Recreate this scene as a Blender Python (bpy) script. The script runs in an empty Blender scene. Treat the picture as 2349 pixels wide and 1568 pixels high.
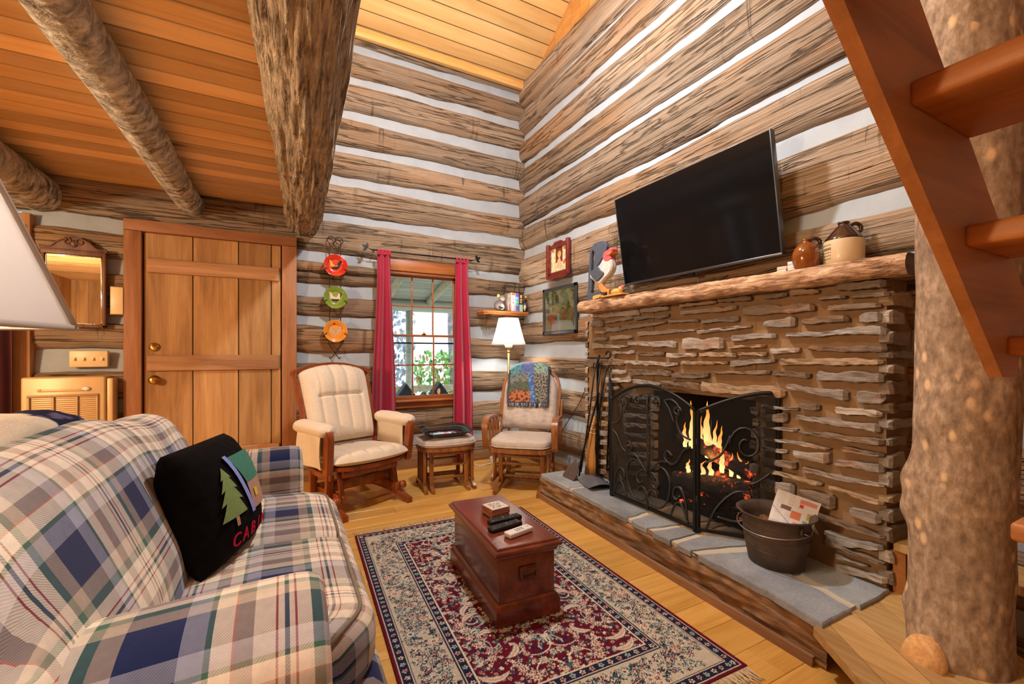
import bpy, bmesh, math, random
import numpy as np
from mathutils import Vector, Matrix, noise, Euler
from math import sin, cos, pi, atan2, sqrt, floor as ffloor, radians as R
random.seed(7)
SC = bpy.context.scene
COL = SC.collection

# ------------------------------------------------------------------ helpers
def rgb(r, g, b):
    f = lambda c: (c / 255 / 12.92) if c / 255 <= 0.04045 else ((c / 255 + 0.055) / 1.055) ** 2.4
    return (f(r), f(g), f(b))

def nz(x, y=0.0, z=0.0):
    return noise.noise(Vector((x, y, z)))

def lerp(a, b, t): return a + (b - a) * t
def smooth01(t):
    t = max(0.0, min(1.0, t)); return t * t * (3 - 2 * t)

class MB:
    """collects shapes that become one mesh object"""
    def __init__(s):
        s.v = []; s.f = []; s.m = []; s.s = []; s.u = []; s.c = []
    def add(s, verts, faces, mat=0, smooth=False, M=None, uvs=None, col=None, cols=None):
        b = len(s.v)
        if M is not None: verts = [M @ Vector(p) for p in verts]
        s.v.extend([tuple(p) for p in verts])
        for i, f in enumerate(faces):
            s.f.append([k + b for k in f]); s.m.append(mat); s.s.append(smooth)
            s.u.append(uvs[i] if uvs else None)
        if cols is not None: s.c.extend(cols)
        else: s.c.extend([col or (0.5, 0.5, 0.5)] * len(verts))
        return s
    def box(s, x0, y0, z0, x1, y1, z1, r=0.0, mat=0, M=None, col=None, seg=2, smooth=None, joint=None):
        bm = bmesh.new(); bmesh.ops.create_cube(bm, size=1)
        for v in bm.verts:
            v.co = Vector((lerp(x0, x1, v.co.x + .5), lerp(y0, y1, v.co.y + .5), lerp(z0, z1, v.co.z + .5)))
        if r > 0:
            r = min(r, .49 * min(abs(x1 - x0), abs(y1 - y0), abs(z1 - z0)))
            bmesh.ops.bevel(bm, geom=bm.edges[:], offset=r, segments=seg, profile=.5, affect='EDGES')
        bm.verts.index_update(); cols = None
        if joint is not None:   # groove shading painted dark along the joints between neighbouring boards
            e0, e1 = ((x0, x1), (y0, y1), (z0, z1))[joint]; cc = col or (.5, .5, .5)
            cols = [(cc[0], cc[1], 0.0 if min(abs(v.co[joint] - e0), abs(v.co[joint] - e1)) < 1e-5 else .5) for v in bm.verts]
        s.add([v.co.copy() for v in bm.verts], [[v.index for v in f.verts] for f in bm.faces], mat,
              (r > 0) if smooth is None else smooth, M, None, col, cols)
        bm.free(); return s
    def grid(s, nu, nv, fn, mat=0, smooth=True, cu=False, cv=False, M=None, uv=None, col=None, colfn=None):
        vs = []; cs = []
        for j in range(nv + (0 if cv else 1)):
            for i in range(nu + (0 if cu else 1)):
                vs.append(fn(i / nu, j / nv)); cs.append(colfn(i / nu, j / nv) if colfn else (col or (.5, .5, .5)))
        w = nu + (0 if cu else 1); h = nv + (0 if cv else 1)
        fs = []; us = []
        for j in range(nv):
            for i in range(nu):
                i2 = (i + 1) % w; j2 = (j + 1) % h
                fs.append([j * w + i, j * w + i2, j2 * w + i2, j2 * w + i])
                if uv: us.append([uv(i / nu, j / nv), uv((i + 1) / nu, j / nv), uv((i + 1) / nu, (j + 1) / nv), uv(i / nu, (j + 1) / nv)])
        return s.add(vs, fs, mat, smooth, M, us if uv else None, None, cs)
    def loft(s, secs, closed=True, caps=True, mat=0, smooth=True, M=None, col=None, uv0=(0, 0), swap=False):
        """secs: equal-length point lists; UV in metres (arc length across, distance along)"""
        n = len(secs[0]); vs = [Vector(p) for sec in secs for p in sec]
        mid = secs[len(secs) // 2]
        ac = [0.0]
        for i in range(n):
            ac.append(ac[-1] + (Vector(mid[(i + 1) % n]) - Vector(mid[i])).length)
        cen = [sum((Vector(p) for p in sec), Vector()) / n for sec in secs]
        al = [0.0]
        for k in range(1, len(secs)): al.append(al[-1] + (cen[k] - cen[k - 1]).length)
        fs = []; us = []
        q = (lambda a, b: (b + uv0[1], a + uv0[0])) if swap else (lambda a, b: (a + uv0[0], b + uv0[1]))
        for k in range(len(secs) - 1):
            for i in range(n if closed else n - 1):
                j = (i + 1) % n
                fs.append([k * n + i, k * n + j, (k + 1) * n + j, (k + 1) * n + i])
                us.append([q(ac[i], al[k]), q(ac[i + 1], al[k]), q(ac[i + 1], al[k + 1]), q(ac[i], al[k + 1])])
        if caps and closed:
            fs.append([i for i in range(n)][::-1]); us.append([q(secs[0][i][1] + secs[0][i][0], secs[0][i][2]) for i in range(n)][::-1])
            o = (len(secs) - 1) * n
            fs.append([o + i for i in range(n)]); us.append([q(secs[-1][i][1] + secs[-1][i][0], secs[-1][i][2]) for i in range(n)])
        return s.add(vs, fs, mat, smooth, M, us, col)
    def tube(s, pts, r, seg=8, mat=0, M=None, col=None, closed=False, caps=True, sq=False):
        pts = [Vector(p) for p in pts]; n = len(pts)
        rs = r if isinstance(r, (list, tuple)) else [r] * n
        tans = []
        for i in range(n):
            a = pts[(i - 1) % n] if (closed or i > 0) else pts[i]
            b = pts[(i + 1) % n] if (closed or i < n - 1) else pts[i]
            t = (b - a); tans.append(t.normalized() if t.length > 1e-9 else Vector((0, 0, 1)))
        up = Vector((0, 0, 1)) if abs(tans[0].z) < .9 else Vector((1, 0, 0))
        nrm = (up - tans[0] * up.dot(tans[0])).normalized()
        vs = []
        for i in range(n):
            nrm = (nrm - tans[i] * nrm.dot(tans[i]))
            nrm = nrm.normalized() if nrm.length > 1e-6 else tans[i].orthogonal().normalized()
            bi = tans[i].cross(nrm)
            for k in range(seg):
                a = 2 * pi * (k + (.5 if sq else 0)) / seg
                vs.append(pts[i] + (nrm * cos(a) + bi * sin(a)) * rs[i])
        fs = []
        for i in range(n if closed else n - 1):
            j = (i + 1) % n
            for k in range(seg):
                k2 = (k + 1) % seg
                fs.append([i * seg + k, i * seg + k2, j * seg + k2, j * seg + k])
        if caps and not closed:
            fs.append([k for k in range(seg)][::-1]); fs.append([(n - 1) * seg + k for k in range(seg)])
        return s.add(vs, fs, mat, not sq, M, None, col)
    def lathe(s, prof, seg=32, mat=0, M=None, col=None, caps=True):
        vs = []; fs = []
        for (r, z) in prof:
            for k in range(seg):
                a = 2 * pi * k / seg; vs.append((r * cos(a), r * sin(a), z))
        for j in range(len(prof) - 1):
            for k in range(seg):
                k2 = (k + 1) % seg
                fs.append([j * seg + k, j * seg + k2, (j + 1) * seg + k2, (j + 1) * seg + k])
        if caps:
            fs.append([k for k in range(seg)][::-1]); o = (len(prof) - 1) * seg; fs.append([o + k for k in range(seg)])
        return s.add(vs, fs, mat, True, M, None, col)
    def prism(s, poly, z0, z1, mat=0, M=None, col=None, smooth=False):
        n = len(poly)
        vs = [(p[0], p[1], z0) for p in poly] + [(p[0], p[1], z1) for p in poly]
        fs = [[i for i in range(n)][::-1], [n + i for i in range(n)]]
        fs += [[i, (i + 1) % n, n + (i + 1) % n, n + i] for i in range(n)]
        return s.add(vs, fs, mat, smooth, M, None, col)
    def ball(s, c, rx, ry=None, rz=None, mat=0, seg=16, M=None, col=None):
        ry = ry or rx; rz = rz or rx
        f = lambda u, v: (c[0] + rx * cos(2 * pi * u) * sin(pi * v), c[1] + ry * sin(2 * pi * u) * sin(pi * v), c[2] + rz * cos(pi * v))
        return s.grid(seg, max(6, seg // 2), f, mat, True, cu=True, M=M, col=col)
    def build(s, name, mats, parent=None, M=None):
        me = bpy.data.meshes.new(name)
        me.from_pydata(s.v, [], s.f); me.validate(verbose=False)
        if not isinstance(mats, (list, tuple)): mats = [mats]
        for m in mats: me.materials.append(m)
        if len(me.polygons) == len(s.f):
            me.polygons.foreach_set('material_index', s.m); me.polygons.foreach_set('use_smooth', s.s)
            if any(u is not None for u in s.u):
                ul = me.uv_layers.new(name='UVMap'); flat = []
                for f, u in zip(s.f, s.u):
                    for k in range(len(f)): flat.extend(u[k] if u else (0, 0))
                ul.data.foreach_set('uv', flat)
        ca = me.color_attributes.new('Col', 'FLOAT_COLOR', 'POINT')
        if len(me.vertices) == len(s.c):
            a = np.ones((len(s.c), 4), dtype=np.float32); a[:, :3] = np.array(s.c, dtype=np.float32); ca.data.foreach_set('color', a.ravel())
        me.update()
        ob = bpy.data.objects.new(name, me); COL.objects.link(ob)
        if parent is not None: ob.parent = parent
        if M is not None: ob.matrix_local = M
        return ob

def tag(o, label, cat, group=None, kind=None):
    o['label'] = label; o['category'] = cat
    if group: o['group'] = group
    if kind: o['kind'] = kind
    return o
def struct(o, label=None):
    o['kind'] = 'structure'
    if label: o['label'] = label
    return o
def thing(name, label, cat, loc=(0, 0, 0), rz=0.0, group=None):
    o = bpy.data.objects.new(name, None); COL.objects.link(o); o.empty_display_size = .1
    o.location = loc; o.rotation_euler = (0, 0, rz)
    return tag(o, label, cat, group)
def copy_tree(o, parent=None):
    c = o.copy(); COL.objects.link(c); c.parent = parent
    for ch in list(o.children): copy_tree(ch, c)
    return c
def text_mb(mb, txt, size, M, mat=0, ext=.0008, col=None, align='CENTER'):
    cu = bpy.data.curves.new('t', 'FONT'); cu.body = txt; cu.size = size; cu.extrude = ext; cu.align_x = align; cu.align_y = 'CENTER'; cu.resolution_u = 3
    ob = bpy.data.objects.new('t', cu); COL.objects.link(ob)
    bpy.context.view_layer.update()
    me = bpy.data.meshes.new_from_object(ob.evaluated_get(bpy.context.evaluated_depsgraph_get()))
    mb.add([v.co.copy() for v in me.vertices], [list(p.vertices) for p in me.polygons], mat, False, M, None, col)
    bpy.data.objects.remove(ob); bpy.data.curves.remove(cu); bpy.data.meshes.remove(me)
def spline(pts, n=8, closed=False):
    pts = [Vector(p) for p in pts]; out = []; m = len(pts)
    for i in range(m if closed else m - 1):
        g = lambda k: pts[k % m] if closed else pts[max(0, min(m - 1, k))]
        p0, p1, p2, p3 = g(i - 1), g(i), g(i + 1), g(i + 2)
        for k in range(n):
            t = k / n
            out.append(.5 * ((2 * p1) + (p2 - p0) * t + (2 * p0 - 5 * p1 + 4 * p2 - p3) * t * t + (3 * p1 - p0 - 3 * p2 + p3) * t ** 3))
    if not closed: out.append(pts[-1])
    return out
def spiral(cx, cy, r0, r1, a0, a1, n=20):
    return [(cx + lerp(r0, r1, k / n) * cos(lerp(a0, a1, k / n)), cy + lerp(r0, r1, k / n) * sin(lerp(a0, a1, k / n))) for k in range(n + 1)]
def frame(o, x, y, z=None):
    """4x4 from an origin and axis vectors"""
    x = Vector(x).normalized(); y = Vector(y); y = (y - x * y.dot(x)).normalized(); z = x.cross(y)
    m = Matrix((x, y, z)).transposed().to_4x4(); m.translation = Vector(o); return m
T = Matrix.Translation
def RX(a): return Matrix.Rotation(a, 4, 'X')
def RY(a): return Matrix.Rotation(a, 4, 'Y')
def RZ(a): return Matrix.Rotation(a, 4, 'Z')

# ------------------------------------------------------------------ materials
class G:
    def __init__(s, name):
        s.m = bpy.data.materials.new(name); s.m.use_nodes = True; s.nt = s.m.node_tree
        s.b = s.nt.nodes['Principled BSDF']; s.out = s.nt.nodes['Material Output']
    def n(s, t, ins=None, **pr):
        nd = s.nt.nodes.new('ShaderNode' + t)
        for k, v in pr.items(): setattr(nd, k, v)
        for k, v in (ins or {}).items():
            sk = nd.inputs[k]
            if isinstance(v, bpy.types.NodeSocket): s.nt.links.new(v, sk)
            else: sk.default_value = v
        return nd
    def set(s, **kw):
        for k, v in kw.items():
            sk = s.b.inputs[k.replace('_', ' ')]
            if isinstance(v, bpy.types.NodeSocket): s.nt.links.new(v, sk)
            else: sk.default_value = v if not (isinstance(v, tuple) and len(v) == 3) else (*v, 1)
    def ramp(s, fac, stops, interp='LINEAR'):
        nd = s.nt.nodes.new('ShaderNodeValToRGB'); cr = nd.color_ramp; cr.interpolation = interp
        while len(cr.elements) < len(stops): cr.elements.new(.5)
        for e, (p, c) in zip(cr.elements, stops):
            e.position = p; e.color = (*c, 1) if isinstance(c, tuple) else (c, c, c, 1)
        s.nt.links.new(fac, nd.inputs[0]); return nd.outputs[0]
    def mix(s, a, b, f, mode='MIX'):
        nd = s.nt.nodes.new('ShaderNodeMix'); nd.data_type = 'RGBA'; nd.blend_type = mode
        for i, v in ((0, f), (6, a), (7, b)):
            sk = nd.inputs[i]
            if isinstance(v, bpy.types.NodeSocket): s.nt.links.new(v, sk)
            elif i == 0: sk.default_value = v
            else: sk.default_value = (*v, 1) if isinstance(v, tuple) else (v, v, v, 1)
        return nd.outputs[2]
    def math(s, op, a, b=0.0, c=0.0):
        nd = s.nt.nodes.new('ShaderNodeMath'); nd.operation = op
        for i, v in enumerate((a, b, c)):
            if isinstance(v, bpy.types.NodeSocket): s.nt.links.new(v, nd.inputs[i])
            else: nd.inputs[i].default_value = v
        return nd.outputs[0]
    def coord(s, scale=(1, 1, 1), kind='Object'):
        tc = s.n('TexCoord'); return s.n('Mapping', {'Vector': tc.outputs[kind], 'Scale': scale}).outputs[0]
    def attr(s):
        a = s.n('Attribute', attribute_name='Col'); return a
    def noise(s, vec, scale=1.0, detail=4.0, rough=.55, w=None, dist=0.0):
        d = {'Vector': vec, 'Scale': scale, 'Detail': detail, 'Roughness': rough, 'Distortion': dist}
        if w is not None: d['W'] = w
        return s.n('TexNoise', d, noise_dimensions='4D' if w is not None else '3D').outputs['Fac']
    def bump(s, h, strength=.3, dist=.01, nrm=None):
        d = {'Height': h, 'Strength': strength, 'Distance': dist}
        if nrm is not None: d['Normal'] = nrm
        o = s.n('Bump', d).outputs[0]; s.nt.links.new(o, s.b.inputs['Normal']); return o

def wood(name, cols, axis='x', low=1.2, high=11.0, rough=.5, bump=.25, tint=.2, knots=0.0, crack=0.0, knotcol=(.06, .025, .01), spec=.4, fine=.25, dist=.006, adze=0.0, coat=0.0, blotch=None, wob=.6):
    g = G(name); at = g.attr(); sp = g.n('SeparateColor', {0: at.outputs['Color']})
    seed = g.math('MULTIPLY', sp.outputs[1], 47.0)
    sc = lambda lo, hi: tuple(lo if a == axis else hi for a in 'xyz')
    f1 = g.noise(g.coord(sc(low, high)), 1, 5, .6, seed, wob)
    f2 = g.noise(g.coord(sc(low * 3, high * 9)), 1, 3, .6, seed)
    c = g.ramp(f1, [(.28, cols[0]), (.5, cols[1]), (.72, cols[2])])
    c = g.mix(c, g.ramp(f2, [(.3, 1 - fine), (.7, 1 + fine * .3)]), 1.0, 'MULTIPLY')
    h = g.math('ADD', g.math('MULTIPLY', f1, .5), g.math('MULTIPLY', f2, .6))
    if blotch:
        fb = g.noise(g.coord(sc(1.1, 3.2)), 1, 3, .55, g.math('ADD', seed, 17.7), .2)
        c = g.mix(c, blotch, g.math('MULTIPLY', g.ramp(fb, [(.46, 0.0), (.66, 1.0)]), .55))
    if knots:
        sv = g.n('CombineXYZ', {0: seed, 1: g.math('MULTIPLY', seed, 1.7), 2: g.math('MULTIPLY', seed, .63)})
        vv = g.n('VectorMath', {0: g.coord(sc(1.9 * knots, 6.5 * knots)), 1: sv.outputs[0]}).outputs[0]
        vo = g.n('TexVoronoi', {'Vector': vv, 'Scale': 1.0, 'Randomness': 1.0})
        rsel = g.n('SeparateColor', {0: vo.outputs['Color']}).outputs[0]
        d = g.math('ADD', vo.outputs['Distance'], g.math('MULTIPLY', g.math('LESS_THAN', rsel, .45), 1.0))
        k = g.ramp(d, [(.05, 1.0), (.10, .7), (.19, 0.0)])
        c = g.mix(c, knotcol, g.math('MULTIPLY', k, .85))
    if crack:
        f3 = g.noise(g.coord(sc(low * .9, high * 1.3)), 1, 4, .6, g.math('ADD', seed, 9.3), wob * .6)
        cr = g.ramp(f3, [(.480, 1.0), (.498, 1 - crack), (.502, 1 - crack), (.520, 1.0)])
        c = g.mix(c, cr, 1.0, 'MULTIPLY'); h = g.math('ADD', h, g.math('MULTIPLY', cr, .9))
    if adze:
        f4 = g.noise(g.coord(sc(high * 1.2, low * 3.2)), 1, 3, .5, g.math('ADD', seed, 3.3), .3)
        f5 = g.noise(g.coord((1.6, 1.6, 1.6)), 1, 2)
        ad = g.ramp(f4, [(.6, 1.0), (.67, 1 - adze), (.70, 1.0)])
        ad = g.mix(1.0, ad, g.ramp(f5, [(.45, 0.0), (.6, 1.0)]))
        c = g.mix(c, ad, 1.0, 'MULTIPLY'); h = g.math('ADD', h, g.math('MULTIPLY', ad, .8))
    br = g.math('MULTIPLY_ADD', sp.outputs[0], 2 * tint, 1 - tint)
    c = g.mix(c, g.n('CombineColor', {0: br, 1: br, 2: br}).outputs[0], 1.0, 'MULTIPLY')
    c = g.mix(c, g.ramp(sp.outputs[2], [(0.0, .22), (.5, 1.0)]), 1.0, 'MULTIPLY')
    g.set(Base_Color=c, Roughness=rough, Specular_IOR_Level=spec)
    if coat: g.set(Coat_Weight=coat, Coat_Roughness=.12)
    g.bump(h, bump, dist); return g.m

def plain(name, col, rough=.5, metal=0.0, var=.08, vs=20.0, bump=0.0, bs=60.0, spec=.5, coat=0.0, dist=.002, sheen=0.0):
    g = G(name); cd = g.coord()
    f = g.noise(cd, vs, 3)
    c = g.mix(col, g.ramp(f, [(.3, 1 - var), (.7, 1 + var)]), 1.0, 'MULTIPLY')
    g.set(Base_Color=c, Roughness=rough, Metallic=metal, Specular_IOR_Level=spec)
    if coat: g.set(Coat_Weight=coat, Coat_Roughness=.08)
    if sheen: g.set(Sheen_Weight=sheen)
    if bump: g.bump(g.noise(cd, bs, 4), bump, dist)
    return g.m
def vcol(name, rough=.6, bump=0.0, bs=200.0, spec=.4, var=0.0, coat=0.0, dist=.001):
    g = G(name); c = g.attr().outputs['Color']
    if var: c = g.mix(c, g.ramp(g.noise(g.coord(), bs * .4, 3), [(.3, 1 - var), (.7, 1 + var)]), 1.0, 'MULTIPLY')
    g.set(Base_Color=c, Roughness=rough, Specular_IOR_Level=spec)
    if coat: g.set(Coat_Weight=coat, Coat_Roughness=.05)
    if bump: g.bump(g.noise(g.coord(), bs, 3), bump, dist)
    return g.m
def bark(name, cols, axis, around, along, bump, dist=.02, rough=.9):
    g = G(name)
    sc = tuple(along if a == axis else around for a in 'xyz')
    f1 = g.noise(g.coord(sc), 1, 5, .65, None, .5); f2 = g.noise(g.coord((14, 14, 14)), 1, 4)
    c = g.ramp(f1, [(.34, cols[0]), (.48, cols[1]), (.62, cols[2])])
    c = g.mix(c, g.ramp(f2, [(.35, .78), (.65, 1.15)]), 1.0, 'MULTIPLY')
    f3 = g.noise(g.coord((2, 2, 2)), 1, 2)
    c = g.mix(c, cols[3], g.math('MULTIPLY', g.ramp(f3, [(.45, 0.0), (.7, 1.0)]), .5))
    g.set(Base_Color=c, Roughness=rough, Specular_IOR_Level=.2)
    g.bump(g.math('ADD', f1, g.math('MULTIPLY', f2, .4)), bump, dist); return g.m
def emit(name, col, st):
    g = G(name); g.set(Base_Color=(0, 0, 0), Emission_Color=(*col, 1), Emission_Strength=st); return g.m

HEW = [rgb(124, 103, 84), rgb(158, 135, 112), rgb(186, 164, 142)]
M = {}
M['log_x'] = wood('hewn_log', HEW, 'x', .55, 10, .85, .8, .16, crack=.62, spec=.15, fine=.38, dist=.035, adze=.5, blotch=rgb(170, 122, 78), wob=.12)
M['log_y'] = wood('hewn_log_side', HEW, 'y', .55, 10, .85, .8, .16, crack=.62, spec=.15, fine=.38, dist=.035, adze=.5, blotch=rgb(170, 122, 78), wob=.12)
M['log_warm'] = wood('stained_log', [rgb(96, 62, 38), rgb(150, 102, 66), rgb(182, 134, 92)], 'x', 1.3, 12, .8, .8, .2, crack=.6, spec=.2, dist=.015, adze=.3)
M['chink'] = plain('chinking', rgb(166, 172, 178), .9, 0, .07, 7, .35, 30, .1, dist=.006)
M['chink_warm'] = plain('old_chinking', rgb(178, 158, 130), .9, 0, .1, 7, .35, 30, .1, dist=.006)
PINE = [rgb(200, 132, 66), rgb(220, 160, 92), rgb(232, 182, 118)]
M['pine_roof'] = wood('pine_ceiling', [rgb(210, 160, 94), rgb(224, 178, 112), rgb(234, 194, 134)], 'x', .9, 8, .45, .1, .1, knots=.8, knotcol=rgb(140, 84, 40), fine=.1)
M['pine_loft'] = wood('loft_boards', [rgb(212, 164, 106), rgb(232, 192, 136), rgb(242, 208, 158)], 'x', .8, 8, .45, .12, .28, knots=1.0, knotcol=rgb(100, 48, 18), fine=.14)
M['pine_trim_y'] = wood('pine_trim', [rgb(196, 128, 60), rgb(216, 152, 80), rgb(226, 170, 100)], 'y', 1, 10, .45, .1, .1, knots=.8, knotcol=rgb(120, 60, 20))
M['pine_trim_x'] = wood('pine_trim_long', [rgb(206, 148, 78), rgb(222, 168, 96), rgb(232, 186, 116)], 'x', 1, 10, .45, .1, .1)
M['floor'] = wood('oak_floor', [rgb(192, 138, 62), rgb(218, 166, 84), rgb(230, 184, 106)], 'x', 1.0, 13, .3, .04, .09, fine=.12, spec=.5, knots=.35, knotcol=rgb(176, 104, 52))
M['door'] = wood('door_boards', [rgb(134, 90, 48), rgb(176, 130, 78), rgb(200, 156, 102)], 'z', 1.0, 9, .6, .25, .16, knots=.7, knotcol=rgb(84, 36, 20), fine=.2)
M['batten'] = wood('door_batten', [rgb(140, 94, 58), rgb(176, 128, 88), rgb(198, 152, 110)], 'x', 1.0, 10, .65, .3, .16, knots=.6, fine=.22)
M['casing_z'] = wood('casing', [rgb(136, 84, 48), rgb(166, 110, 68), rgb(186, 132, 88)], 'z', 1.2, 10, .6, .25, .14, fine=.2)
M['casing_x'] = wood('casing_head', [rgb(136, 84, 48), rgb(166, 110, 68), rgb(186, 132, 88)], 'x', 1.2, 10, .6, .25, .14, fine=.2)
M['wincase'] = wood('window_casing', [rgb(140, 92, 54), rgb(172, 122, 78), rgb(192, 146, 100)], 'z', 1.2, 11, .6, .2, .14, fine=.2)
M['sash'] = wood('window_sash', [rgb(146, 82, 40), rgb(170, 102, 54), rgb(188, 122, 70)], 'x', 1.5, 14, .4, .1, .1)
M['baseb'] = wood('baseboard', [rgb(118, 84, 54), rgb(152, 114, 80), rgb(172, 136, 98)], 'x', 1.2, 12, .7, .3, .15)
M['baseb_y'] = wood('baseboard_side', [rgb(118, 84, 54), rgb(152, 114, 80), rgb(172, 136, 98)], 'y', 1.2, 12, .7, .3, .15)
M['chest'] = wood('chest_wood', [rgb(74, 28, 16), rgb(112, 48, 28), rgb(140, 68, 42)], 'y', 1.2, 10, .28, .08, .15, knots=.5, knotcol=rgb(50, 20, 14), coat=.35)
M['glider'] = wood('glider_wood', [rgb(104, 46, 16), rgb(142, 68, 28), rgb(166, 88, 40)], 'z', 3, 22, .3, .05, .1, coat=.4)
M['oak'] = wood('rocker_oak', [rgb(110, 62, 24), rgb(148, 90, 42), rgb(172, 112, 58)], 'z', 3, 22, .35, .06, .1, coat=.3)
M['stair'] = wood('stair_wood', [rgb(132, 80, 38), rgb(168, 106, 54), rgb(192, 128, 72)], 'x', 1.2, 10, .5, .15, .12, fine=.12)
M['step'] = wood('step_boards', [rgb(164, 126, 76), rgb(194, 154, 98), rgb(210, 174, 120)], 'y', 1.0, 9, .5, .15, .12, knots=.5, knotcol=rgb(70, 30, 16))
M['cherry'] = wood('frame_cherry', [rgb(84, 26, 20), rgb(116, 42, 32), rgb(136, 60, 46)], 'z', 3, 25, .4, .08, .1)
M['walnut'] = wood('mirror_frame_wood', [rgb(78, 46, 26), rgb(112, 70, 42), rgb(136, 90, 58)], 'z', 3, 25, .45, .1, .1)
M['shelf'] = wood('shelf_wood', [rgb(166, 92, 40), rgb(196, 120, 60), rgb(212, 142, 82)], 'x', 2, 16, .45, .1, .1)
M['bark_mid'] = bark('bark_grey', [rgb(84, 80, 76), rgb(164, 158, 148), rgb(220, 216, 206), rgb(178, 174, 166)], 'y', 14, 22, .9, .03)
M['bark_big'] = bark('bark_furrowed', [rgb(102, 84, 68), rgb(190, 168, 142), rgb(224, 206, 180), rgb(196, 180, 158)], 'y', 52, 6, 1.0, .05)
M['bark_mantel'] = bark('bark_mantel', [rgb(96, 64, 42), rgb(176, 136, 104), rgb(216, 182, 150), rgb(186, 142, 106)], 'y', 34, 7, 1.0, .02)
M['stone'] = None
def stone_mat():
    g = G('ledge_stone'); c = g.attr().outputs['Color']
    f1 = g.noise(g.coord((9, 5, 40)), 1, 5, .65); f2 = g.noise(g.coord((60, 60, 60)), 1, 4)
    c = g.mix(c, g.ramp(f1, [(.3, .7), (.5, 1.0), (.72, 1.25)]), 1.0, 'MULTIPLY')
    c = g.mix(c, rgb(160, 108, 62), g.math('MULTIPLY', g.ramp(g.noise(g.coord((5, 5, 9)), 1, 3), [(.52, 0.0), (.72, 1.0)]), .45))
    g.set(Base_Color=c, Roughness=.8, Specular_IOR_Level=.25)
    g.bump(g.math('ADD', f1, g.math('MULTIPLY', f2, .35)), .8, .012); return g.m
M['stone'] = stone_mat()
M['mortar'] = plain('sand_mortar', rgb(142, 112, 82), .95, 0, .1, 12, .4, 90, .1, dist=.004)
M['mortar_pale'] = plain('pale_mortar', rgb(192, 182, 164), .9, 0, .07, 12, .3, 90, .1, dist=.003)
def slate_mat():
    g = G('grey_flagstone'); at = g.attr().outputs['Color']
    f1 = g.noise(g.coord((6, 6, 6)), 1, 5, .6); f2 = g.noise(g.coord((90, 90, 90)), 1, 4)
    c = g.mix(at, g.ramp(f1, [(.3, .78), (.7, 1.18)]), 1.0, 'MULTIPLY')
    c = g.mix(c, g.ramp(f2, [(.3, .85), (.7, 1.1)]), 1.0, 'MULTIPLY')
    g.set(Base_Color=c, Roughness=.6, Specular_IOR_Level=.35); g.bump(g.math('ADD', f1, g.math('MULTIPLY', f2, .4)), .45, .01); return g.m
M['slate'] = slate_mat()
M['soot'] = plain('soot', rgb(34, 30, 28), .95, 0, .3, 8, .5, 40, .1, dist=.006)
M['black'] = plain('black_iron', rgb(22, 22, 23), .42, .4, .1, 30, .1, 120)
M['brass'] = plain('brass', rgb(200, 160, 84), .25, 1.0, .05)
M['darkplastic'] = plain('dark_plastic', rgb(24, 25, 28), .35, 0, .05)
M['white'] = plain('white_plastic', rgb(228, 226, 220), .4, 0, .03)
M['ivory'] = plain('ivory_plastic', rgb(226, 198, 146), .4, 0, .04)
M['vc'] = vcol('painted', .5)
M['vc_gloss'] = vcol('glazed_paint', .15, coat=.6)
M['vc_cloth'] = vcol('printed_cloth', .9, .4, 500, .1, .1)
M['cream'] = plain('cream_chenille', rgb(222, 206, 184), .9, 0, .05, 60, .25, 400, .1, sheen=.3)
M['grey_cloth'] = plain('taupe_cotton', rgb(192, 178, 168), .9, 0, .09, 30, .3, 260, .1, sheen=.2)
M['red_cloth'] = plain('crimson_cloth', rgb(160, 22, 58), .75, 0, .07, 6, .1, 300, .2, sheen=.4)
M['redd_cloth'] = plain('maroon_cloth', rgb(72, 14, 22), .8, 0, .07, 6, .1, 300, .2, sheen=.3)
M['velvet'] = plain('black_plush', rgb(15, 11, 10), .95, 0, .3, 40, .3, 300, .1)
M['bulb'] = emit('lit_bulb', (1, .85, .6), 12)
def glass_mat(name, tint, refl=.08, rough=.0):
    g = G(name); tr = g.n('BsdfTransparent', {'Color': (*tint, 1)}); gl = g.n('BsdfGlossy', {'Color': (1, 1, 1, 1), 'Roughness': rough})
    fr = g.n('Fresnel', {'IOR': 1.45})
    mx = g.n('MixShader', {0: fr.outputs[0], 1: tr.outputs[0], 2: gl.outputs[0]})
    g.nt.links.new(mx.outputs[0], g.out.inputs[0]); return g.m
M['glass'] = glass_mat('window_glass', (.97, .98, .97))
M['mirror'] = None
g = G('mirror_silver'); g.set(Base_Color=(.9, .87, .82), Metallic=1.0, Roughness=.02); M['mirror'] = g.m
g = G('tv_screen'); g.set(Base_Color=(.006, .0055, .006), Roughness=.10, Specular_IOR_Level=.16); M['tv'] = g.m
def shade_mat(name, col, tr=.55):
    g = G(name); d = g.n('BsdfDiffuse', {'Color': (*col, 1)}); t = g.n('BsdfTranslucent', {'Color': (*col, 1)})
    mx = g.n('MixShader', {0: tr, 1: d.outputs[0], 2: t.outputs[0]}); g.nt.links.new(mx.outputs[0], g.out.inputs[0]); return g.m
M['shade'] = shade_mat('lamp_shade_linen', (.74, .72, .72), .40); M['shade_trim'] = shade_mat('shade_piping', (.62, .56, .48), .2)
def mesh_mat():
    g = G('wire_mesh'); tr = g.n('BsdfTransparent', {}); d = g.n('BsdfDiffuse', {'Color': (.02, .02, .02, 1)})
    mx = g.n('MixShader', {0: .42, 1: tr.outputs[0], 2: d.outputs[0]}); g.nt.links.new(mx.outputs[0], g.out.inputs[0]); return g.m
M['wire'] = mesh_mat()
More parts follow.
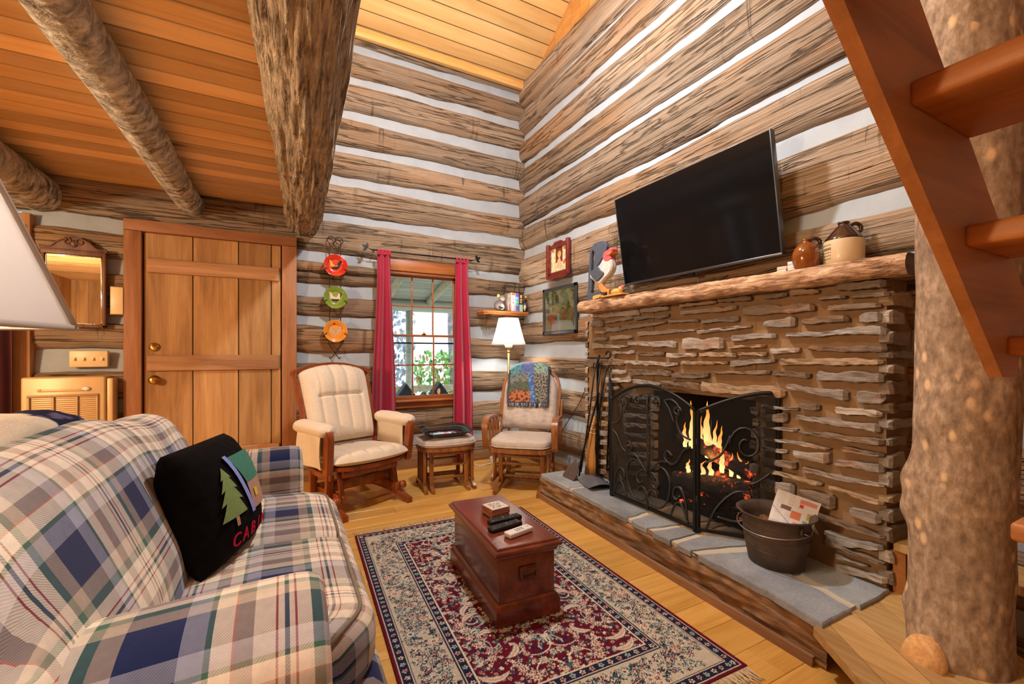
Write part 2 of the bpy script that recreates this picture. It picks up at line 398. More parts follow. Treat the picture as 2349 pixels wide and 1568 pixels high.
def plaid_mat():
    g = G('plaid_twill'); uv = g.n('SeparateXYZ', {0: g.n('TexCoord').outputs['UV']})
    CR, NV, TN, GR, RD, GN, BL = rgb(236, 220, 198), rgb(26, 36, 76), rgb(168, 150, 134), rgb(128, 132, 136), rgb(168, 70, 54), rgb(70, 104, 88), rgb(138, 148, 182)
    GL = rgb(146, 148, 166)
    A = [(0, CR), (.055, RD), (.067, CR), (.098, rgb(70, 84, 92)), (.122, CR), (.152, RD), (.164, CR), (.235, GN), (.29, TN), (.39, NV), (.64, GL), (.745, GN), (.77, CR), (.86, rgb(206, 136, 110)), (.872, TN), (.955, CR)]
    def warp(o, off, st):
        f = g.math('FRACT', g.math('MULTIPLY_ADD', o, 1 / .33, off)); return g.ramp(f, st, 'CONSTANT')
    a = warp(uv.outputs[0], 5.1, A); b = warp(uv.outputs[1], 5.45, A)
    tw = g.math('FRACT', g.math('MULTIPLY', g.math('ADD', uv.outputs[0], uv.outputs[1]), 170.0))
    c = g.mix(a, b, g.math('MULTIPLY_ADD', g.math('GREATER_THAN', tw, .5), .2, .4))
    c = g.mix(c, g.ramp(g.noise(g.coord((60, 60, 60)), 1, 3), [(.3, .92), (.7, 1.06)]), 1.0, 'MULTIPLY')
    g.set(Base_Color=c, Roughness=.92, Specular_IOR_Level=.1, Sheen_Weight=.15); g.bump(g.math('ADD', tw, g.noise(g.coord((300, 300, 300)), 1, 2)), .15, .002)
    return g.m
M['plaid'] = plaid_mat()
# ------------------------------------------------------------------ camera, world, render look
cam = bpy.data.cameras.new('camera'); co = bpy.data.objects.new('camera', cam); COL.objects.link(co)
YAW = math.atan(.5275)
co.location = (0, 0, 1.12); co.rotation_euler = (pi / 2, 0, -YAW)
cam.sensor_width = 36; cam.lens = 36 * 1000 / 2349; cam.shift_y = 25 / 2349; cam.clip_start = .02
SC.camera = co
W = bpy.data.worlds.new('overcast_sky'); SC.world = W; W.use_nodes = True
W.node_tree.nodes['Background'].inputs[0].default_value = (.86, .93, 1.0, 1); W.node_tree.nodes['Background'].inputs[1].default_value = 1.5
SC.view_settings.view_transform = 'Standard'; SC.view_settings.look = 'None'; SC.view_settings.gamma = 1.0
SC.view_settings.use_curve_mapping = False; SC.view_settings.exposure = 0.0

# ------------------------------------------------------------------ log walls
BY, BX = 4.22, 2.34            # inner faces of the back and the right log wall
def add_log(mb, P, a0, a1, lo, hi, seed, mat=0, tint=None, caps=True):
    n = max(3, int((a1 - a0) / .035)); tint = random.random() if tint is None else tint
    sd = (seed * .37) % 1; secs = []
    for i in range(n + 1):
        a = lerp(a0, a1, i / n); q = seed * 7.31
        w1 = nz(a * 1.7, q) * .028 + nz(a * 6, q + 3) * .012; w2 = nz(a * 1.5, q + 9) * .018 + nz(a * 7, q + 5) * .007
        l, h = lo(a) + w1, hi(a) + w2
        bv = .058 + .04 * nz(a * 2.3, q + 20); bv = max(.018, min(bv, (h - l) * .38))
        d0 = .006 * nz(a * 3, q + 30); sec = [(.10, l + .012), (.052, l), (.028, l + bv * .35), (d0 + .007, l + bv * .85)]
        for k in range(1, 5):
            t = k / 5; sec.append((d0 + .007 * nz(a * 9, t * 4, q + 40) , lerp(l + bv, h - .02, t)))
        sec += [(d0 + .004, h - .018), (.02, h - .003), (.055, h), (.10, h - .005)]
        secs.append([P(a, d, z) for d, z in sec])
    mb.loft(secs, True, caps, mat, True, None, (tint, sd, .5))
def add_chink(mb, P, a0, a1, lo, hi, seed, mat=1):
    n = max(2, int((a1 - a0) / .05))
    def fn(u, v):
        a = lerp(a0, a1, u); l, h = lo(a) - .03, hi(a) + .03
        return P(a, lerp(.030, .058, v) + .006 * nz(a * 5, v * 2, seed) + .004 * nz(a * 16, v * 5, seed), lerp(l, h, v))
    mb.grid(n, 4, fn, mat, True, col=(.5, .5, .5))
PB = lambda a, d, z: (a, BY + d, z)
PR = lambda a, d, z: (BX + d, a, z)
CL = [(3.964, 3.903), (3.675, 3.599), (3.352, 3.277), (3.03, 2.956), (2.727, 2.653), (2.389, 2.308), (2.022, 1.931), (1.738, 1.624), (1.45, 1.363), (1.124, 1.021), (.73, .62), (.32, .22)]
CRr = [(4.0, 3.90), (3.702, 3.6), (3.381, 3.237), (3.051, 2.931), (2.759, 2.61), (2.389, 2.275), (1.981, 1.898), (1.728, 1.601), (1.392, 1.246), (1.037, .911), (.712, .602), (.308, .215)]
def zt(i, k): return lambda a: lerp(CL[i][k], CRr[i][k], max(-.1, min(1.05, (a - .35) / 2.0)))
cst = lambda c: (lambda a: c)
mb = MB(); s = 0
WX0, WX1, WZ0, WZ1 = .80, 1.70, .575, 2.03     # window rough opening with casing
for i in range(13):
    top = cst(4.16) if i == 0 else zt(i - 1, 1); bot = zt(i, 0) if i < 12 else cst(.03)
    a0 = .02 if bot(1) > 2.35 else .105
    mid = (top(1.2) + bot(1.2)) / 2
    segs = [(a0, 2.40)] if (mid > WZ1 - .03 or mid < WZ0 + .02) else [(a0, WX0 + .02), (WX1 - .02, 2.40)]
    for (p, q) in segs:
        s += 1
        if i == 7 and p < .5:      # two thin logs left of the window
            m = lambda a: lerp(1.845, 1.83, a)
            add_log(mb, PB, p, q, lambda a: m(a) + .004, top, s); add_log(mb, PB, p, q, bot, lambda a: m(a) - .004, s + 50)
        else: add_log(mb, PB, p, q, bot, top, s)
        if i < 12: add_chink(mb, PB, p, q, zt(i, 1), zt(i, 0), s)
# under the loft: header log, and the short logs between door and far window
add_log(mb, PB, -3.3, .16, cst(2.125), cst(2.40), 71, 0, .2)
CD = [(2.127, 2.015), (1.814, 1.703), (1.40, 1.335), (1.146, .985), (.78, .679), (.36, .26)]
for i in range(7):
    top = CD[i - 1][1] if i else None; bot = CD[i][0] if i < 6 else .03
    if i: add_log(mb, PB, -1.60, -1.02, cst(bot), cst(top), 80 + i, 0, random.random() * .6)
    if i < 6: add_chink(mb, PB, -1.60, -1.02, cst(CD[i][1]), cst(CD[i][0]), 90 + i)
for i in range(7):
    if i: add_log(mb, PB, -3.3, -2.5, cst(CD[i][0] if i < 6 else .03), cst(CD[i - 1][1]), 180 + i, 0)
    if i < 6: add_chink(mb, PB, -3.3, -2.5, cst(CD[i][1]), cst(CD[i][0]), 190 + i)
# sheathing behind the logs
for b in [(-3.3, 0, -2.5, 2.4), (-1.6, 0, -1.0, 2.4), (.05, 0, .86, 2.4), (1.64, 0, 2.55, 2.4), (.8, 0, 1.7, .62), (.8, 2.0, 1.7, 2.4), (-2.5, 2.12, .1, 2.4), (-3.3, 2.4, 2.55, 4.3), (-2.5, 0, -1.6, .62)]:
    mb.box(b[0], BY + .085, b[1], b[2], BY + .14, b[3], mat=1)
wall_back = struct(mb.build('wall_back', [M['log_x'], M['chink']]), 'back wall of hewn logs with pale chinking')

CW = [(3.824, 3.765), (3.552, 3.44), (3.237, 3.138), (2.902, 2.822), (2.54, 2.477), (2.268, 2.153), (1.845, 1.742), (1.563, 1.431), (1.232, 1.067), (.892, .772), (.548, .391), (.184, .072)]
mb = MB()
for i in range(13):
    top = 4.10 if i == 0 else CW[i - 1][1]; bot = CW[i][0] if i < 12 else .02
    mid = (top + bot) / 2
    for (p, q) in ([(-2.0, 4.30)] if mid > 1.36 else [(-2.0, .9), (2.74, 4.30)]):
        add_log(mb, PR, p, q, cst(bot - .012), cst(top + .008), 200 + i * 2 + (p > 0))
        if i < 12: add_chink(mb, PR, p, q, cst(CW[i][1]), cst(CW[i][0]), 240 + i)
for b in [(-2, 0, 1.2, 1.0), (2.4, 0, 4.4, 1.0), (-2, 1.0, 4.4, 4.12)]:
    mb.box(BX + .085, b[0], b[1], BX + .14, b[2], b[3], mat=1)
wall_right = struct(mb.build('wall_right', [M['log_y'], M['chink']]), 'gable wall of hewn logs with pale chinking')

# gable boarding above the logs
ROOF = lambda y: (4.13 + .52 * (4.25 - y)) if y > 1.2 else (4.13 + .52 * 3.05 - .52 * (1.2 - y))
mb = MB(); y = -2.0
while y < 4.3:
    y2 = min(4.32, y + .14); c = (random.random(), random.random(), .5)
    mb.add([(2.47, y, 4.0), (2.47, y2 - .004, 4.0), (2.47, y2 - .004, ROOF(y2) + .02), (2.47, y, ROOF(y) + .02), (2.49, y, 4.0), (2.49, y2 - .004, 4.0), (2.49, y2 - .004, ROOF(y2) + .02), (2.49, y, ROOF(y) + .02)],
           [[0, 3, 2, 1], [0, 1, 5, 4], [1, 2, 6, 5], [2, 3, 7, 6], [3, 0, 4, 7], [4, 5, 6, 7]], 0, False, None, None, c); y = y2
mb.box(2.50, -2, 3.9, 2.56, 4.5, 5.9)
struct(mb.build('wall_gable', [M['pine_trim_y']]))

# roof boards
mb = MB()
def boards(mb, o, d, wdir, L, width, n, th=.018, g=.002, r=.006, jit=0):
    """n boards side by side along wdir, grain along d"""
    nrm = Vector(d).cross(Vector(wdir)).normalized()
    for k in range(n):
        p = Vector(o) + Vector(wdir) * (k * width)
        m = frame(p, d, wdir)
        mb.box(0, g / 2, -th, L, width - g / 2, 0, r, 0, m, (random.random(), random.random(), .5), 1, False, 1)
al = math.atan(.52)
boards(mb, (-3.3, 4.34, ROOF(4.34)), (1, 0, 0), (0, -cos(al), sin(al)), 5.9, .136, 26)
boards(mb, (-3.3, 1.21, ROOF(1.2)), (1, 0, 0), (0, -cos(al), -sin(al)), 5.9, .136, 26)
for sgn, y0 in ((1, 4.5), (-1, -2.2)):
    m = frame((-3.4, y0, ROOF(y0) + .03), (1, 0, 0), (0, -sgn * cos(al), sin(al)))
    mb.box(0, 0, -.04 if sgn > 0 else 0, 6.1, 3.95, 0 if sgn > 0 else .04, 0, 0, m)
struct(mb.build('ceiling_roof', [M['pine_roof']]), 'sloping pine board ceiling')
mb = MB(); mb.box(.2, 4.165, 4.01, 2.47, 4.215, 4.10, .006, col=(.8, .3, .5))
struct(mb.build('trim_1', [M['pine_trim_x']]))

# loft floor seen from below, its edge board
mb = MB()
yy = -1.9
while yy < 4.24:
    w = .128; c = (random.random() ** 1.0, random.random(), .5)
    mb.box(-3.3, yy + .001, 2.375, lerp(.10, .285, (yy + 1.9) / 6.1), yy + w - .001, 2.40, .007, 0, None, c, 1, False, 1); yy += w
mb.box(-3.3, -1.9, 2.425, .08, 4.3, 2.50, col=(0, .5, .5))
struct(mb.build('ceiling_loft', [M['pine_loft']]), 'orange pine boards under the loft')
mb = MB(); mb.box(0, 0, 0, .024, 6.12, .19, .003, 0, T((.082, -1.9, 2.375)) @ RZ(-.0358), (.2, .4, .5))
struct(mb.build('trim_2', [M['pine_trim_y']]))

# floor
mb = MB(); yy = -2.0; k = 0
while yy < 4.3:
    x = -3.4 - random.random() * 1.5
    while x < 2.6:
        L = 1.1 + random.random() * 1.6
        mb.box(x + .0006, yy + .0006, -.03, x + L - .0006, yy + .145 - .0006, 0, .0014, 0, None, (random.random(), random.random(), .5), 1, False); x += L
    yy += .145
mb.box(-3.5, -2.1, -.08, 2.7, 4.4, -.025)
struct(mb.build('floor', [M['floor']]), 'honey oak plank floor')

# walls behind and left of the camera
mb = MB()
def plank_wall(mb, P, a0, a1, z0, z1f, holes=()):
    a = a0
    while a < a1:
        a2 = min(a1, a + .16); c = (random.random(), random.random(), .5); zs = [(z0, z1f((a + a2) / 2))]
        for (h0, h1, hz0, hz1) in holes:
            if a2 > h0 and a < h1:
                zs = [(z0, hz0), (hz1, z1f((a + a2) / 2))]
        for (p, q) in zs:
            c1, c2 = P(a + .002, 0, p), P(a2 - .002, .03, q)
            mb.box(min(c1[0], c2[0]), min(c1[1], c2[1]), p, max(c1[0], c2[0]), max(c1[1], c2[1]), q, .004, 0, None, c, 1, False)
        a = a2
plank_wall(mb, lambda a, d, z: (a, -1.8 - d, z), -3.3, 2.5, 0, lambda a: 4.3, [(-2.30, -1.34, .8, 2.0), (.06, 1.02, .8, 2.0)])
struct(mb.build('wall_rear', [M['door']]))
mb = MB(); plank_wall(mb, lambda a, d, z: (-3.2 - d, a, z), -2.0, 4.3, 0, lambda a: ROOF(a) + .1)
struct(mb.build('wall_left', [M['door']]))

# ------------------------------------------------------------------ door
door = bpy.data.objects.new('door_1', None); COL.objects.link(door); door.location = (-.925, 4.205, 0); struct(door, 'brown board and batten door')
mb = MB()
for a, b in ((0, .305), (.305, .61), (.61, .845), (.845, .919)):
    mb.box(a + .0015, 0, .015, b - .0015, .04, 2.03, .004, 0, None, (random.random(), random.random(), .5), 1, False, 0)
mb.build('door_leaf', [M['door']], door)
for z0, z1 in ((1.727, 1.838), (.982, 1.103), (.24, .36)):
    mb = MB(); mb.box(.025, -.028, z0, .905, .0, z1, .007, 0, None, (random.random(), random.random(), .5), 2, False); mb.build('batten', [M['batten']], door)
def knob_mb(big):
    mb = MB(); Mx = RX(pi / 2)
    if big: mb.lathe([(0, 0), (.034, 0), (.034, .006), (.014, .012), (.012, .03), (.024, .038), (.03, .052), (.026, .066), (.012, .072), (0, .072)], 20, 0, Mx)
    else: mb.lathe([(0, 0), (.032, 0), (.032, .01), (.026, .018), (.0, .018)], 20, 0, Mx); mb.box(-.018, -.03, -.004, .018, -.016, .004, .002)
    return mb
knob_mb(True).build('door_knob', [M['brass']], door, T((.068, -.001, .915)))
knob_mb(False).build('deadbolt', [M['brass']], door, T((.066, -.001, 1.165)))
mb = MB(); mb.box(-1.035, 4.175, .0, -.93, 4.25, 2.03, .004, col=(.4, .2, .5))
struct(mb.build('trim_3', [M['casing_z']]))
mb = MB(); mb.box(-.001, 4.175, .0, .112, 4.25, 2.03, .004, col=(.5, .7, .5)); struct(mb.build('trim_4', [M['casing_z']]))
mb = MB(); mb.box(-1.035, 4.172, 2.032, .112, 4.25, 2.115, .004, col=(.4, .5, .5)); struct(mb.build('trim_5', [M['casing_x']]))
mb = MB(); mb.box(-.93, 4.25, 0, 0, 4.30, 2.06, 0, col=(.3, .3, .3)); struct(mb.build('trim_6', [M['casing_z']]))

# ------------------------------------------------------------------ windows
def window(name, x0, x1, z0, z1, cols=3):
    """casing x0..x1, glass inside; double-hung with muntins"""
    w = bpy.data.objects.new(name, None); COL.objects.link(w); w.location = (x0, BY, 0); struct(w)
    W_ = x1 - x0; g0, g1 = .125, W_ - .135
    zm = lerp(z0, z1, .497)
    mb = MB()
    mb.box(0, -.03, z0 - .115, .1, .10, z1 + .13, .004, 0, None, (.5, .2, .5)); mb.box(W_ - .1, -.03, z0 - .115, W_, .10, z1 + .13, .004, 0, None, (.6, .8, .5))
    mb.build('window_casing', [M['wincase']], w)
    mb = MB(); mb.box(.1, -.03, z1 + .02, W_ - .1, .10, z1 + .13, .004, 0, None, (.7, .3, .5)); mb.box(.1, -.015, z1 - .005, W_ - .1, .08, z1 + .02, .003)
    mb.build('window_head', [M['sash']], w)
    mb = MB(); mb.box(.09, -.055, z0 - .055, W_ - .09, .09, z0 - .035, .006, 0, None, (.9, .3, .5)); mb.box(.1, -.02, z0 - .115, W_ - .1, .09, z0 - .055, .003, 0, None, (.4, .9, .5))
    mb.build('window_sill', [M['sash']], w)
    for nm, a, b, y in (('upper_sash', zm - .01, z1, .055), ('lower_sash', z0, zm + .012, .03)):
        mb = MB(); f = .028; lo = .04 if nm == 'lower_sash' else .022
        mb.box(.1, y, a - (0 if nm == 'upper_sash' else .036), W_ - .1, y + .024, a + (lo if nm == 'upper_sash' else 0), .003)
        mb.box(.1, y, b - .022, W_ - .1, y + .024, b, .003)
        mb.box(.1, y, a, g0, y + .024, b, .003); mb.box(g1, y, a, W_ - .1, y + .024, b, .003)
        for k in range(1, cols): xx = lerp(g0, g1, k / cols); mb.box(xx - .007, y + .002, a, xx + .007, y + .02, b, .002)
        zz = (a + b) / 2; mb.box(g0, y + .002, zz - .007, g1, y + .02, zz + .007, .002)
        sh = mb.build(nm, [M['sash']], w)
        mb = MB(); mb.grid(1, 1, lambda u, v: (lerp(g0 - .01, g1 + .01, u), y + .010, lerp(a, b, v)), smooth=False); mb.build('glass_pane', [M['glass']], sh)
    mb = MB(); mb.box(g0 - .02, .082, z0 + .51, g1 + .02, .094, z0 + .525); mb.build('storm_rail', [M['darkplastic']], w)
    mb = MB(); mb.box(W_ / 2 - .02, .02, zm + .012, W_ / 2 + .02, .04, zm + .024, .003); mb.lathe([(0, 0), (.008, 0), (.006, .02), (0, .02)], 10, 0, T((W_ / 2, .03, zm + .02))); mb.build('sash_lock', [M['brass']], w)
    return w
window('window_1', .80, 1.70, .70, 1.885)
window('window_2', -2.50, -1.53, .70, 1.95)
for k, x0 in enumerate((-2.30, .06)):
    w = window('window_%d' % (3 + k), x0, x0 + .96, .92, 1.87); w.location = (x0 + .96, -1.8, 0); w.rotation_euler = (0, 0, pi)

# baseboards
mb = MB(); mb.box(.112, 4.19, 0, 2.33, 4.225, .098, .004); struct(mb.build('baseboard_back', [M['baseb']]))
mb = MB(); mb.box(2.305, 2.93, 0, 2.345, 4.19, .085, .004); struct(mb.build('baseboard_right', [M['baseb_y']]))
mb = MB(); mb.box(-1.55, 4.19, 0, -1.035, 4.225, .098, .004); struct(mb.build('baseboard_left', [M['baseb']]))

# ------------------------------------------------------------------ round log joists and the trunk post
def bark_log(p0, p1, r0, r1, amp, fr, name, mats, seed, seg=72, n=110, along='y', ridge=0.0):
    mb = MB(); p0, p1 = Vector(p0), Vector(p1); ax = (p1 - p0).normalized(); L = (p1 - p0).length
    a = ax.orthogonal().normalized(); b = ax.cross(a)
    def fn(u, v):
        t = 2 * pi * u; c, s_ = cos(t), sin(t); l = v * L
        r = lerp(r0, r1, v) * (1 + .05 * nz(l * .9, c, s_ + seed))
        r += amp * noise.noise(Vector((c * fr, s_ * fr, l * fr * .35 + seed))) + amp * .6 * noise.noise(Vector((c * fr * 2.6, s_ * fr * 2.6, l * fr * 1.3 + seed)))
        if ridge: r += ridge * (abs(noise.noise(Vector((c * 6.5, s_ * 6.5, l * 1.8 + seed)))) - .15)
        bend = Vector((nz(l * .5, seed), 0, .4 * nz(l * .5, seed + 5))) * .03
        return p0 + ax * l + (a * c + b * s_) * r + bend
    mb.grid(seg, n, fn, 0, True, cu=True)
    for v, o in ((0, -1), (1, 1)):
        ring = [fn(k / seg, v) for k in range(seg)]; mb.add(ring, [list(range(seg))[::o]], 1, False)
    return mb.build(name, mats)
ENDG = plain('end_grain', rgb(206, 168, 116), .8, 0, .15, 30)
o = bark_log((.165, 4.235, 2.292), (-.045, -1.7, 2.27), .140, .168, .006, 3.0, 'log_joist', [M['bark_big'], ENDG], 3, 150, 300, ridge=.035)
tag(o, 'thick furrowed log joist at the open edge of the loft', 'beam', 'loft joists')
o = bark_log((-.63, 4.235, 2.285), (-.70, -1.7, 2.27), .083, .100, .005, 3.0, 'log_joist', [M['bark_mid'], ENDG], 11, 72, 160)
tag(o, 'slim grey barked log joist running over the door', 'beam', 'loft joists')
o = bark_log((-1.50, 4.235, 2.235), (-1.62, -1.7, 2.22), .125, .14, .006, 3.0, 'log_joist', [M['bark_mid'], ENDG], 21, 72, 160)
tag(o, 'grey barked log joist nearest the left edge, above the mirror', 'beam', 'loft joists')
# ------------------------------------------------------------------ fireplace
STONES = '''2727,1423,1394,2213,1418,1372 2199,1416,1386,1956,1413,1386 1875,1415,1392,1618,1414,1394 1609,1417,1401,1414,1415,1388 1864,1373,1351,1497,1374,1346 2736,1371,1319,2584,1370,1322 2563,1355,1338,2273,1377,1349 2262,1366,1343,1959,1363,1342 2381,1317,1280,1974,1322,1308 1956,1321,1304,1736,1313,1300 1720,1305,1288,1484,1311,1290 2550,1309,1268,2389,1312,1275 2681,1293,1265,2559,1288,1263 2227,1263,1230,1741,1263,1250 1746,1251,1229,1414,1266,1251 2700,1237,1205,2542,1243,1215 2504,1250,1214,2277,1242,1219 2321,1202,1178,1898,1192,1148 1847,1202,1141,1572,1204,1139 2718,1191,1150,2313,1170,1160 2484,1129,1108,2259,1137,1114 2241,1124,1101,1992,1121,1102 1977,1121,1091,1751,1117,1091 1733,1121,1100,1497,1121,1097 2351,1072,1043,1886,1058,1037 1864,1067,1049,1549,1073,1057 2584,1079,1032,2358,1071,1032 2310,1008,966,1932,1011,978 1926,992,965,1668,1010,976 2270,940,912,2029,931,908 2023,941,922,1715,950,903 1716,949,899,1242,951,900 2550,933,900,2284,947,916 2765,1072,1004,2602,1074,1012 2517,995,957,2343,1004,970 2542,867,845,2412,882,855 1353,1413,1389,1234,1406,1391 1223,1416,1390,1094,1407,1389 1462,1368,1315,1110,1342,1310 1097,1368,1356,986,1369,1353 975,1371,1351,834,1364,1345 1059,1330,1306,863,1323,1301 1025,1415,1394,845,1412,1381 1349,1279,1252,1195,1288,1244 1167,1279,1253,975,1279,1249 938,1279,1251,860,1282,1248 1241,1213,1198,845,1231,1194 1528,1211,1186,1286,1222,1188 1546,1160,1144,1338,1164,1146 1317,1143,1117,1177,1145,1123 1140,1152,1130,842,1147,1123 1492,1122,1106,1334,1122,1107 1533,1073,1045,1290,1094,1073 1267,1093,1059,855,1095,1073 1641,1017,1003,1314,1032,1014 1306,1031,1004,1130,1030,1002 1103,1039,996,852,1038,995 1238,972,951,978,963,914 946,954,914,847,963,912 1360,858,844,1182,860,847 1179,888,864,1089,887,858 1028,890,862,859,885,856 1360,818,778,1228,831,786 1192,832,811,864,826,797 1368,751,740,1185,765,751 1179,759,742,849,773,747 1364,701,686,1048,703,690 1360,654,628,1232,654,637 1202,663,629,1048,671,627 1003,715,699,852,718,700 1364,599,566,1192,607,570 1031,659,630,852,668,628 1356,549,527,1080,538,522 1163,590,567,852,593,575 1365,487,437,1199,502,432 1180,484,433,1027,501,435 1053,537,519,853,521,507 973,467,428,862,468,424 1365,386,370,1221,405,397 1139,403,372,848,385,375 1070,336,277,856,339,322 1073,287,268,851,281,271 1030,245,223,907,241,233 1030,212,168,840,219,196 2738,819,778,2512,824,792 2354,831,806,2129,838,809 2738,744,703,2512,753,721 2354,763,739,2129,775,746 2738,669,628,2512,683,651 2354,696,671,2129,711,683 2738,594,553,2512,612,580 2354,628,603,2129,648,619 2738,519,478,2512,541,509 2354,560,536,2129,585,556 2738,444,403,2512,471,438 2354,493,468,2129,522,493 2738,369,328,2512,400,368 2354,425,400,2129,458,429 2738,293,252,2512,329,297 2354,357,333,2129,395,366 2738,218,177,2512,258,226 2354,290,265,2129,332,303'''
FX = 2.162                      # mortar face of the chimney breast
fire = thing('stone_fireplace', 'brown ledge stone fireplace under the log mantel', 'fireplace', (0, 0, 0))
OY0, OY1, OZ = 1.40, 2.10, .875  # opening
CY0, CY1, CZ = .852, 2.80, 1.425
mb = MB()
def mort(y0, y1, z0, z1):
    n, m_ = max(2, int((y1 - y0) / .03)), max(2, int((z1 - z0) / .03))
    mb.grid(n, m_, lambda u, v: (FX + .006 * nz(lerp(y0, y1, u) * 9, lerp(z0, z1, v) * 9), lerp(y1, y0, u), lerp(z0, z1, v)))
mort(CY0, OY0, 0, CZ); mort(OY1, CY1, 0, CZ); mort(OY0, OY1, OZ, CZ)
mb.grid(8, 40, lambda u, v: (lerp(FX, 2.44, u), CY0 + .006 * nz(u * 5, v * 12, 4), v * CZ))
mb.grid(8, 40, lambda u, v: (lerp(2.44, FX, u), CY1 + .006 * nz(u * 5, v * 12, 9), v * CZ))
mb.box(FX + .004, CY0 + .004, CZ - .02, 2.44, CY1 - .004, CZ)
mb.build('chimney_breast', [M['mortar']], fire)
SCOL = [rgb(142, 130, 120), rgb(160, 148, 136), rgb(128, 110, 94), rgb(164, 138, 110), rgb(150, 142, 136), rgb(118, 98, 80), rgb(172, 158, 144)]
mb = MB()
def stone(quad, proj, P, seed):
    """quad: y0,z0top,z0bot,y1,z1top,z1bot (metres) on a face; P(y, depth out, z)"""
    y0, a0, b0, y1, a1, b1 = quad; n = max(8, int(abs(y1 - y0) / .013))
    top = []; bot = []
    for i in range(n + 1):
        t = i / n; e = .30 * (1 - min(1, t / .04)) ** 2 + .30 * (1 - min(1, (1 - t) / .04)) ** 2
        y = lerp(y0, y1, t); a = lerp(a0, a1, t); b = lerp(b0, b1, t); h = a - b
        k = .22 * h + .004
        a += k * nz(t * n * .15, seed) + .0045 * nz(t * n * .6, seed + 7); b += k * .8 * nz(t * n * .13, seed + 3) + .0045 * nz(t * n * .6, seed + 2)
        a -= e * h * (.6 + nz(seed)); b += e * h * (.6 - nz(seed)); top.append((y, a)); bot.append((y, b))
    rows = 5; vs = []; fs = []
    for i in range(n + 1):
        (y, a), (_, b) = top[i], bot[i]
        ed = min(1, i / 1.0, (n - i) / 1.0)
        prof = [(-.02, -.02), (proj * .9, .0), (proj, .06), (proj * (1 + .12 * nz(y * 12, seed)), .5), (proj, .93), (proj * .9, 1), (-.02, 1.02)]
        for d, w in prof:
            dd = d if d < 0 else d * (.6 + .4 * ed) + .007 * nz(y * 26, w * 4, seed)
            vs.append(P(y, dd, lerp(a, b, w)))
    q = 7
    for i in range(n):
        for j in range(q - 1): fs.append([i * q + j, i * q + j + 1, (i + 1) * q + j + 1, (i + 1) * q + j])
    fs.append([j for j in range(q)][::-1]); fs.append([n * q + j for j in range(q)])
    c = SCOL[int(abs(nz(seed * 3.7, 1.1)) * 37) % 7]; f = .85 + .3 * abs(nz(seed * 2.1, 5))
    mb.add(vs, fs, 0, False, None, None, (c[0] * f, c[1] * f, c[2] * f))
PF = lambda y, d, z: (FX - d, y, z)
for k, st in enumerate(STONES.split()):
    q = [int(v) / 1000 for v in st.split(',')]; stone(q, .034 + .018 * abs(nz(k * 1.3)), PF, k * 1.917 + .3)
random.seed(5); z = .19
while z < 1.40:                 # stones of the two returns
    h = .028 + random.random() * .035; x = FX + .002
    stone((x - .018, z + h, z, x + .10 + random.random() * .12, z + h, z), .022, lambda y, d, z: (y, CY0 - d, z), z * 31)
    stone((x - .018, z + h, z, x + .10 + random.random() * .12, z + h, z), .022, lambda y, d, z: (y, CY1 + d, z), z * 37 + 4)
    z += h + .022 + random.random() * .014
z = .185
while z < OZ - .03:             # jamb stones showing their ends in the opening
    h = .03 + random.random() * .03
    stone((OY1 - .035 + random.random() * .02, z + h, z, OY1 + .02, z + h, z), .012, PF, z * 41 + 9)
    stone((OY0 - .02, z + h, z, OY0 + .012 + random.random() * .022, z + h, z), .012, PF, z * 43 + 2); z += h + .02
mb.build('ledge_stones', [M['stone']], fire)
mb = MB()
for (a, b) in (((FX, OY1), (2.62, OY1 - .08)), ((2.62, OY1 - .08), (2.62, OY0 + .08)), ((2.62, OY0 + .08), (FX, OY0))):
    mb.grid(10, 14, lambda u, v: (lerp(a[0], b[0], u) + .006 * nz(u * 9, v * 9), lerp(a[1], b[1], u) + .006 * nz(v * 9, u * 9, 3), v * 1.0))
mb.add([(FX, OY0, OZ), (2.62, OY0, 1.0), (2.62, OY1, 1.0), (FX, OY1, OZ)], [[0, 1, 2, 3]])
mb.box(FX - .0, OY0 - .05, .10, 2.64, OY1 + .05, .176)
mb.build('firebox', [M['soot']], fire)

# hearth: flagstones in pale mortar on a rough stone curb
hearth = thing('raised_hearth', 'low raised hearth of grey flagstones with brown stone curb', 'hearth')
hf = lambda y: lerp(1.70, 1.795, (y - .85) / 2.03)     # front edge
mb = MB()
def curb(u, v):
    y = lerp(2.93, .84, u); x = hf(y) - .012 * nz(y * 2.5, v * 2) - .014 * nz(y * 6, v * 7, 3) - .010 * abs(nz(y * 3, v * 16, 8)) + (.014 if v > .86 else 0)
    return (x + .002, y, v * .168)
mb.grid(150, 22, curb, colfn=lambda u, v: (.5 + .5 * nz(u * 14, ffloor(v * 4.6 + .8 * nz(u * 5)) * 3.1), .5 + .5 * nz(u * 9, v * 7), .5))
mb.grid(14, 12, lambda u, v: (lerp(2.36, 1.815, u), 2.93 + .012 * nz(u * 8, v * 6), v * .16))
mb.add([(1.82, .845, 0), (FX, .845, 0), (FX, .845, .16), (1.72, .845, .16)], [[0, 1, 2, 3]])
g = G('curb_stone'); sp = g.n('SeparateColor', {0: g.attr().outputs['Color']})
f1 = g.noise(g.coord((14, 7, 30)), 1, 5, .65); c = g.ramp(sp.outputs[0], [(.2, rgb(116, 90, 66)), (.45, rgb(164, 128, 94)), (.6, rgb(132, 108, 86)), (.8, rgb(176, 138, 100))])
c = g.mix(c, g.ramp(f1, [(.3, .6), (.7, 1.2)]), 1.0, 'MULTIPLY'); g.set(Base_Color=c, Roughness=.9, Specular_IOR_Level=.15); g.bump(f1, .9, .015); M['curb'] = g.m
mb.build('hearth_curb', [M['curb']], hearth)
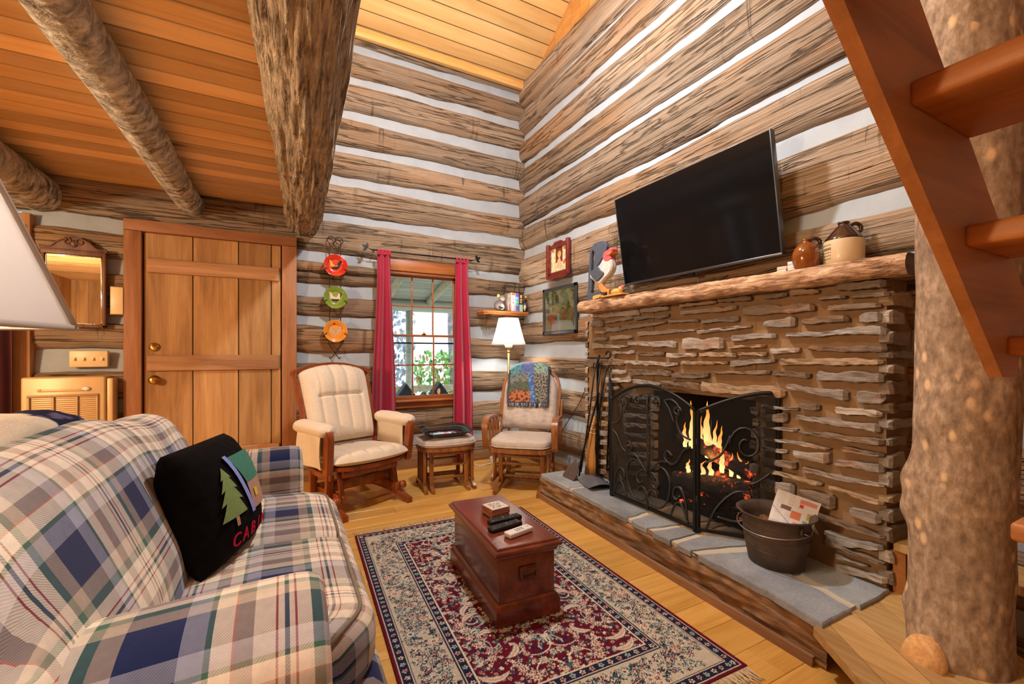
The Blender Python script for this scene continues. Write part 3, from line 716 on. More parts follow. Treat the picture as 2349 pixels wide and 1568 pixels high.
mb = MB(); mb.add([(1.80, 2.92, .150), (1.715, .85, .150), (2.40, .85, .150), (2.40, 2.92, .150), (1.80, 2.92, .168), (1.715, .85, .168), (2.40, .85, .168), (2.40, 2.92, .168)],
                  [[0, 3, 2, 1], [4, 5, 6, 7], [0, 1, 5, 4], [1, 2, 6, 5], [2, 3, 7, 6], [3, 0, 4, 7]]); mb.build('mortar_bed', [M['mortar_pale']], hearth)
def flag(poly, name='flagstone', col=rgb(132, 136, 140), z1=.176):
    # subdivide and roughen the outline, then a softened slab
    pts = []
    for i in range(len(poly)):
        a, b = Vector(poly[i]), Vector(poly[(i + 1) % len(poly)]); n = max(1, int((b - a).length / .025))
        for k in range(n):
            p = a.lerp(b, k / n); pts.append((p.x + .008 * nz(p.x * 14, p.y * 14), p.y + .008 * nz(p.y * 14, p.x * 14, 7)))
    c = Vector((sum(p[0] for p in pts) / len(pts), sum(p[1] for p in pts) / len(pts)))
    sh = lambda k: [(lerp(c.x, p[0], k), lerp(c.y, p[1], k)) for p in pts]
    mb = MB(); n = len(pts); a, b = sh(1.0), sh(.985)
    vs = [(p[0], p[1], .145) for p in a] + [(p[0], p[1], z1 - .006) for p in a] + [(p[0], p[1], z1) for p in b]
    fs = [list(range(n))[::-1], [2 * n + i for i in range(n)]]
    for r_ in (0, 1): fs += [[r_ * n + i, r_ * n + (i + 1) % n, (r_ + 1) * n + (i + 1) % n, (r_ + 1) * n + i] for i in range(n)]
    mb.add(vs, fs, 0, False, None, None, col); return mb.build(name, [M['slate']], hearth)
e = .012
cuts = [((1.80, 2.93), (2.38, 2.93)), ((1.785, 2.50), (2.38, 2.42)), ((1.755, 1.885), (2.20, 1.93)), ((1.745, 1.72), (2.20, 1.62)), ((1.738, 1.55), (2.18, 1.56)), ((1.733, 1.43), (2.18, 1.29))]
for k in range(len(cuts) - 1):
    (a, b), (c_, d) = cuts[k], cuts[k + 1]; g_ = [150, 128, 138, 126, 134][k]
    flag([(a[0] - .008, a[1] - .022), (c_[0] - .008, c_[1] + .022), (d[0], d[1] + .020), (b[0], b[1] - .020)], col=rgb(g_ + 8, g_ + 13, g_ + 18))
flag([(1.726, 1.398), (1.710, 1.06), (1.672, .842), (1.86, .835), (1.912, 1.06), (1.985, 1.305)], col=rgb(148, 153, 160))
flag([(1.96, 1.06), (1.91, .835), (2.145, .835), (2.16, 1.27), (2.04, 1.30)], col=rgb(156, 160, 164))
mb = MB(); mb.add([(1.669, .875, 0), (1.69, .875, 0), (1.775, 2.9, 0), (1.75, 2.9, 0), (1.674, .875, .034), (1.69, .875, .034), (1.775, 2.9, .034), (1.757, 2.9, .034)], [[0, 3, 2, 1], [4, 5, 6, 7], [0, 1, 5, 4], [1, 2, 6, 5], [2, 3, 7, 6], [3, 0, 4, 7]])
struct(mb.build('trim_7', [M['baseb_y']]))

# log mantel with bark on the front edge
mb = MB()
def msec(v):
    y = lerp(2.66, .765, v); xf = lerp(1.955, 2.085, v) + .008 * nz(y * 3); zt_, zb = 1.505, 1.418 + .006 * nz(y * 4)
    p = [(2.40, zb), (xf + .06, zb)]
    for k in range(9):
        a = lerp(-.46 * pi, .46 * pi, k / 8); am = .006 * nz(y * 13, k * 1.3) + .0045 * nz(y * 34, k * 2.3)
        p.append((xf + .030 - (.030 + am) * cos(a) , (zt_ + zb) / 2 + ((zt_ - zb) / 2 + am * .6) * sin(a)))
    p += [(xf + .05, zt_), (2.40, zt_)]
    return [(x, y, z) for x, z in p]
mb.loft([msec(k / 240) for k in range(241)], True, False)
for v, fl in ((0, 1), (1, -1)): mb.add(msec(v), [list(range(13))[::fl]], 1, False, col=(.3, .5, .5))
mantel = mb.build('mantel_log', [M['bark_mantel'], wood('mantel_end', [rgb(84, 62, 44), rgb(120, 94, 68), rgb(144, 116, 88)], 'x', 3, 14, .8, .4, .1, crack=.5)])
tag(mantel, 'half log mantel shelf with rough bark front above the fireplace', 'mantel')

# ------------------------------------------------------------------ burning logs
def fire_log(p0, p1, r, seed, ob=True):
    mb = MB(); p0, p1 = Vector(p0), Vector(p1); ax = (p1 - p0).normalized(); a = ax.orthogonal().normalized(); b = ax.cross(a)
    def fn(u, v):
        t = 2 * pi * u; l = v * (p1 - p0).length
        rr = r * (1 + .18 * noise.noise(Vector((cos(t) * 1.5, sin(t) * 1.5, l * 5 + seed))) + .1 * noise.noise(Vector((cos(t) * 5, sin(t) * 5, l * 14 + seed))))
        return p0 + ax * l + (a * cos(t) + b * sin(t)) * rr
    mb.grid(32, 50, fn, 0, True, cu=True)
    for v, o_ in ((0, -1), (1, 1)): mb.add([fn(k / 32, v) for k in range(32)], [list(range(32))[::o_]], 0, False)
    return mb
g = G('charred_log'); nzz = g.noise(g.coord((9, 9, 9)), 1, 4, .6)
n2 = g.noise(g.coord((40, 40, 40)), 1, 3); gm = g.n('NewGeometry')
pz = g.n('SeparateXYZ', {0: gm.outputs['Normal']}).outputs[2]
em = g.math('MULTIPLY', g.ramp(nzz, [(.56, 0.0), (.66, 1.0)]), g.ramp(n2, [(.4, .1), (.6, 1.0)]))
g.set(Base_Color=g.ramp(nzz, [(.3, rgb(26, 20, 18)), (.7, rgb(70, 54, 44))]), Roughness=.95, Emission_Color=(1, .10, .03, 1), Emission_Strength=g.math('MULTIPLY', em, 3.2)); g.bump(n2, .8, .01); M['char'] = g.m
for (p0, p1, r, lab) in (((2.27, 2.0, .29), (2.245, 1.46, .365), .062, 'charred log lying lowest across the front of the fire'), ((2.42, 2.03, .32), (2.40, 1.50, .34), .06, 'charred log lying behind the front fire log'),
                         ((2.33, 2.02, .575), (2.31, 1.50, .445), .048, 'glowing split log leaning across the top of the fire')):
    tag(fire_log(p0, p1, r, r * 100).build('fire_log', [M['char']]), lab, 'firewood', 'logs burning in the fireplace')
mb = MB()
for y in (1.58, 1.92): mb.tube([(2.20, y, .30), (2.20, y, .215), (2.5, y, .215), (2.5, y, .32)], .009, 6, sq=True); mb.tube([(2.26, y, .178), (2.26, y, .215)], .009, 6); mb.tube([(2.46, y, .178), (2.46, y, .215)], .009, 6)
mb.tube([(2.3, 1.52, .215), (2.3, 1.98, .215)], .008, 6)
tag(mb.build('fire_grate', [M['black']]), 'black iron grate carrying the burning logs', 'grate')
g = G('flame'); at = g.attr().outputs['Color']; tr = g.n('BsdfTransparent'); ee = g.n('Emission', {'Color': at, 'Strength': 3.4})
mx = g.n('MixShader', {0: g.ramp(g.noise(g.coord((30, 30, 9)), 1, 3), [(.3, .25), (.6, .85)]), 1: tr.outputs[0], 2: ee.outputs[0]}); g.nt.links.new(mx.outputs[0], g.out.inputs[0]); M['flame'] = g.m
fl = MB(); random.seed(3)
for (y, x, z0, h, w) in ((1.90, 2.29, .52, .26, .034), (1.865, 2.32, .50, .20, .026), (1.80, 2.30, .48, .30, .036), (1.775, 2.34, .46, .22, .022), (1.72, 2.31, .46, .20, .024), (1.95, 2.28, .52, .14, .022), (1.68, 2.27, .42, .14, .022),
                         (1.63, 2.28, .41, .12, .018), (1.58, 2.29, .41, .13, .018), (1.86, 2.27, .37, .12, .024), (1.80, 2.26, .37, .09, .02), (1.74, 2.26, .38, .10, .022), (1.92, 2.27, .36, .08, .02), (1.54, 2.29, .42, .09, .014)):
    sd = random.random() * 9
    def fn(u, v):
        t = 2 * pi * u; r = w * (sin(pi * min(1, v * 1.25 + .12)) ** .8 if v < .7 else sin(pi * .995) + (1 - v) * 1.25) * (.25 + .75 * (1 - v) ** .6)
        r = w * max(0, (1 - v)) ** .75 * (.55 + .9 * v * (1 - v) * 2.2)
        return (x + r * .6 * sin(t) + .012 * nz(v * 3, sd), y + r * cos(t) + .035 * v * nz(v * 2.5 + sd, sd) + .012 * nz(v * 6, sd + 3), z0 + h * 1.15 * v)
    def cf(u, v): return tuple(lerp(a, b, min(1, v * 1.15)) for a, b in zip((1.0, .72, .28), (1.0, .22, .02)))
    fl.grid(12, 22, fn, 0, True, cu=True, colfn=cf)
tag(fl.build('flames', [M['flame']]), 'orange flames rising from the fire logs', 'fire', kind='stuff')
mb = MB()
for k in range(90):
    y, x = random.uniform(1.5, 2.0), random.uniform(2.22, 2.5); r = random.uniform(.008, .02); mb.ball((x, y, .178 + r * .6), r, r, r * .7, 0, 6)
tag(mb.build('embers', [M['char']]), 'glowing embers under the fire logs', 'embers', kind='stuff')

# ------------------------------------------------------------------ fire screen
scr = thing('fire_screen', 'black scrolled iron fire screen with three mesh panels', 'fire screen')
IRON2 = plain('scroll_iron', rgb(52, 52, 54), .38, .5, .1, 30)
def panel(o, d, wd, topf, name, scrolls, hinge=False):
    """upright panel from ground point o along unit d, width wd, top height topf(t)"""
    p = lambda s_, z, off=0: Vector((o[0] + d[0] * s_ - d[1] * off, o[1] + d[1] * s_ + d[0] * off, z))
    mb = MB(); z0 = .186
    tops = [p(wd * k / 24, topf(k / 24)) for k in range(25)]
    mb.tube([p(0, .177), p(0, topf(0))], .0115, 4, sq=True); mb.tube([p(wd, .177), p(wd, topf(1))], .0115, 4, sq=True)
    mb.tube(tops, .010, 6); mb.tube([p(0, z0 + .012), p(wd, z0 + .012)], .012, 4, sq=True)
    pn = mb.build(name, [M['black']], scr)
    mb = MB(); mb.grid(12, 1, lambda u, v: p(wd * u, lerp(z0, topf(u), v), -.006)); mb.grid(12, 1, lambda u, v: p(wd * (1 - u), lerp(z0, topf(1 - u), v), -.008)); mb.build('mesh', [M['wire']], pn)
    mb = MB()
    for pts in scrolls: mb.tube([p(a * wd, b, -.013) for a, b in pts], .006, 6)
    if scrolls: mb.build('scrollwork', [IRON2], pn)
    return pn
H0, H1 = .815, .925
def S(pts): return [tuple(q)[:2] for q in spline([(a, b, 0) for a, b in pts], 6)]
def mir(sc): return sc + [[(1 - a, b) for a, b in q] for q in sc]
ct = lambda t: H0 + (H1 - H0) * (sin(pi * max(0, min(1, t))) ** .85)
def curl(cx, cz, r, a0, turns, ax=1.0): return [(cx + ax * q[0] / .66, cz + q[1]) for q in spiral(0, 0, r, r * .22, a0, a0 + turns * 2 * pi, 22)]
sc_c = [S([(.5, .44), (.5, .86)]), S([(.04, .66), (.1, .63), (.2, .57), (.24, .52), (.30, .50), (.40, .47), (.5, .40)]), curl(.235, .575, .028, -pi / 2, 1.1)] if 0 else []
half = [S([(.03, .62), (.10, .59), (.17, .52), (.24, .50), (.30, .53), (.27, .57), (.22, .55)]), S([(.24, .505), (.34, .50), (.42, .46), (.49, .41)]),
        S([(.49, .41), (.40, .46), (.30, .46), (.24, .40), (.26, .30), (.34, .235), (.44, .235), (.49, .27), (.47, .31), (.41, .315), (.385, .285)]),
        S([(.06, .23), (.08, .33), (.13, .385), (.19, .375), (.205, .335), (.17, .315), (.14, .34)]), S([(.05, .21), (.12, .30), (.18, .29), (.23, .22)]),
        S([(.49, .41), (.44, .42), (.39, .395), (.37, .36), (.40, .335), (.44, .35)]),
        S([(.03, .66), (.12, .68), (.17, .75), (.14, .82), (.22, .86), (.30, .85)]), curl(.16, .80, .03, pi, -1.2), curl(.38, .83, .03, 0, 1.2), S([(.40, .86), (.45, .87), (.5, .86)]), S([(.20, .74), (.24, .80), (.30, .85)])]
sc_c = mir(half) + [S([(.5, .19), (.5, .30)]), S([(.5, .40), (.5, .87)])]
panel((1.927, 2.238), (0, -1), .655, ct, 'center_panel', sc_c)
L2 = .36
st = lambda t: H0 + (H1 - H0) * sin(.5 * pi * t)
sd_s = [S([(.1, .20), (.25, .33), (.5, .42), (.75, .40), (.95, .30)]), S([(.25, .28), (.5, .27), (.7, .30), (.95, .27)]), curl(.62, .66, .10, pi, -1.3, 1.4), S([(.1, .55), (.3, .60), (.42, .70)]), S([(.5, .47), (.7, .47), (.9, .53)])]
v = Vector((.20, -.28)).normalized(); panel((1.932, 1.568), (v.x, v.y), L2, st, 'side_panel', sd_s)
v = Vector((.22, .27)).normalized(); panel((1.932, 2.25), (v.x, v.y), L2 * .9, st, 'side_panel', sd_s)
for z in (.30, .60):
    for yy in (1.576, 2.245): mb = MB(); mb.lathe([(.008, 0), (.008, .07)], 8, 0, T((1.93, yy, z))); mb.build('hinge', [M['black']], scr)

# ------------------------------------------------------------------ fire tools on a stand
stand = thing('fire_tool_stand', 'black wrought iron fire tool stand left of the fire screen', 'tool stand', (2.10, 2.60, .176))
mb = MB(); mb.tube([(0, 0, .01), (0, 0, .88), (0, -.02, .93)], .009, 8); mb.build('post', [M['black']], stand)
mb = MB()
for a in (.4, 2.5, 4.6): mb.tube(spline([(0, 0, .03), (.05 * cos(a), .05 * sin(a), .02), (.11 * cos(a), .11 * sin(a), .004), (.13 * cos(a), .13 * sin(a), .012)], 5), .006, 6)
mb.build('foot', [M['black']], stand)
mb = MB(); mb.tube([(-.02, .10, .905), (0, 0, .905), (.01, -.10, .905)], .006, 6); mb.tube([(q[0] * 0, -.12 + q[0], .93 + q[1]) for q in spiral(0, 0, .024, .024, 0, 5.2, 14)], .006, 6); mb.build('hook_bar', [M['black']], stand)
def tool(name, label, cat, pts, r, extra, mats, twist=True):
    t = thing(name, label, cat, pts[-1], 0, 'fireplace tools'); o = Vector(pts[-1])
    mb = MB(); q = [Vector(p) - o for p in pts]; mb.tube(q, r, 6); h = q[0]
    mb.tube([h + Vector((0, .016 * sin(a), .02 + .024 * cos(a))) for a in [k * 2 * pi / 12 for k in range(12)]], .004, 6, closed=True)
    mb.build('shaft', [M['black']], t); extra(t, q); return t
def ex_poker(t, q):
    mb = MB(); mb.tube([q[-1], q[-1] + Vector((0, 0, -.0))], .004); mb.tube(spline([q[-1] + Vector((0, 0, .05)), q[-1] + Vector((-.0, .02, .04)), q[-1] + Vector((0, .03, .015))], 4), .004, 6); mb.build('hook', [M['black']], t)
tool('poker', 'thin black poker leaning furthest left among the fire tools', 'poker', [(2.06, 2.585, 1.00), (2.06, 2.64, .70), (2.05, 2.74, .20)], .006, ex_poker, None)
def ex_shovel(t, q):
    mb = MB()
    def fn(u, v):
        w = lerp(.028, .075, smooth01(v * 1.3)); s_ = (u - .5) * 2
        return (-.02 - .15 * v * .45 + .012 * s_ * s_, s_ * w + .03 * v, .11 - .135 * v + .030 * s_ * s_)
    mb.grid(12, 12, fn); mb.grid(12, 12, lambda u, v: Vector(fn(1 - u, v)) + Vector((.004, 0, -.003))); mb.build('blade', [plain('worn_steel', rgb(104, 92, 88), .5, .5, .2, 30, .2, 60)], t)
tool('ash_shovel', 'rusty iron ash shovel leaning against the tool stand', 'shovel', [(2.085, 2.55, 1.0), (2.07, 2.58, .75), (2.02, 2.64, .45), (2.00, 2.66, .36), (1.975, 2.665, .182)], .0075, ex_shovel, None)
def ex_broom(t, q):
    mb = MB(); mb.loft([[(.0 + (.022 + .03 * k) * cos(a) * .55, (.02 + .045 * k) * sin(a) + .035 * k, .46 - .455 * k) for a in [j * 2 * pi / 20 for j in range(20)]] for k in [0, .15, .3, .45, .6, .8, 1]])
    mb.build('bristles', [wood('broom_straw', [rgb(150, 92, 34), rgb(196, 134, 62), rgb(216, 160, 86)], 'z', 2, 70, .8, .6, .1, fine=.4)], t)
    for z, r in ((.33, .030), (.36, .0285), (.40, .026)): mb = MB(); mb.tube([(r * .6 * cos(a), r * 1.1 * sin(a) + .01, z) for a in [k * 2 * pi / 16 for k in range(16)]], .003, 5, closed=True); mb.build('binding', [M['cream']], t)
bt = tool('hearth_broom', 'straw hearth broom with twisted dark handle', 'broom', [(2.115, 2.53, .98), (2.105, 2.56, .80), (2.10, 2.59, .64), (2.09, 2.64, .182)], .008, ex_broom, None)
def ex_tong(t, q):
    mb = MB(); mb.tube(spline([q[1], q[1] + Vector((0, -.03, -.12)), q[1] + Vector((0, -.045, -.3)), q[2] + Vector((0, -.005, 0))], 6), .005, 6); mb.build('jaw', [M['black']], t)
tool('log_tongs', 'black iron log tongs hanging on the stand next to the broom', 'tongs', [(2.115, 2.485, .98), (2.115, 2.49, .66), (2.12, 2.52, .25)], .006, ex_tong, None)
mb = MB()
def pan(u, v):
    s_ = (u - .5) * 2; return (.20 * (v - .5) * 1.0, .13 * s_ * (1 - .1 * v), .004 + .045 * (abs(s_) ** 3) * (1 - v) * .6 + .038 * sin(pi * v) * (1 - s_ * s_ * .4))
mb.grid(20, 14, pan); mb.grid(20, 14, lambda u, v: Vector(pan(1 - u, v)) - Vector((0, 0, .003)))
dp = mb.build('dust_pan', [plain('grey_sheet_steel', rgb(122, 128, 138), .4, .6, .08, 20, .05, 40)]); dp.location = (1.99, 2.47, .177); dp.rotation_euler = (0, 0, -.25)
tag(dp, 'grey metal dust pan lying on the hearth under the tools', 'dust pan')

# ------------------------------------------------------------------ cast iron bucket
bk = thing('iron_bucket', 'rusty oval cast iron pot with wire bail standing on the hearth', 'bucket', (1.970, 1.185, .176))
rust = plain('rusty_iron', rgb(82, 68, 58), .7, .25, .3, 14, .3, 70, .3, dist=.003)
RBs = [(0, 0, 0), (.100, .0, 0), (.112, .006, 0), (.124, .07, 0), (.134, .13, 0), (.138, .175, 0), (.136, .20, 0), (.140, .212, 0), (.160, .226, 0), (.164, .231, 0), (.160, .234, 0), (.138, .220, 0), (.130, .19, 0), (.118, .08, 0), (.0, .07, 0)]
ell = Matrix.Diagonal((.92, 1.0, 1.0, 1))
mb = MB(); mb.lathe([(r, z) for r, z, _ in RBs], 48, 0, ell, caps=False)
for z, r in ((.075, .1255), (.135, .1355), (.178, .1385)): mb.tube([(r * .92 * cos(a), r * sin(a), z) for a in [k * 2 * pi / 48 for k in range(48)]], .0022, 5, closed=True)
for k in range(5): mb.ball((.06 * cos(k * 1.256), .07 * sin(k * 1.256), .0), .012, .012, .006, 0, 8)
mb.build('pot', [rust], bk)
mb = MB(); rr = [(-.06, -.135, .19)] 
ea, eb = Vector((-.040, -.139, .190)), Vector((.040, .139, .190))
for ear in (ea, eb): mb = MB(); mb.tube([ear + Vector((.012 * cos(a), .0, .014 * sin(a))) for a in [k * 2 * pi / 12 for k in range(12)]], .0045, 6, closed=True); mb.build('ear', [rust], bk)
mb = MB(); b_ = [ea + Vector((0, -.004, -.004))]
for k in range(17):
    t = lerp(-.55 * pi, -1.42 * pi, k / 16); b_.append(Vector((.148 * cos(t) , .158 * sin(t) , .178 - .022 * sin(pi * k / 16))))
b_.append(eb + Vector((-.02, .006, -.004))); mb.tube(b_, .003, 6); mb.build('bail', [plain('bail_wire', rgb(150, 130, 116), .4, .8)], bk)
mb = MB(); mb.grid(30, 30, lambda u, v: ((u - .5) * .225, (v - .5) * .245, .165 + .03 * nz(u * 5, v * 5) + .015 * nz(u * 17, v * 17)) if ((u - .5) ** 2 + (v - .5) ** 2) < .25 else ((u - .5) * .225 * .5 / max(.5, sqrt((u - .5) ** 2 + (v - .5) ** 2)), (v - .5) * .245 * .5 / max(.5, sqrt((u - .5) ** 2 + (v - .5) ** 2)), .155))
tag(mb.build('kindling_debris', [plain('bark_debris', rgb(122, 84, 56), .95, 0, .5, 60, .8, 160, .1)]), 'brown bark litter filling the iron pot', 'kindling', kind='stuff').location = (1.970, 1.185, .176)
# paper in the bucket
mb = MB()
def pap(u, v): return ((u - .5) * .17, (v - .5) * .20, .012 * sin(u * 3.1 + v) + .02 * (v - .5) ** 2 * 4)
def papc(u, v):
    c = (.80, .78, .77)
    for (a, b, w, h, k) in ((.62, .80, .05, .04, (.75, .06, .05)), (.55, .56, .12, .09, (.72, .22, .12)), (.30, .66, .12, .05, (.22, .12, .10)), (.75, .9, .2, .05, (.7, .3, .25)), (.3, .2, .05, .05, (.2, .25, .4)), (.45, .12, .11, .06, (.75, .10, .10)), (.85, .2, .13, .12, (.55, .05, .05)), (.85, .62, .06, .08, (.65, .45, .15)), (.62, .38, .10, .04, (.8, .3, .28)), (.78, .45, .05, .05, (.25, .35, .55))):
        if abs(u - a) < w and abs(v - b) < h: c = k
    if abs((u * .6 + v) - .62) < .01: c = (.3, .28, .5)
    if c[0] > .78 and (v * 40) % 2 < .7 and u < .45 and (u * 13) % 3 > 1: c = (.62, .60, .60)
    return c
mb.grid(64, 64, pap, colfn=papc); mb.grid(64, 64, lambda u, v: Vector(pap(1 - u, v)) - Vector((0, 0, .0012)), col=(.8, .78, .77))
o = mb.build('newspaper_flyer', [M['vc']], None, frame((2.020, 1.14, .385), (.52, -.80, -.25), (.25, -.05, .95)))
tag(o, 'folded white and red advertising flyer stuck in the iron pot', 'paper')
# ------------------------------------------------------------------ sofa
def shrink(sec, k, d=(0, 0, 0)):
    c = sum((Vector(p) for p in sec), Vector()) / len(sec)
    return [c + (Vector(p) - c) * k + Vector(d) for p in sec]
sofa = thing('plaid_sofa', 'blue and cream plaid loveseat with rolled arms', 'sofa', (-.22, 1.70, 0)); SM = T((.22, -1.70, 0))
def backsec(y):
    zr = .935 - .065 * smooth01((y - 1.55) / .6) - .03 * smooth01((1.25 - y) / .4)
    zr -= .20 * max(0, (y - 2.25) / .33) ** 2.4 + .16 * max(0, (1.0 - y) / .2) ** 2
    cr = .016 * math.exp(-((y - 1.83) / .035) ** 2)
    b = .012 * cos((y - 1.4) * 4)
    p = [(-.20, .36), (-.235, .46), (-.262 + b, .56), (-.30 + b - cr * .6, .66), (-.345 + b - cr, zr - .165), (-.385 + b - cr, zr - .085), (-.43 - cr, zr - .028 - cr * .4), (-.49, zr - cr * .5), (-.555, zr - .006), (-.62, zr - .035), (-.675, zr - .10), (-.70, zr - .22), (-.70, .5), (-.69, .1), (-.45, .1), (-.35, .25)]
    return [(x, y, z) for x, z in p]
ys = [.86 + k * (2.56 - .86) / 60 for k in range(61)]
secs = [shrink(backsec(.86), .62, (0, -.045, .0)), shrink(backsec(.86), .85, (0, -.03, 0))] + [backsec(y) for y in ys] + [shrink(backsec(2.56), .88, (0, .03, 0)), shrink(backsec(2.56), .66, (0, .045, 0))]
mb = MB(); mb.loft([[q for q in spline(s_, 3, True)] for s_ in secs], uv0=(.06, .07)); mb.build('back', [M['plaid']], sofa, SM)
def armsec(x, yc, sg, inner=.14):
    """yc: centre line, sg: +1 when the inner side faces +Y"""
    p = [(.13, .12), (.135, .34), (.125, .48), (.13, .555), (.115, .615), (.06, .645), (-.02, .648), (-.10, .625), (-.155, .57), (-.165, .50), (-.135, .44), (-.115, .36), (-.115, .10)]
    return [(x, yc + sg * a, z + .010 * sin((x + .3) * 5)) for a, z in p]
def arm(yc, sg, x1, uvo):
    q = (lambda x: armsec(x, yc, sg)) if sg > 0 else (lambda x: armsec(x, yc, sg)[::-1])
    xs = [lerp(-.64, x1 - .05, k / 24) for k in range(25)]
    secs = [q(x) for x in xs] + [shrink(q(x1 - .05), .985, (.026, 0, 0)), shrink(q(x1 - .05), .955, (.043, 0, 0)), shrink(q(x1 - .05), .90, (.052, 0, 0)), shrink(q(x1 - .05), .6, (.057, 0, 0)), shrink(q(x1 - .05), .15, (.059, 0, 0))]
    mb = MB(); mb.loft([spline(s_, 3, True) for s_ in secs], uv0=uvo); return mb.build('arm', [M['plaid']], sofa, SM)
arm(.965, 1, .075, (.11, .23)); arm(2.415, -1, .085, (.04, .05))
def cushsec(y, x0, x1, z0, z1, e):
    n = 28; p = []
    cx, cz, hx, hz = (x0 + x1) / 2, (z0 + z1) / 2, (x1 - x0) / 2, (z1 - z0) / 2
    for k in range(n):
        a = 2 * pi * k / n; c, s_ = cos(a), sin(a)
        px = abs(c) ** .34 * (1 if c > 0 else -1) * hx; pz = abs(s_) ** (.55 if s_ > 0 else .4) * (1 if s_ > 0 else -1) * hz
        if s_ > 0: pz += .018 * cos(pz) * (1 - (px / hx) ** 2)
        p.append((cx + px, y, cz + pz))
    return p
def seat(y0, y1, uvo, corner):
    """corner: -1 rounds the front corner at y0, +1 at y1"""
    secs = []; n = 26
    for k in range(n + 1):
        t = k / n; y = lerp(y0, y1, t); d = min(t, 1 - t) * (y1 - y0); sag = .022 * (1 - min(1, d / .05)) ** 2
        dc = (y - y0) if corner < 0 else (y1 - y); xr = .225 - .10 * max(0, 1 - dc / .14) ** 2.2
        secs.append(cushsec(y, -.34, xr, .285, .462 - sag, 0))
    secs = [shrink(secs[0], .86, (0, -.012, 0))] + secs + [shrink(secs[-1], .86, (0, .012, 0))]
    mb = MB(); mb.loft(secs, uv0=uvo); sc = mb.build('seat_cushion', [M['plaid']], sofa, SM)
    mb = MB()
    def front(sec, up): # welt along the front edge
        q = [p for p in sec if p[0] > .0]; return max(q, key=lambda p: p[0] * 1.0 + p[2] * (2.2 if up else -2.2))
    for up in (1, 0): mb.tube([Vector(front(s_, up)) + Vector((.002, 0, .001)) for s_ in secs[1:-1]], .0055, 6)
    mb.build('welt', [plain('olive_welt', rgb(132, 120, 100), .9, 0, .1, 60)], sc, None)
seat(1.09, 1.715, (.17, .02), -1); seat(1.735, 2.30, (.20, .10), 1)
mb = MB()
def decksec(y):
    c = .05 * max(0, 1 - (y - .98) / .16) ** 2 if y < 1.14 else (.05 * max(0, 1 - (2.44 - y) / .16) ** 2 if y > 2.28 else 0)
    x1 = .235 - c
    return [(-.60, y, .05), (x1 - .06, y, .05), (x1 - .015, y, .07), (x1 + .012, y, .14), (x1 + .018, y, .20), (x1 + .008, y, .26), (x1 - .03, y, .298), (x1 - .1, y, .305), (-.60, y, .30)]
mb.loft([decksec(lerp(.98, 2.44, k / 40)) for k in range(41)], uv0=(.05, .14)); mb.build('front_rail', [M['plaid']], sofa, SM)
for x in (-.62, .12):
    for y in (.93, 2.45):
        mb = MB(); mb.lathe([(.018, 0), (.026, .02), (.03, .10)], 12, 0, T((x, y, 0))); mb.build('leg', [M['walnut']], sofa, SM)

# black plush pillow with a felt cabin, tree and lettering
pil = thing('throw_pillow', 'black plush pillow with felt tree and cabin applique on plaid loveseat', 'pillow', (-.215, 1.66, .455))
PM = frame((-.195, 1.690, .650), (.30, .95, 0), (-.26, .07, .96))    # local x along the pillow, y up, z out of the front
PW, PH, PT = .205, .205, .105
def pz(x, y):
    a, b = min(1, abs(x) / PW), min(1, abs(y) / PH); return PT * max(0, (1 - a ** 2.6)) ** .55 * max(0, (1 - b ** 2.6)) ** .55
def px_(u, v):
    x, y = (u * 2 - 1), (v * 2 - 1); k = 1 - .09 * (1 - y * y) ; k2 = 1 - .09 * (1 - x * x)
    c_ = 1 - .09 * (x * y) ** 2; return x * PW * k * c_, y * PH * k2 * c_
def pfront(u, v, s_=1):
    x, y = px_(u, v); a, b = abs(u * 2 - 1), abs(v * 2 - 1)
    return (x, y, s_ * PT * max(0, 1 - a ** 2.4) ** .5 * max(0, 1 - b ** 2.4) ** .5 + .003 * nz(x * 30, y * 30))
mb = MB(); mb.grid(36, 36, lambda u, v: pfront(u, v)); mb.grid(36, 36, lambda u, v: pfront(1 - u, v, -1)); mb.build('pillow_cover', [M['velvet']], pil, T((.215, -1.66, -.455)) @ PM)
def applique(name, poly, mat, lift=.004, n=10):
    """felt patch lying on the bulged pillow front"""
    bm = bmesh.new(); vs = [bm.verts.new((p[0], p[1], 0)) for p in poly]; bm.faces.new(vs); bmesh.ops.triangulate(bm, faces=bm.faces[:])
    for _ in range(3): bmesh.ops.subdivide_edges(bm, edges=[e for e in bm.edges if e.calc_length() > .012], cuts=1, use_grid_fill=False)
    bmesh.ops.triangulate(bm, faces=bm.faces[:]); bm.verts.index_update()
    f = lambda p: (p[0], p[1], PT * max(0, 1 - (abs(p[0]) / PW) ** 2.4) ** .5 * max(0, 1 - (abs(p[1]) / PH) ** 2.4) ** .5 + lift)
    mb = MB(); mb.add([f(v.co) for v in bm.verts], [[v.index for v in q.verts] for q in bm.faces], 0, True); bm.free()
    return mb.build(name, [mat], pil, T((.215, -1.66, -.455)) @ PM)
felt = lambda n, c: plain(n, c, .95, 0, .12, 120, .3, 400, .1)
F = {k: felt('felt_' + k, c) for k, c in (('sage', rgb(126, 148, 92)), ('lilac', rgb(140, 150, 216)), ('teal', rgb(74, 128, 108)), ('tan', rgb(178, 140, 122)), ('yellow', rgb(218, 190, 60)), ('pink', rgb(205, 30, 66)))}
tx = -.095
tree = [(tx, .10)]
for k, (w, z) in enumerate(((.022, .062), (.012, .066), (.034, .026), (.018, .032), (.046, -.012), (.026, -.006), (.054, -.056))): tree.append((tx + w, z))
tree2 = [(2 * tx - a, b) for a, b in tree[1:]][::-1]
applique('felt_tree', tree + tree2, F['sage']); applique('felt_trunk', [(tx - .006, -.05), (tx + .008, -.05), (tx + .010, -.085), (tx - .004, -.085)], F['tan'], .003)
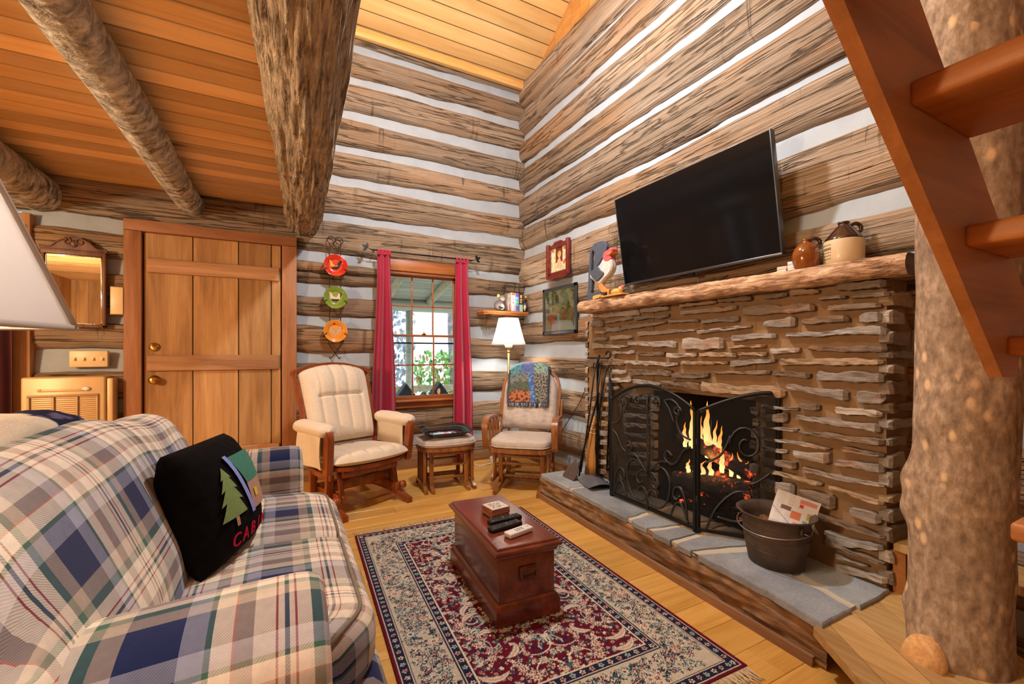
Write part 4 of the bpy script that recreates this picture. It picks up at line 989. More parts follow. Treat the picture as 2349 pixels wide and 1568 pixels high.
applique('felt_roof', [(-.045, .12), (.11, .12), (.14, .02), (.0, .02)], F['teal'], .004); applique('felt_gutter', [(-.066, .128), (-.048, .128), (.008, -.075), (-.014, -.075)], F['lilac'], .006)
applique('felt_cabin_wall', [(.0, .02), (.13, .02), (.13, -.07), (.008, -.07)], F['tan'], .003)
applique('felt_window', [(.03, -.008), (.055, -.008), (.055, -.036), (.03, -.036)], F['yellow'], .005)
for k, ch in enumerate('CABIN'):
    mb = MB(); x = -.105 + k * .047; text_mb(mb, ch, .055, T((x, -.125, 0)), ext=.001)
    mb.v = [(p[0], p[1], p[2] + PT * max(0, 1 - (abs(p[0]) / PW) ** 2.4) ** .5 * max(0, 1 - (abs(p[1]) / PH) ** 2.4) ** .5 + .004) for p in mb.v]
    mb.build('felt_letter', [F['pink']], pil, T((.215, -1.66, -.455)) @ PM)

# folded knit blanket over the sofa back
mb = MB()
def blk(u, v):
    y = lerp(1.20, 1.68, u); a = lerp(-.5, 1.15, v) * pi
    zr = backsec(y)[7][2]; r = .05 + .016 * nz(y * 9, v * 5, 2) + .01 * nz(y * 22, v * 9) + .035 * sin(pi * u) ** .5
    return (-.575 - .07 * cos(a) * 1.1, y + .02 * nz(v * 4, 3), zr - .03 + (.016 + r * .62) * max(0, sin(a * .8 + .3)) ** .8)
def blkc(u, v):
    return rgb(214, 196, 168) if (u < .62 + .05 * nz(v * 6, 1) and v > .42 + .08 * nz(u * 8, 2)) else (rgb(34, 36, 58) if nz(u * 9, v * 14) > -.25 else rgb(96, 88, 110))
mb.grid(44, 36, blk, colfn=blkc); mb.grid(44, 36, lambda u, v: Vector(blk(1 - u, v)) - Vector((.0, 0, .012)), colfn=lambda u, v: rgb(34, 36, 58))
tag(mb.build('folded_blanket', [M['vc_cloth']]), 'cream and navy blanket bunched over the sofa back', 'blanket')

# ------------------------------------------------------------------ table lamp close to the camera on a small end table
lamp = thing('table_lamp', 'table lamp with square tapered white shade close at the left edge', 'lamp', (-.450, .572, .60))
def shade_sq(r, z, rot): return [(r * cos(rot + k * pi / 2), r * sin(rot + k * pi / 2), z) for k in range(4)]
rot = .42
mb = MB(); secs = [shade_sq(lerp(.262, .150, k / 8), .549 + .29 * k / 8, rot) for k in range(9)]
mb.loft(secs, True, False, 0, False); mb.loft([[Vector(p) * 1 + Vector((0, 0, 0)) for p in [(a * .985, b * .985, c) for a, b, c in s_]][::-1] for s_ in secs], True, False, 0, False); sh = mb.build('lamp_shade', [M['shade']], lamp)
mb = MB()
for k in range(4): mb.tube([secs[0][k], secs[-1][k]], .0035, 6)
mb.tube(secs[0], .0035, 6, closed=True); mb.tube(secs[-1], .0035, 6, closed=True); mb.build('shade_piping', [M['shade_trim']], sh)
mb = MB(); mb.lathe([(0, 0), (.085, 0), (.085, .015), (.05, .03), (.025, .06), (.05, .13), (.075, .22), (.06, .32), (.025, .38), (.014, .42), (.012, .52), (0, .52)], 28); mb.build('lamp_base', [plain('bronze', rgb(96, 66, 40), .4, .6)], lamp)
mb = MB(); mb.tube(spline([(.03, 0, .5), (.06, 0, .6), (.05, 0, .72), (0, 0, .79)], 6), .002, 5); mb.tube(spline([(-.03, 0, .5), (-.06, 0, .6), (-.05, 0, .72), (0, 0, .79)], 6), .002, 5)
for k in range(4): mb.tube([(0, 0, .80), secs[6][k]], .0018, 5)
mb.build('harp', [M['brass']], lamp)
mb = MB(); mb.ball((0, 0, .63), .028, .028, .034); mb.build('bulb', [M['bulb']], lamp)
tb = thing('end_table', 'small dark end table under the near table lamp', 'table', (-.46, .555, 0))
mb = MB(); mb.box(-.19, -.19, .572, .19, .19, .60, .008); mb.build('table_top', [M['walnut']], tb)
for x in (-.16, .16):
    for y in (-.16, .16): mb = MB(); mb.box(x - .018, y - .018, 0, x + .018, y + .018, .572, .004); mb.build('leg', [M['walnut']], tb)

# ------------------------------------------------------------------ Persian rug
RW, RL = 1.135, 1.77; nx, ny = 340, 530
MA, NV, CRM, TL, PK, BG = [np.array(rgb(*c)) for c in ((96, 20, 38), (34, 36, 62), (212, 200, 178), (64, 104, 104), (204, 156, 138), (164, 178, 168))]
X, Y = np.meshgrid((np.arange(nx) + .5) / nx * RW, (np.arange(ny) + .5) / ny * RL)
img = np.zeros((ny, nx, 3)) + MA
ed = np.minimum(np.minimum(X, RW - X), np.minimum(Y, RL - Y))
rs = np.random.RandomState(4)
def band(a, b, c): img[(ed >= a) & (ed < b)] = c
band(0, .014, MA); band(.014, .018, CRM); band(.018, .050, NV); band(.050, .054, CRM); band(.054, .058, NV); band(.058, .205, CRM * .78); band(.205, .209, NV); band(.209, .213, CRM); band(.213, .245, NV); band(.245, .249, CRM)
def stamp(cx, cy, r, pal, pet=8, ph=0.0, msk=None):
    x0, x1 = int(max(0, (cx - r) / RW * nx)), int(min(nx, (cx + r) / RW * nx + 1)); y0, y1 = int(max(0, (cy - r) / RL * ny)), int(min(ny, (cy + r) / RL * ny + 1))
    if x1 <= x0 or y1 <= y0: return
    dx, dy = X[y0:y1, x0:x1] - cx, Y[y0:y1, x0:x1] - cy; d = np.hypot(dx, dy); a = np.arctan2(dy, dx) + ph
    rr = r * (.78 + .22 * np.cos(pet * a)); sub = img[y0:y1, x0:x1]
    ok = np.ones_like(d, bool) if msk is None else msk[y0:y1, x0:x1]
    for f, c in pal: sub[(d < rr * f) & ok] = c
def stroke(pts, w, c, msk=None):
    for px, py in pts:
        x0, x1 = int(max(0, (px - w) / RW * nx)), int(min(nx, (px + w) / RW * nx + 1)); y0, y1 = int(max(0, (py - w) / RL * ny)), int(min(ny, (py + w) / RL * ny + 1))
        if x1 <= x0 or y1 <= y0: continue
        ok = np.hypot(X[y0:y1, x0:x1] - px, Y[y0:y1, x0:x1] - py) < w
        if msk is not None: ok &= msk[y0:y1, x0:x1]
        img[y0:y1, x0:x1][ok] = c
PALS = [[(1, NV), (.86, CRM), (.52, TL), (.3, PK)], [(1, CRM), (.8, PK), (.6, CRM), (.38, NV), (.2, PK)], [(1, TL), (.8, BG), (.55, CRM), (.3, MA)], [(1, NV), (.84, PK), (.6, CRM), (.4, MA), (.22, CRM)], [(1, BG), (.75, NV), (.55, CRM), (.28, TL)]]
# guard-band dots
for (dist, r, st_) in ((.034, .011, .036), (.229, .012, .040)):
    per = [(dist, y) for y in np.arange(dist, RL - dist, st_)] + [(RW - dist, y) for y in np.arange(dist, RL - dist, st_)] + [(x, dist) for x in np.arange(dist, RW - dist, st_)] + [(x, RL - dist) for x in np.arange(dist, RW - dist, st_)]
    for k, (a, b) in enumerate(per): stamp(a, b, r, [(1, (CRM, PK, BG)[k % 3]), (.5, (MA, NV, TL)[k % 3])], 5, k)
# main border: waving vine, palmettes and leaves
bm_ = (ed > .058) & (ed < .205); fm = ed > .249
def border_path():
    d = .1315; out = []
    for (p, q) in (((d, d), (d, RL - d)), ((d, RL - d), (RW - d, RL - d)), ((RW - d, RL - d), (RW - d, d)), ((RW - d, d), (d, d))):
        L = math.hypot(q[0] - p[0], q[1] - p[1]); n = int(L / .004)
        for k in range(n): out.append((p[0] + (q[0] - p[0]) * k / n, p[1] + (q[1] - p[1]) * k / n, (q[1] - p[1]) / L, -(q[0] - p[0]) / L))
    return out
bp = border_path()
for f_, am, c, w in ((.16, .045, CRM, .0035), (.16, -.045, TL, .0035), (.08, .03, BG, .0026), (.0533, .055, CRM, .0022)):
    stroke([(x + n1 * am * sin(k * .004 / f_ * 2 * pi), y + n2 * am * sin(k * .004 / f_ * 2 * pi)) for k, (x, y, n1, n2) in enumerate(bp)], w, c, bm_)
for k in range(2 * len(bp)):
    x, y, n1, n2 = bp[k // 2]; o = rs.uniform(-.062, .062); stamp(x + n1 * o, y + n2 * o, rs.uniform(.006, .0135), [(1, NV), (.68, (CRM, CRM, BG, CRM, PK, TL)[rs.randint(6)]), (.34, (NV, TL, MA, NV)[rs.randint(4)])], 4 + rs.randint(3), rs.rand() * 6, bm_)
for k in range(0, len(bp), 20):
    x, y, n1, n2 = bp[k]; o = .036 * (-1) ** (k // 20); r = .030 if (k // 20) % 2 else .024; stamp(x + n1 * o, y + n2 * o, r, PALS[(k // 20) % 5], 8, k, bm_)
# field: mirrored vines, sickle leaves, rosettes
def both(fn): fn(lambda x: x); fn(lambda x: RW - x)
for k in range(1700):
    x, y = rs.uniform(.25, RW / 2), rs.uniform(.25, RL - .25); r = rs.uniform(.005, .011); c1, c2 = (CRM, TL, BG, NV, PK)[rs.randint(5)], (MA, NV, CRM)[rs.randint(3)]; ph = rs.rand() * 6
    both(lambda f: stamp(f(x), y, r, [(1, c1), (.45, c2)], 3 + k % 4, ph, fm))
for k in range(46):
    x, y, a0, r = rs.uniform(.28, RW / 2), rs.uniform(.28, RL - .28), rs.rand() * 6.28, rs.uniform(.035, .085); ln = rs.uniform(2.5, 4.6); c = (BG, CRM, TL)[k % 3]
    pts = [(x + r * (1 - .12 * j / 40 * ln) * cos(a0 + ln * j / 60), y + r * (1 - .12 * j / 40 * ln) * sin(a0 + ln * j / 60)) for j in range(61)]
    both(lambda f: stroke([(f(p), q) for p, q in pts], .0028, c, fm))
for k in range(18):
    x, y, a0, r = rs.uniform(.31, RW / 2 - .05), .30 + (RL - .6) * (k + .5) / 18, rs.rand() * 6.28, rs.uniform(.05, .07)
    for sg, c, w0 in ((0, TL, .015), (.004, CRM, .011), (.0, PK, .004)):
        both(lambda f: [stroke([(f(x + r * cos(a0 + 1.9 * j / 40)), y + r * sin(a0 + 1.9 * j / 40))], w0 * sin(pi * (j + .5) / 41) + .001, c, fm) for j in range(41)])
for k in range(70):
    x, y, r = rs.uniform(.27, RW / 2), .27 + (RL - .54) * (k + rs.rand()) / 54, rs.uniform(.017, .031); p, pe, ph = PALS[rs.randint(5)], (6, 8, 10)[rs.randint(3)], rs.rand()
    both(lambda f: stamp(f(x), y, r, p, pe, ph, fm))
img *= (1 + .10 * rs.randn(ny, nx, 1)).clip(.75, 1.25)
rug = thing('persian_rug', 'burgundy Persian rug with navy and cream floral border and fringe', 'rug', (.928, 1.885, 0), -.035)
mb = MB()
vs = [(RW * (i / nx - .5), RL * (j / ny - .5), .010 + .0012 * nz(i * .11, j * .11)) for j in range(ny + 1) for i in range(nx + 1)]
fs = [[j * (nx + 1) + i, j * (nx + 1) + i + 1, (j + 1) * (nx + 1) + i + 1, (j + 1) * (nx + 1) + i] for j in range(ny) for i in range(nx)]
ci = np.zeros((ny + 1, nx + 1, 3)); ci[:ny, :nx] = img; ci[ny] = ci[ny - 1]; ci[:, nx] = ci[:, nx - 1]
mb.v = vs; mb.f = fs; mb.m = [0] * len(fs); mb.s = [True] * len(fs); mb.u = [None] * len(fs); mb.c = ci.reshape(-1, 3)
mb.c = [tuple(c) for c in mb.c]
mb.add([(-RW / 2, -RL / 2, 0), (RW / 2, -RL / 2, 0), (RW / 2, RL / 2, 0), (-RW / 2, RL / 2, 0), (-RW / 2, -RL / 2, .0102), (RW / 2, -RL / 2, .0102), (RW / 2, RL / 2, .0102), (-RW / 2, RL / 2, .0102)], [[0, 3, 2, 1], [0, 1, 5, 4], [1, 2, 6, 5], [2, 3, 7, 6], [3, 0, 4, 7]], 0, False, None, None, tuple(MA))
mb.build('pile', [M['vc_cloth']], rug)
fr = plain('cream_fringe', rgb(206, 184, 148), .95, 0, .2, 200, .2, 300)
for sg in (1, -1):
    mb = MB(); random.seed(9 + sg); x = -RW / 2 + .004
    while x < RW / 2 - .002:
        w = random.uniform(-.014, .014); l = random.uniform(.045, .075)
        mb.tube([(x, sg * (RL / 2 - .004), .006), (x + w * .3, sg * (RL / 2 + l * .35), .005), (x + w + random.uniform(-.006, .006), sg * (RL / 2 + l * .7), .003), (x + w * 1.4, sg * (RL / 2 + l), .0025)], [.0024, .0026, .0026, .0012], 4); x += .0048
    f_ = mb.build('fringe', [fr], rug); f_['kind'] = 'stuff'

# ------------------------------------------------------------------ chest used as a coffee table, and what lies on it
ch = thing('wooden_chest', 'reddish wooden chest with moulded lid standing on the rug', 'chest', (.925, 1.885, .0125), -.055)
Wc, Lc = .148, .32
mb = MB(); mb.box(-Wc + .018, -Lc + .018, .02, Wc - .018, Lc - .018, .285, .003, col=(.5, .3, .5)); mb.build('chest_body', [M['chest']], ch)
mb = MB()
def moulding(mb, prof):
    secs = []
    for o, z in prof: secs.append([(-(Wc + o), -(Lc + o), z), ((Wc + o), -(Lc + o), z), ((Wc + o), (Lc + o), z), (-(Wc + o), (Lc + o), z)])
    mb.loft(secs, True, True, 0, False, None, (.6, .6, .5))
moulding(mb, [(0, 0), (0, .062), (-.003, .066), (-.006, .070), (-.008, .078), (-.016, .084), (-.018, .084)]); mb.build('plinth', [M['chest']], ch)
mb = MB(); moulding(mb, [(-.014, .262), (-.010, .268), (-.006, .280), (-.002, .284), (.004, .286), (.007, .291), (.007, .300), (.003, .304), (-.004, .306), (-.006, .309), (-.006, .313), (-.010, .316)]); lid = mb.build('lid', [M['chest']], ch)
mb = MB(); mb.box(-.04, -Lc + .004, .165, .04, -Lc + .019, .222, .004, col=(.2, .2, .5)); mb.box(-.034, -Lc + .001, .206, .034, -Lc + .010, .214, .002); mb.tube([(-.034, -Lc + .012, .205), (-.034, -Lc - .004, .185), (-.03, -Lc - .006, .178), (.03, -Lc - .006, .178), (.034, -Lc - .004, .185), (.034, -Lc + .012, .205)], .0045, 6)
mb.build('handle', [M['chest']], ch)
ZT = .0125 + .317
def remote(name, label, o, d, L, w, h, mat, kind):
    t = thing(name, label, 'remote control', (o[0], o[1], ZT), atan2(d[1], d[0]), 'remote controls on the chest')
    mb = MB(); mb.box(-L / 2, -w / 2, 0, L / 2, w / 2, h, .006, seg=3); mb.build('case', [mat], t)
    mb = MB(); rb = random.Random(len(label)); wh = rgb(230, 230, 230)
    if kind == 'tv':
        for i in range(9):
            for j in range(3):
                x, y = lerp(-L * .40, L * .40, i / 8), (j - 1) * w * .28; c = rgb(64, 66, 70)
                if 'colour' in label and i == 8: c = (rgb(150, 40, 60), rgb(70, 90, 170), rgb(190, 60, 50))[j]
                mb.box(x - .0052, y - .0034, h - .001, x + .0052, y + .0034, h + .002, .0008, 0, None, c, 1)
        mb.lathe([(0, 0), (.010, 0), (.010, .003), (0, .003)], 16, 0, T((L * (.05 if 'colour' in label else -.05), 0, h - .001)), rgb(84, 86, 92))
    else:
        for i in range(2):
            for j in range(4): mb.box(-.022 + j * .012, -.012 + i * .013, h - .001, -.013 + j * .012, -.007 + i * .013, h + .001, .0005, 0, None, rgb(70, 74, 80), 1)
        mb.lathe([(0, 0), (.008, 0), (.008, .0015), (0, .0015)], 14, 0, T((L * .36, 0, h - .001)), rgb(196, 198, 200))
    b = mb.build('buttons', [M['vc']], t); return t
remote('television_remote', 'black remote control next to the stack of coasters', (.925, 1.827), (1, .03), .168, .044, .02, M['darkplastic'], 'tv')
remote('television_remote', 'black remote control with colour buttons, in front of the other black one', (.892, 1.757), (1, .13), .166, .044, .018, M['darkplastic'], 'tv')
remote('fan_remote', 'small white remote control nearest the front end of the chest', (.915, 1.672), (1, .24), .135, .046, .022, M['white'], 'fan')
random.seed(2)
for k in range(5):
    mb = MB(); cf = (lambda u, v: rgb(216, 210, 196) if min(u, v, 1 - u, 1 - v) < .12 or nz(u * 7, v * 7, 3) > .05 else rgb(150, 140, 128)) if k == 4 else (lambda u, v: rgb(176, 120, 96))
    mb.box(-.05, -.05, 0, .05, .05, .0088, .0018, 0, None, rgb(176, 120, 96)); mb.grid(20, 20, lambda u, v: ((u - .5) * .094, (v - .5) * .094, .0090), colfn=cf)
    c = mb.build('coaster', [M['vc']]); c.location = (.925 + random.uniform(-.003, .003), 1.925 + random.uniform(-.003, .003), ZT + k * .0092); c.rotation_euler = (0, 0, .1 + random.uniform(-.06, .06))
    tag(c, ['square coaster at the bottom of the stack on the chest', 'second square coaster from the bottom of the chest stack', 'square coaster in the middle of the chest stack', 'square coaster just under the top one of the stack', 'pale patterned square coaster topping the stack on the chest'][k], 'coaster', 'stacked coasters on the chest')
# ------------------------------------------------------------------ tree-trunk post, stairs, landing step
g = G('smooth_bark'); f1 = g.noise(g.coord((48, 48, 26)), 1, 4, .6); f2 = g.noise(g.coord((5, 5, 4)), 1, 3)
sp_ = g.n('TexVoronoi', {'Vector': g.coord((26, 26, 15)), 'Scale': 1.0}); spot = g.math('MULTIPLY', g.ramp(sp_.outputs['Distance'], [(.16, 1.0), (.36, 0.0)]), g.math('GREATER_THAN', g.n('SeparateColor', {0: sp_.outputs['Color']}).outputs[0], .5))
c = g.ramp(f1, [(.3, rgb(116, 95, 76)), (.5, rgb(150, 125, 101)), (.7, rgb(180, 155, 131))]); c = g.mix(c, rgb(214, 178, 136), g.math('MULTIPLY', spot, .95)); c = g.mix(c, rgb(116, 92, 76), g.math('MULTIPLY', g.ramp(f2, [(.5, 0.0), (.7, 1.0)]), .6))
g.set(Base_Color=c, Roughness=.85, Specular_IOR_Level=.2); g.bump(g.math('ADD', f1, g.math('MULTIPLY', spot, .5)), .35, .006); M['bark_post'] = g.m
post = thing('trunk_post', 'peeled tree trunk post with cut branch stub beside the stairs', 'post', (1.915, .557, 0))
mb = MB()
def trk(u, v):
    t = 2 * pi * u; z = 2.62 * v; r = .121 + .006 * nz(cos(t) * 1.2, sin(t) * 1.2, z * 1.4) + .003 * noise.noise(Vector((cos(t) * 5, sin(t) * 5, z * 7)))
    for (a, zc, am, sz, sa) in ((2.0, .70, .026, .06, .40), (2.05, .60, .022, .045, .4), (2.6, .90, .012, .05, .5), (3.0, .155, .022, .10, .5), (5.3, .42, .008, .06, .4), (1.95, .28, .012, .05, .4)):
        da = atan2(sin(t - a), cos(t - a)); r += am * math.exp(-(da / sa) ** 2 - ((z - zc) / sz) ** 2)
    r += .020 * math.exp(-z / .10)
    return (r * cos(t) + .012 * sin(z * 1.7), r * sin(t) + .01 * sin(z * 2.3 + 1), z)
mb.grid(80, 200, trk, 0, True, cu=True); mb.build('trunk', [M['bark_post']], post)
mb = MB(); km = frame((-.112, .038, .150), (.12, .99, 0), (.22, 0, 1)); mb.lathe([(.062, -.06), (.056, .0), (.050, .022), (.044, .030), (0, .030)], 28, 0, km @ Matrix.Diagonal((.85, 1.35, 1, 1))); mb.build('branch_stub', [wood('cut_end', [rgb(190, 130, 70), rgb(220, 166, 104), rgb(232, 186, 128)], 'x', 8, 14, .7, .2, .1)], post)

stair = thing('loft_stairs', 'open tread wooden stairs climbing to the loft at right', 'stairs', (1.4, .35, 0)); SI = T((-1.4, -.35, 0))
th = math.atan(.88); nx_, nz_ = sin(th) * .235, cos(th) * .235
def stringer(y0, y1, xa=1.395):
    za = 1.638 - .88 * (xa - .746); xb = -.12; zb = 1.638 - .88 * (xb - .746)
    poly = [(xa, za), (xb, zb), (xb + nx_, zb + nz_), (xa + nx_ * 1.05, za + nz_ * 1.0), (xa + .09, za)]
    mb = MB(); mb.prism(poly, -y1, -y0, 0, Matrix(((1, 0, 0, 0), (0, 0, -1, 0), (0, 1, 0, 0), (0, 0, 0, 1)))); return mb.build('stringer', [M['stair']], stair, SI)
stringer(.343, .366); stringer(-.46, -.42)
mb = MB(); mb.box(1.42, -.46, 0, 1.86, -.42, 1.15, .004); mb.build('side_panel', [M['stair']], stair, SI)
for i in range(-3, 5):
    z = 1.545 - .215 * i; x = .953 + (.235 * i if i >= 0 else .242 * i)
    if i == 3: x = 1.575
    if i == 4: x, z = 1.475, .69
    mb = MB(); mb.box(x, -.42, z, x + .26, .346 if i < 3 else .352, z + .042, .008, 0, None, (random.random(), random.random(), .5)); mb.build('tread', [wood('tread_wood', [rgb(140, 84, 38), rgb(178, 110, 54), rgb(202, 132, 72)], 'y', 1.2, 10, .5, .15, .12, fine=.12) if i == -3 else bpy.data.materials['tread_wood']], stair, SI)
ls = thing('landing_step', 'low tan board step between the hearth and the trunk post', 'step', (1.8, .6, 0)); LI = T((-1.8, -.6, 0))
d = Vector((-.203, -.285)).normalized(); nn = Vector((-d.y, d.x)); P0 = Vector((1.690, .918))
LL = lambda o: (.075 - .58 * o) / .814 - .02
for k, (o, w) in enumerate(((0, .066), (.066, .135), (.201, .135), (.336, .135), (.471, .10))):
    a, b = P0 + nn * o, P0 + nn * (o + w - .0025); c = (random.random(), random.random(), .5)
    mb = MB(); mb.prism([tuple(a + d * .95), tuple(b + d * .95), tuple(b + d * LL(o + w)), tuple(a + d * LL(o))], .128, .158, 0, None, c); mb.build('step_board', [M['step']], ls, LI)
mb = MB(); mb.box(1.685, .70, 0, 1.725, .745, .128, .003); mb.build('step_leg', [M['step']], ls, LI)
mb = MB(); mb.box(2.10, .20, 0, 2.14, .26, .128, .003); mb.build('step_leg', [M['step']], ls, LI)
ws = thing('winder_step', 'higher tan winder step half hidden behind the trunk post', 'step', (2.2, .55, 0)); WI = T((-2.2, -.55, 0))
mb = MB(); mb.prism([(2.175, .835), (2.10, .30), (2.33, .30), (2.33, .835)], .330, .360, 0); mb.build('step_board', [M['step']], ws, WI)
mb = MB(); mb.prism([(2.178, .838), (2.185, .80), (2.33, .80), (2.33, .838)], .158, .330, 0); mb.build('riser', [M['stair']], ws, WI)
mb = MB(); mb.box(2.12, .32, .158, 2.16, .36, .33); mb.build('step_leg', [M['step']], ws, WI)

# ------------------------------------------------------------------ television
tv = thing('television', 'large black flat television on the log wall over the mantel', 'television', (2.17, 1.875, 1.62))
tm = frame((2.170, 1.868, 1.918), (0, -1, 0), (-.10, 0, .603))      # local x to the viewer's right, y up, z into the room
tm = T((-2.17, -1.875, -1.62)) @ tm
mb = MB(); mb.box(-.5675, -.306, -.035, .5675, .306, 0, .004); mb.build('tv_case', [M['darkplastic']], tv, tm)
mb = MB(); mb.box(-.560, -.296, -.001, .560, .300, .0008, 0); mb.build('tv_screen', [M['tv']], tv, tm)
mb = MB(); mb.box(-.5675, -.312, -.03, .5675, -.297, .004, .003); mb.box(.5605, -.297, -.03, .5685, .306, .003, .002); mb.box(-.5685, -.297, -.03, -.5635, .306, .003, .002); mb.box(-.5675, .3005, -.03, .5675, .306, .003, .002); mb.build('bezel', [plain('bezel_grey', rgb(92, 94, 100), .3, .8, .05)], tv, tm)

mb = MB(); mb.box(-.2, -.15, -.10, .2, .15, -.035, .004); mb.box(-.02, -.33, -.03, .015, -.306, -.015, .002); mb.build('wall_bracket', [M['black']], tv, tm)
mb = MB(); mb.tube(spline([(2.20, 1.80, 1.595), (2.22, 1.795, 1.57), (2.21, 1.79, 1.54), (2.25, 1.74, 1.53), (2.30, 1.66, 1.57)], 6), .004, 6)
tag(mb.build('tv_cable', [M['darkplastic']]), 'short black cable hanging below the television', 'cable')

# ------------------------------------------------------------------ mantel things
ro = thing('wooden_rooster', 'carved painted rooster with grey tail standing on the mantel end', 'rooster', (2.04, 2.48, 1.506))
kx, kz = .000735, .000482
def rp(pts): return [((p[0] - 1180) * kx, (965 - p[1]) * kz) for p in pts]
RM = Matrix(((0, 0, 1, 0), (-1, 0, 0, 0), (0, 1, 0, 0), (0, 0, 0, 1)))   # poly x -> -Y, poly y -> Z, thickness -> X
def slab(name, pts, t0, t1, mat, r=.006, smooth_n=5):
    q = [(p.x, p.y) for p in spline([(a, b, 0) for a, b in rp(pts)], smooth_n, True)]
    n = len(q); cx, cy = sum(p[0] for p in q) / n, sum(p[1] for p in q) / n
    ar = sum(q[i][0] * q[(i + 1) % n][1] - q[(i + 1) % n][0] * q[i][1] for i in range(n))
    if ar < 0: q = q[::-1]
    def inset(k):
        out = []
        for i in range(n):
            a, b = Vector(q[i - 1]), Vector(q[(i + 1) % n]); t = (b - a); t = t.normalized() if t.length > 0 else Vector((1, 0)); out.append((q[i][0] - t.y * k, q[i][1] + t.x * k))
        return out
    a = inset(r * .6); vs = [(p[0], p[1], t0) for p in a] + [(p[0], p[1], t0 + r) for p in q] + [(p[0], p[1], t1 - r) for p in q] + [(p[0], p[1], t1) for p in a]
    fs = [list(range(n))[::-1], [3 * n + i for i in range(n)]]
    for k in range(3): fs += [[k * n + i, k * n + (i + 1) % n, (k + 1) * n + (i + 1) % n, (k + 1) * n + i] for i in range(n)]
    mb = MB(); mb.add(vs, fs, 0, False); return mb.build(name, [mat], ro, RM)
pt = lambda n, c, r=.6: plain('paint_' + n, c, r, 0, .14, 40, .2, 80)
PB_, PWh, PRd, POr = pt('slate_blue', rgb(74, 82, 96)), pt('white', rgb(208, 204, 200)), pt('pink_red', rgb(214, 92, 98)), pt('orange', rgb(214, 138, 72))
slab('tail', [(985, 968), (990, 700), (1002, 450), (1010, 300), (1024, 190), (1068, 120), (1140, 96), (1222, 110), (1273, 190), (1262, 275), (1225, 345), (1172, 410), (1122, 480), (1088, 530), (1076, 440), (1092, 330), (1086, 235), (1064, 205), (1046, 250), (1038, 400), (1032, 520), (1050, 610), (1052, 700), (1042, 800), (1045, 850), (1180, 835), (1255, 880), (1235, 915), (1120, 965)], -.016, .012, PB_, .005, 4)
slab('body', [(1055, 560), (1090, 500), (1150, 480), (1200, 450), (1235, 400), (1262, 370), (1340, 380), (1368, 460), (1368, 560), (1335, 630), (1260, 690), (1205, 740), (1150, 725), (1085, 660), (1050, 610)], -.034, .02, PWh, .012)
slab('wing', [(1078, 540), (1130, 500), (1185, 484), (1225, 545), (1275, 598), (1245, 650), (1170, 698), (1110, 640), (1080, 590)], -.044, -.03, PB_, .006)
slab('head', [(1250, 372), (1258, 310), (1285, 282), (1325, 270), (1360, 256), (1386, 282), (1376, 325), (1352, 365), (1362, 410), (1342, 444), (1290, 438), (1262, 408)], -.036, .022, PRd, .008)
slab('beak', [(1308, 348), (1345, 322), (1394, 330), (1372, 348), (1340, 360)], -.040, .026, POr, .004)
slab('leg', [(1178, 742), (1218, 735), (1240, 790), (1275, 830), (1330, 850), (1300, 880), (1225, 872), (1192, 810)], -.030, .0, POr, .005)
slab('foot', [(1125, 915), (1180, 905), (1232, 912), (1230, 950), (1180, 962), (1128, 962)], -.05, -.016, pt('yellow', rgb(216, 164, 90)), .005)
ck = thing('carved_chick', 'small yellow carved hen with pink comb at the rooster\'s feet', 'carving', (2.00, 2.31, 1.506))
PY = pt('ochre', rgb(222, 170, 96))
mb = MB(); mb.box(-.03, -.12, 0, .03, .10, .010, .004); mb.build('base', [PY], ck)
mb = MB(); mb.ball((0, -.03, .028), .022, .05, .022); mb.ball((0, -.075, .042), .016, .02, .018); mb.build('body', [PY], ck)
mb = MB(); mb.ball((0, -.09, .052), .010, .016, .014); mb.build('comb', [PRd], ck)
mb = MB(); mb.tube([(0, .05, .008), (0, .05, .058)], [.010, .005], 8); mb.build('peg', [POr], ck)
def jug(name, label, prof, hp, mats, loc, rz, seg=40):
    t = thing(name, label, 'jug', loc, rz)
    for nm, pr, m in prof: mb = MB(); mb.lathe(pr, seg); mb.build(nm, [m], t)
    mb = MB(); mb.tube(spline(hp, 7), .0085, 10); mb.build('handle', [mats], t); return t
glz = lambda n, c: plain(n, c, .12, 0, .25, 14, .04, 30, .6, .5)
AM, DB, ST = glz('amber_glaze', rgb(128, 66, 14)), glz('dark_brown_glaze', rgb(50, 22, 16)), plain('stoneware', rgb(206, 178, 138), .4, 0, .06, 10, .03, 40, .5, .2)
jug('amber_jug', 'squat amber brown glazed jug with looped handle on the mantel', [('jug_body', [(0, 0), (.043, 0), (.048, .012), (.056, .045), (.057, .075), (.049, .102), (.034, .122), (.017, .131), (.013, .138), (.016, .142), (.017, .147), (.010, .149), (.009, .13), (0, .13)], AM)], [(.012, 0, .138), (.034, 0, .149), (.055, 0, .14), (.056, 0, .115), (.046, 0, .10)], DB, (2.178, 1.168, 1.506), -.75)
j2 = jug('stoneware_jug', 'tall stoneware jug with dark brown top and cream body on the mantel', [('jug_body', [(0, 0), (.070, 0), (.075, .006), (.076, .05), (.076, .116), (.074, .121), (0, .121)], ST), ('jug_shoulder', [(.0745, .119), (.074, .124), (.068, .135), (.046, .164), (.030, .182), (.022, .190), (.020, .196), (.023, .199), (.023, .205), (.016, .207), (.014, .19), (0, .19)], DB)], [(.022, 0, .186), (.045, 0, .197), (.064, 0, .186), (.066, 0, .166), (.054, 0, .152)], DB, (2.250, 1.045, 1.506), -.75)
mb = MB()
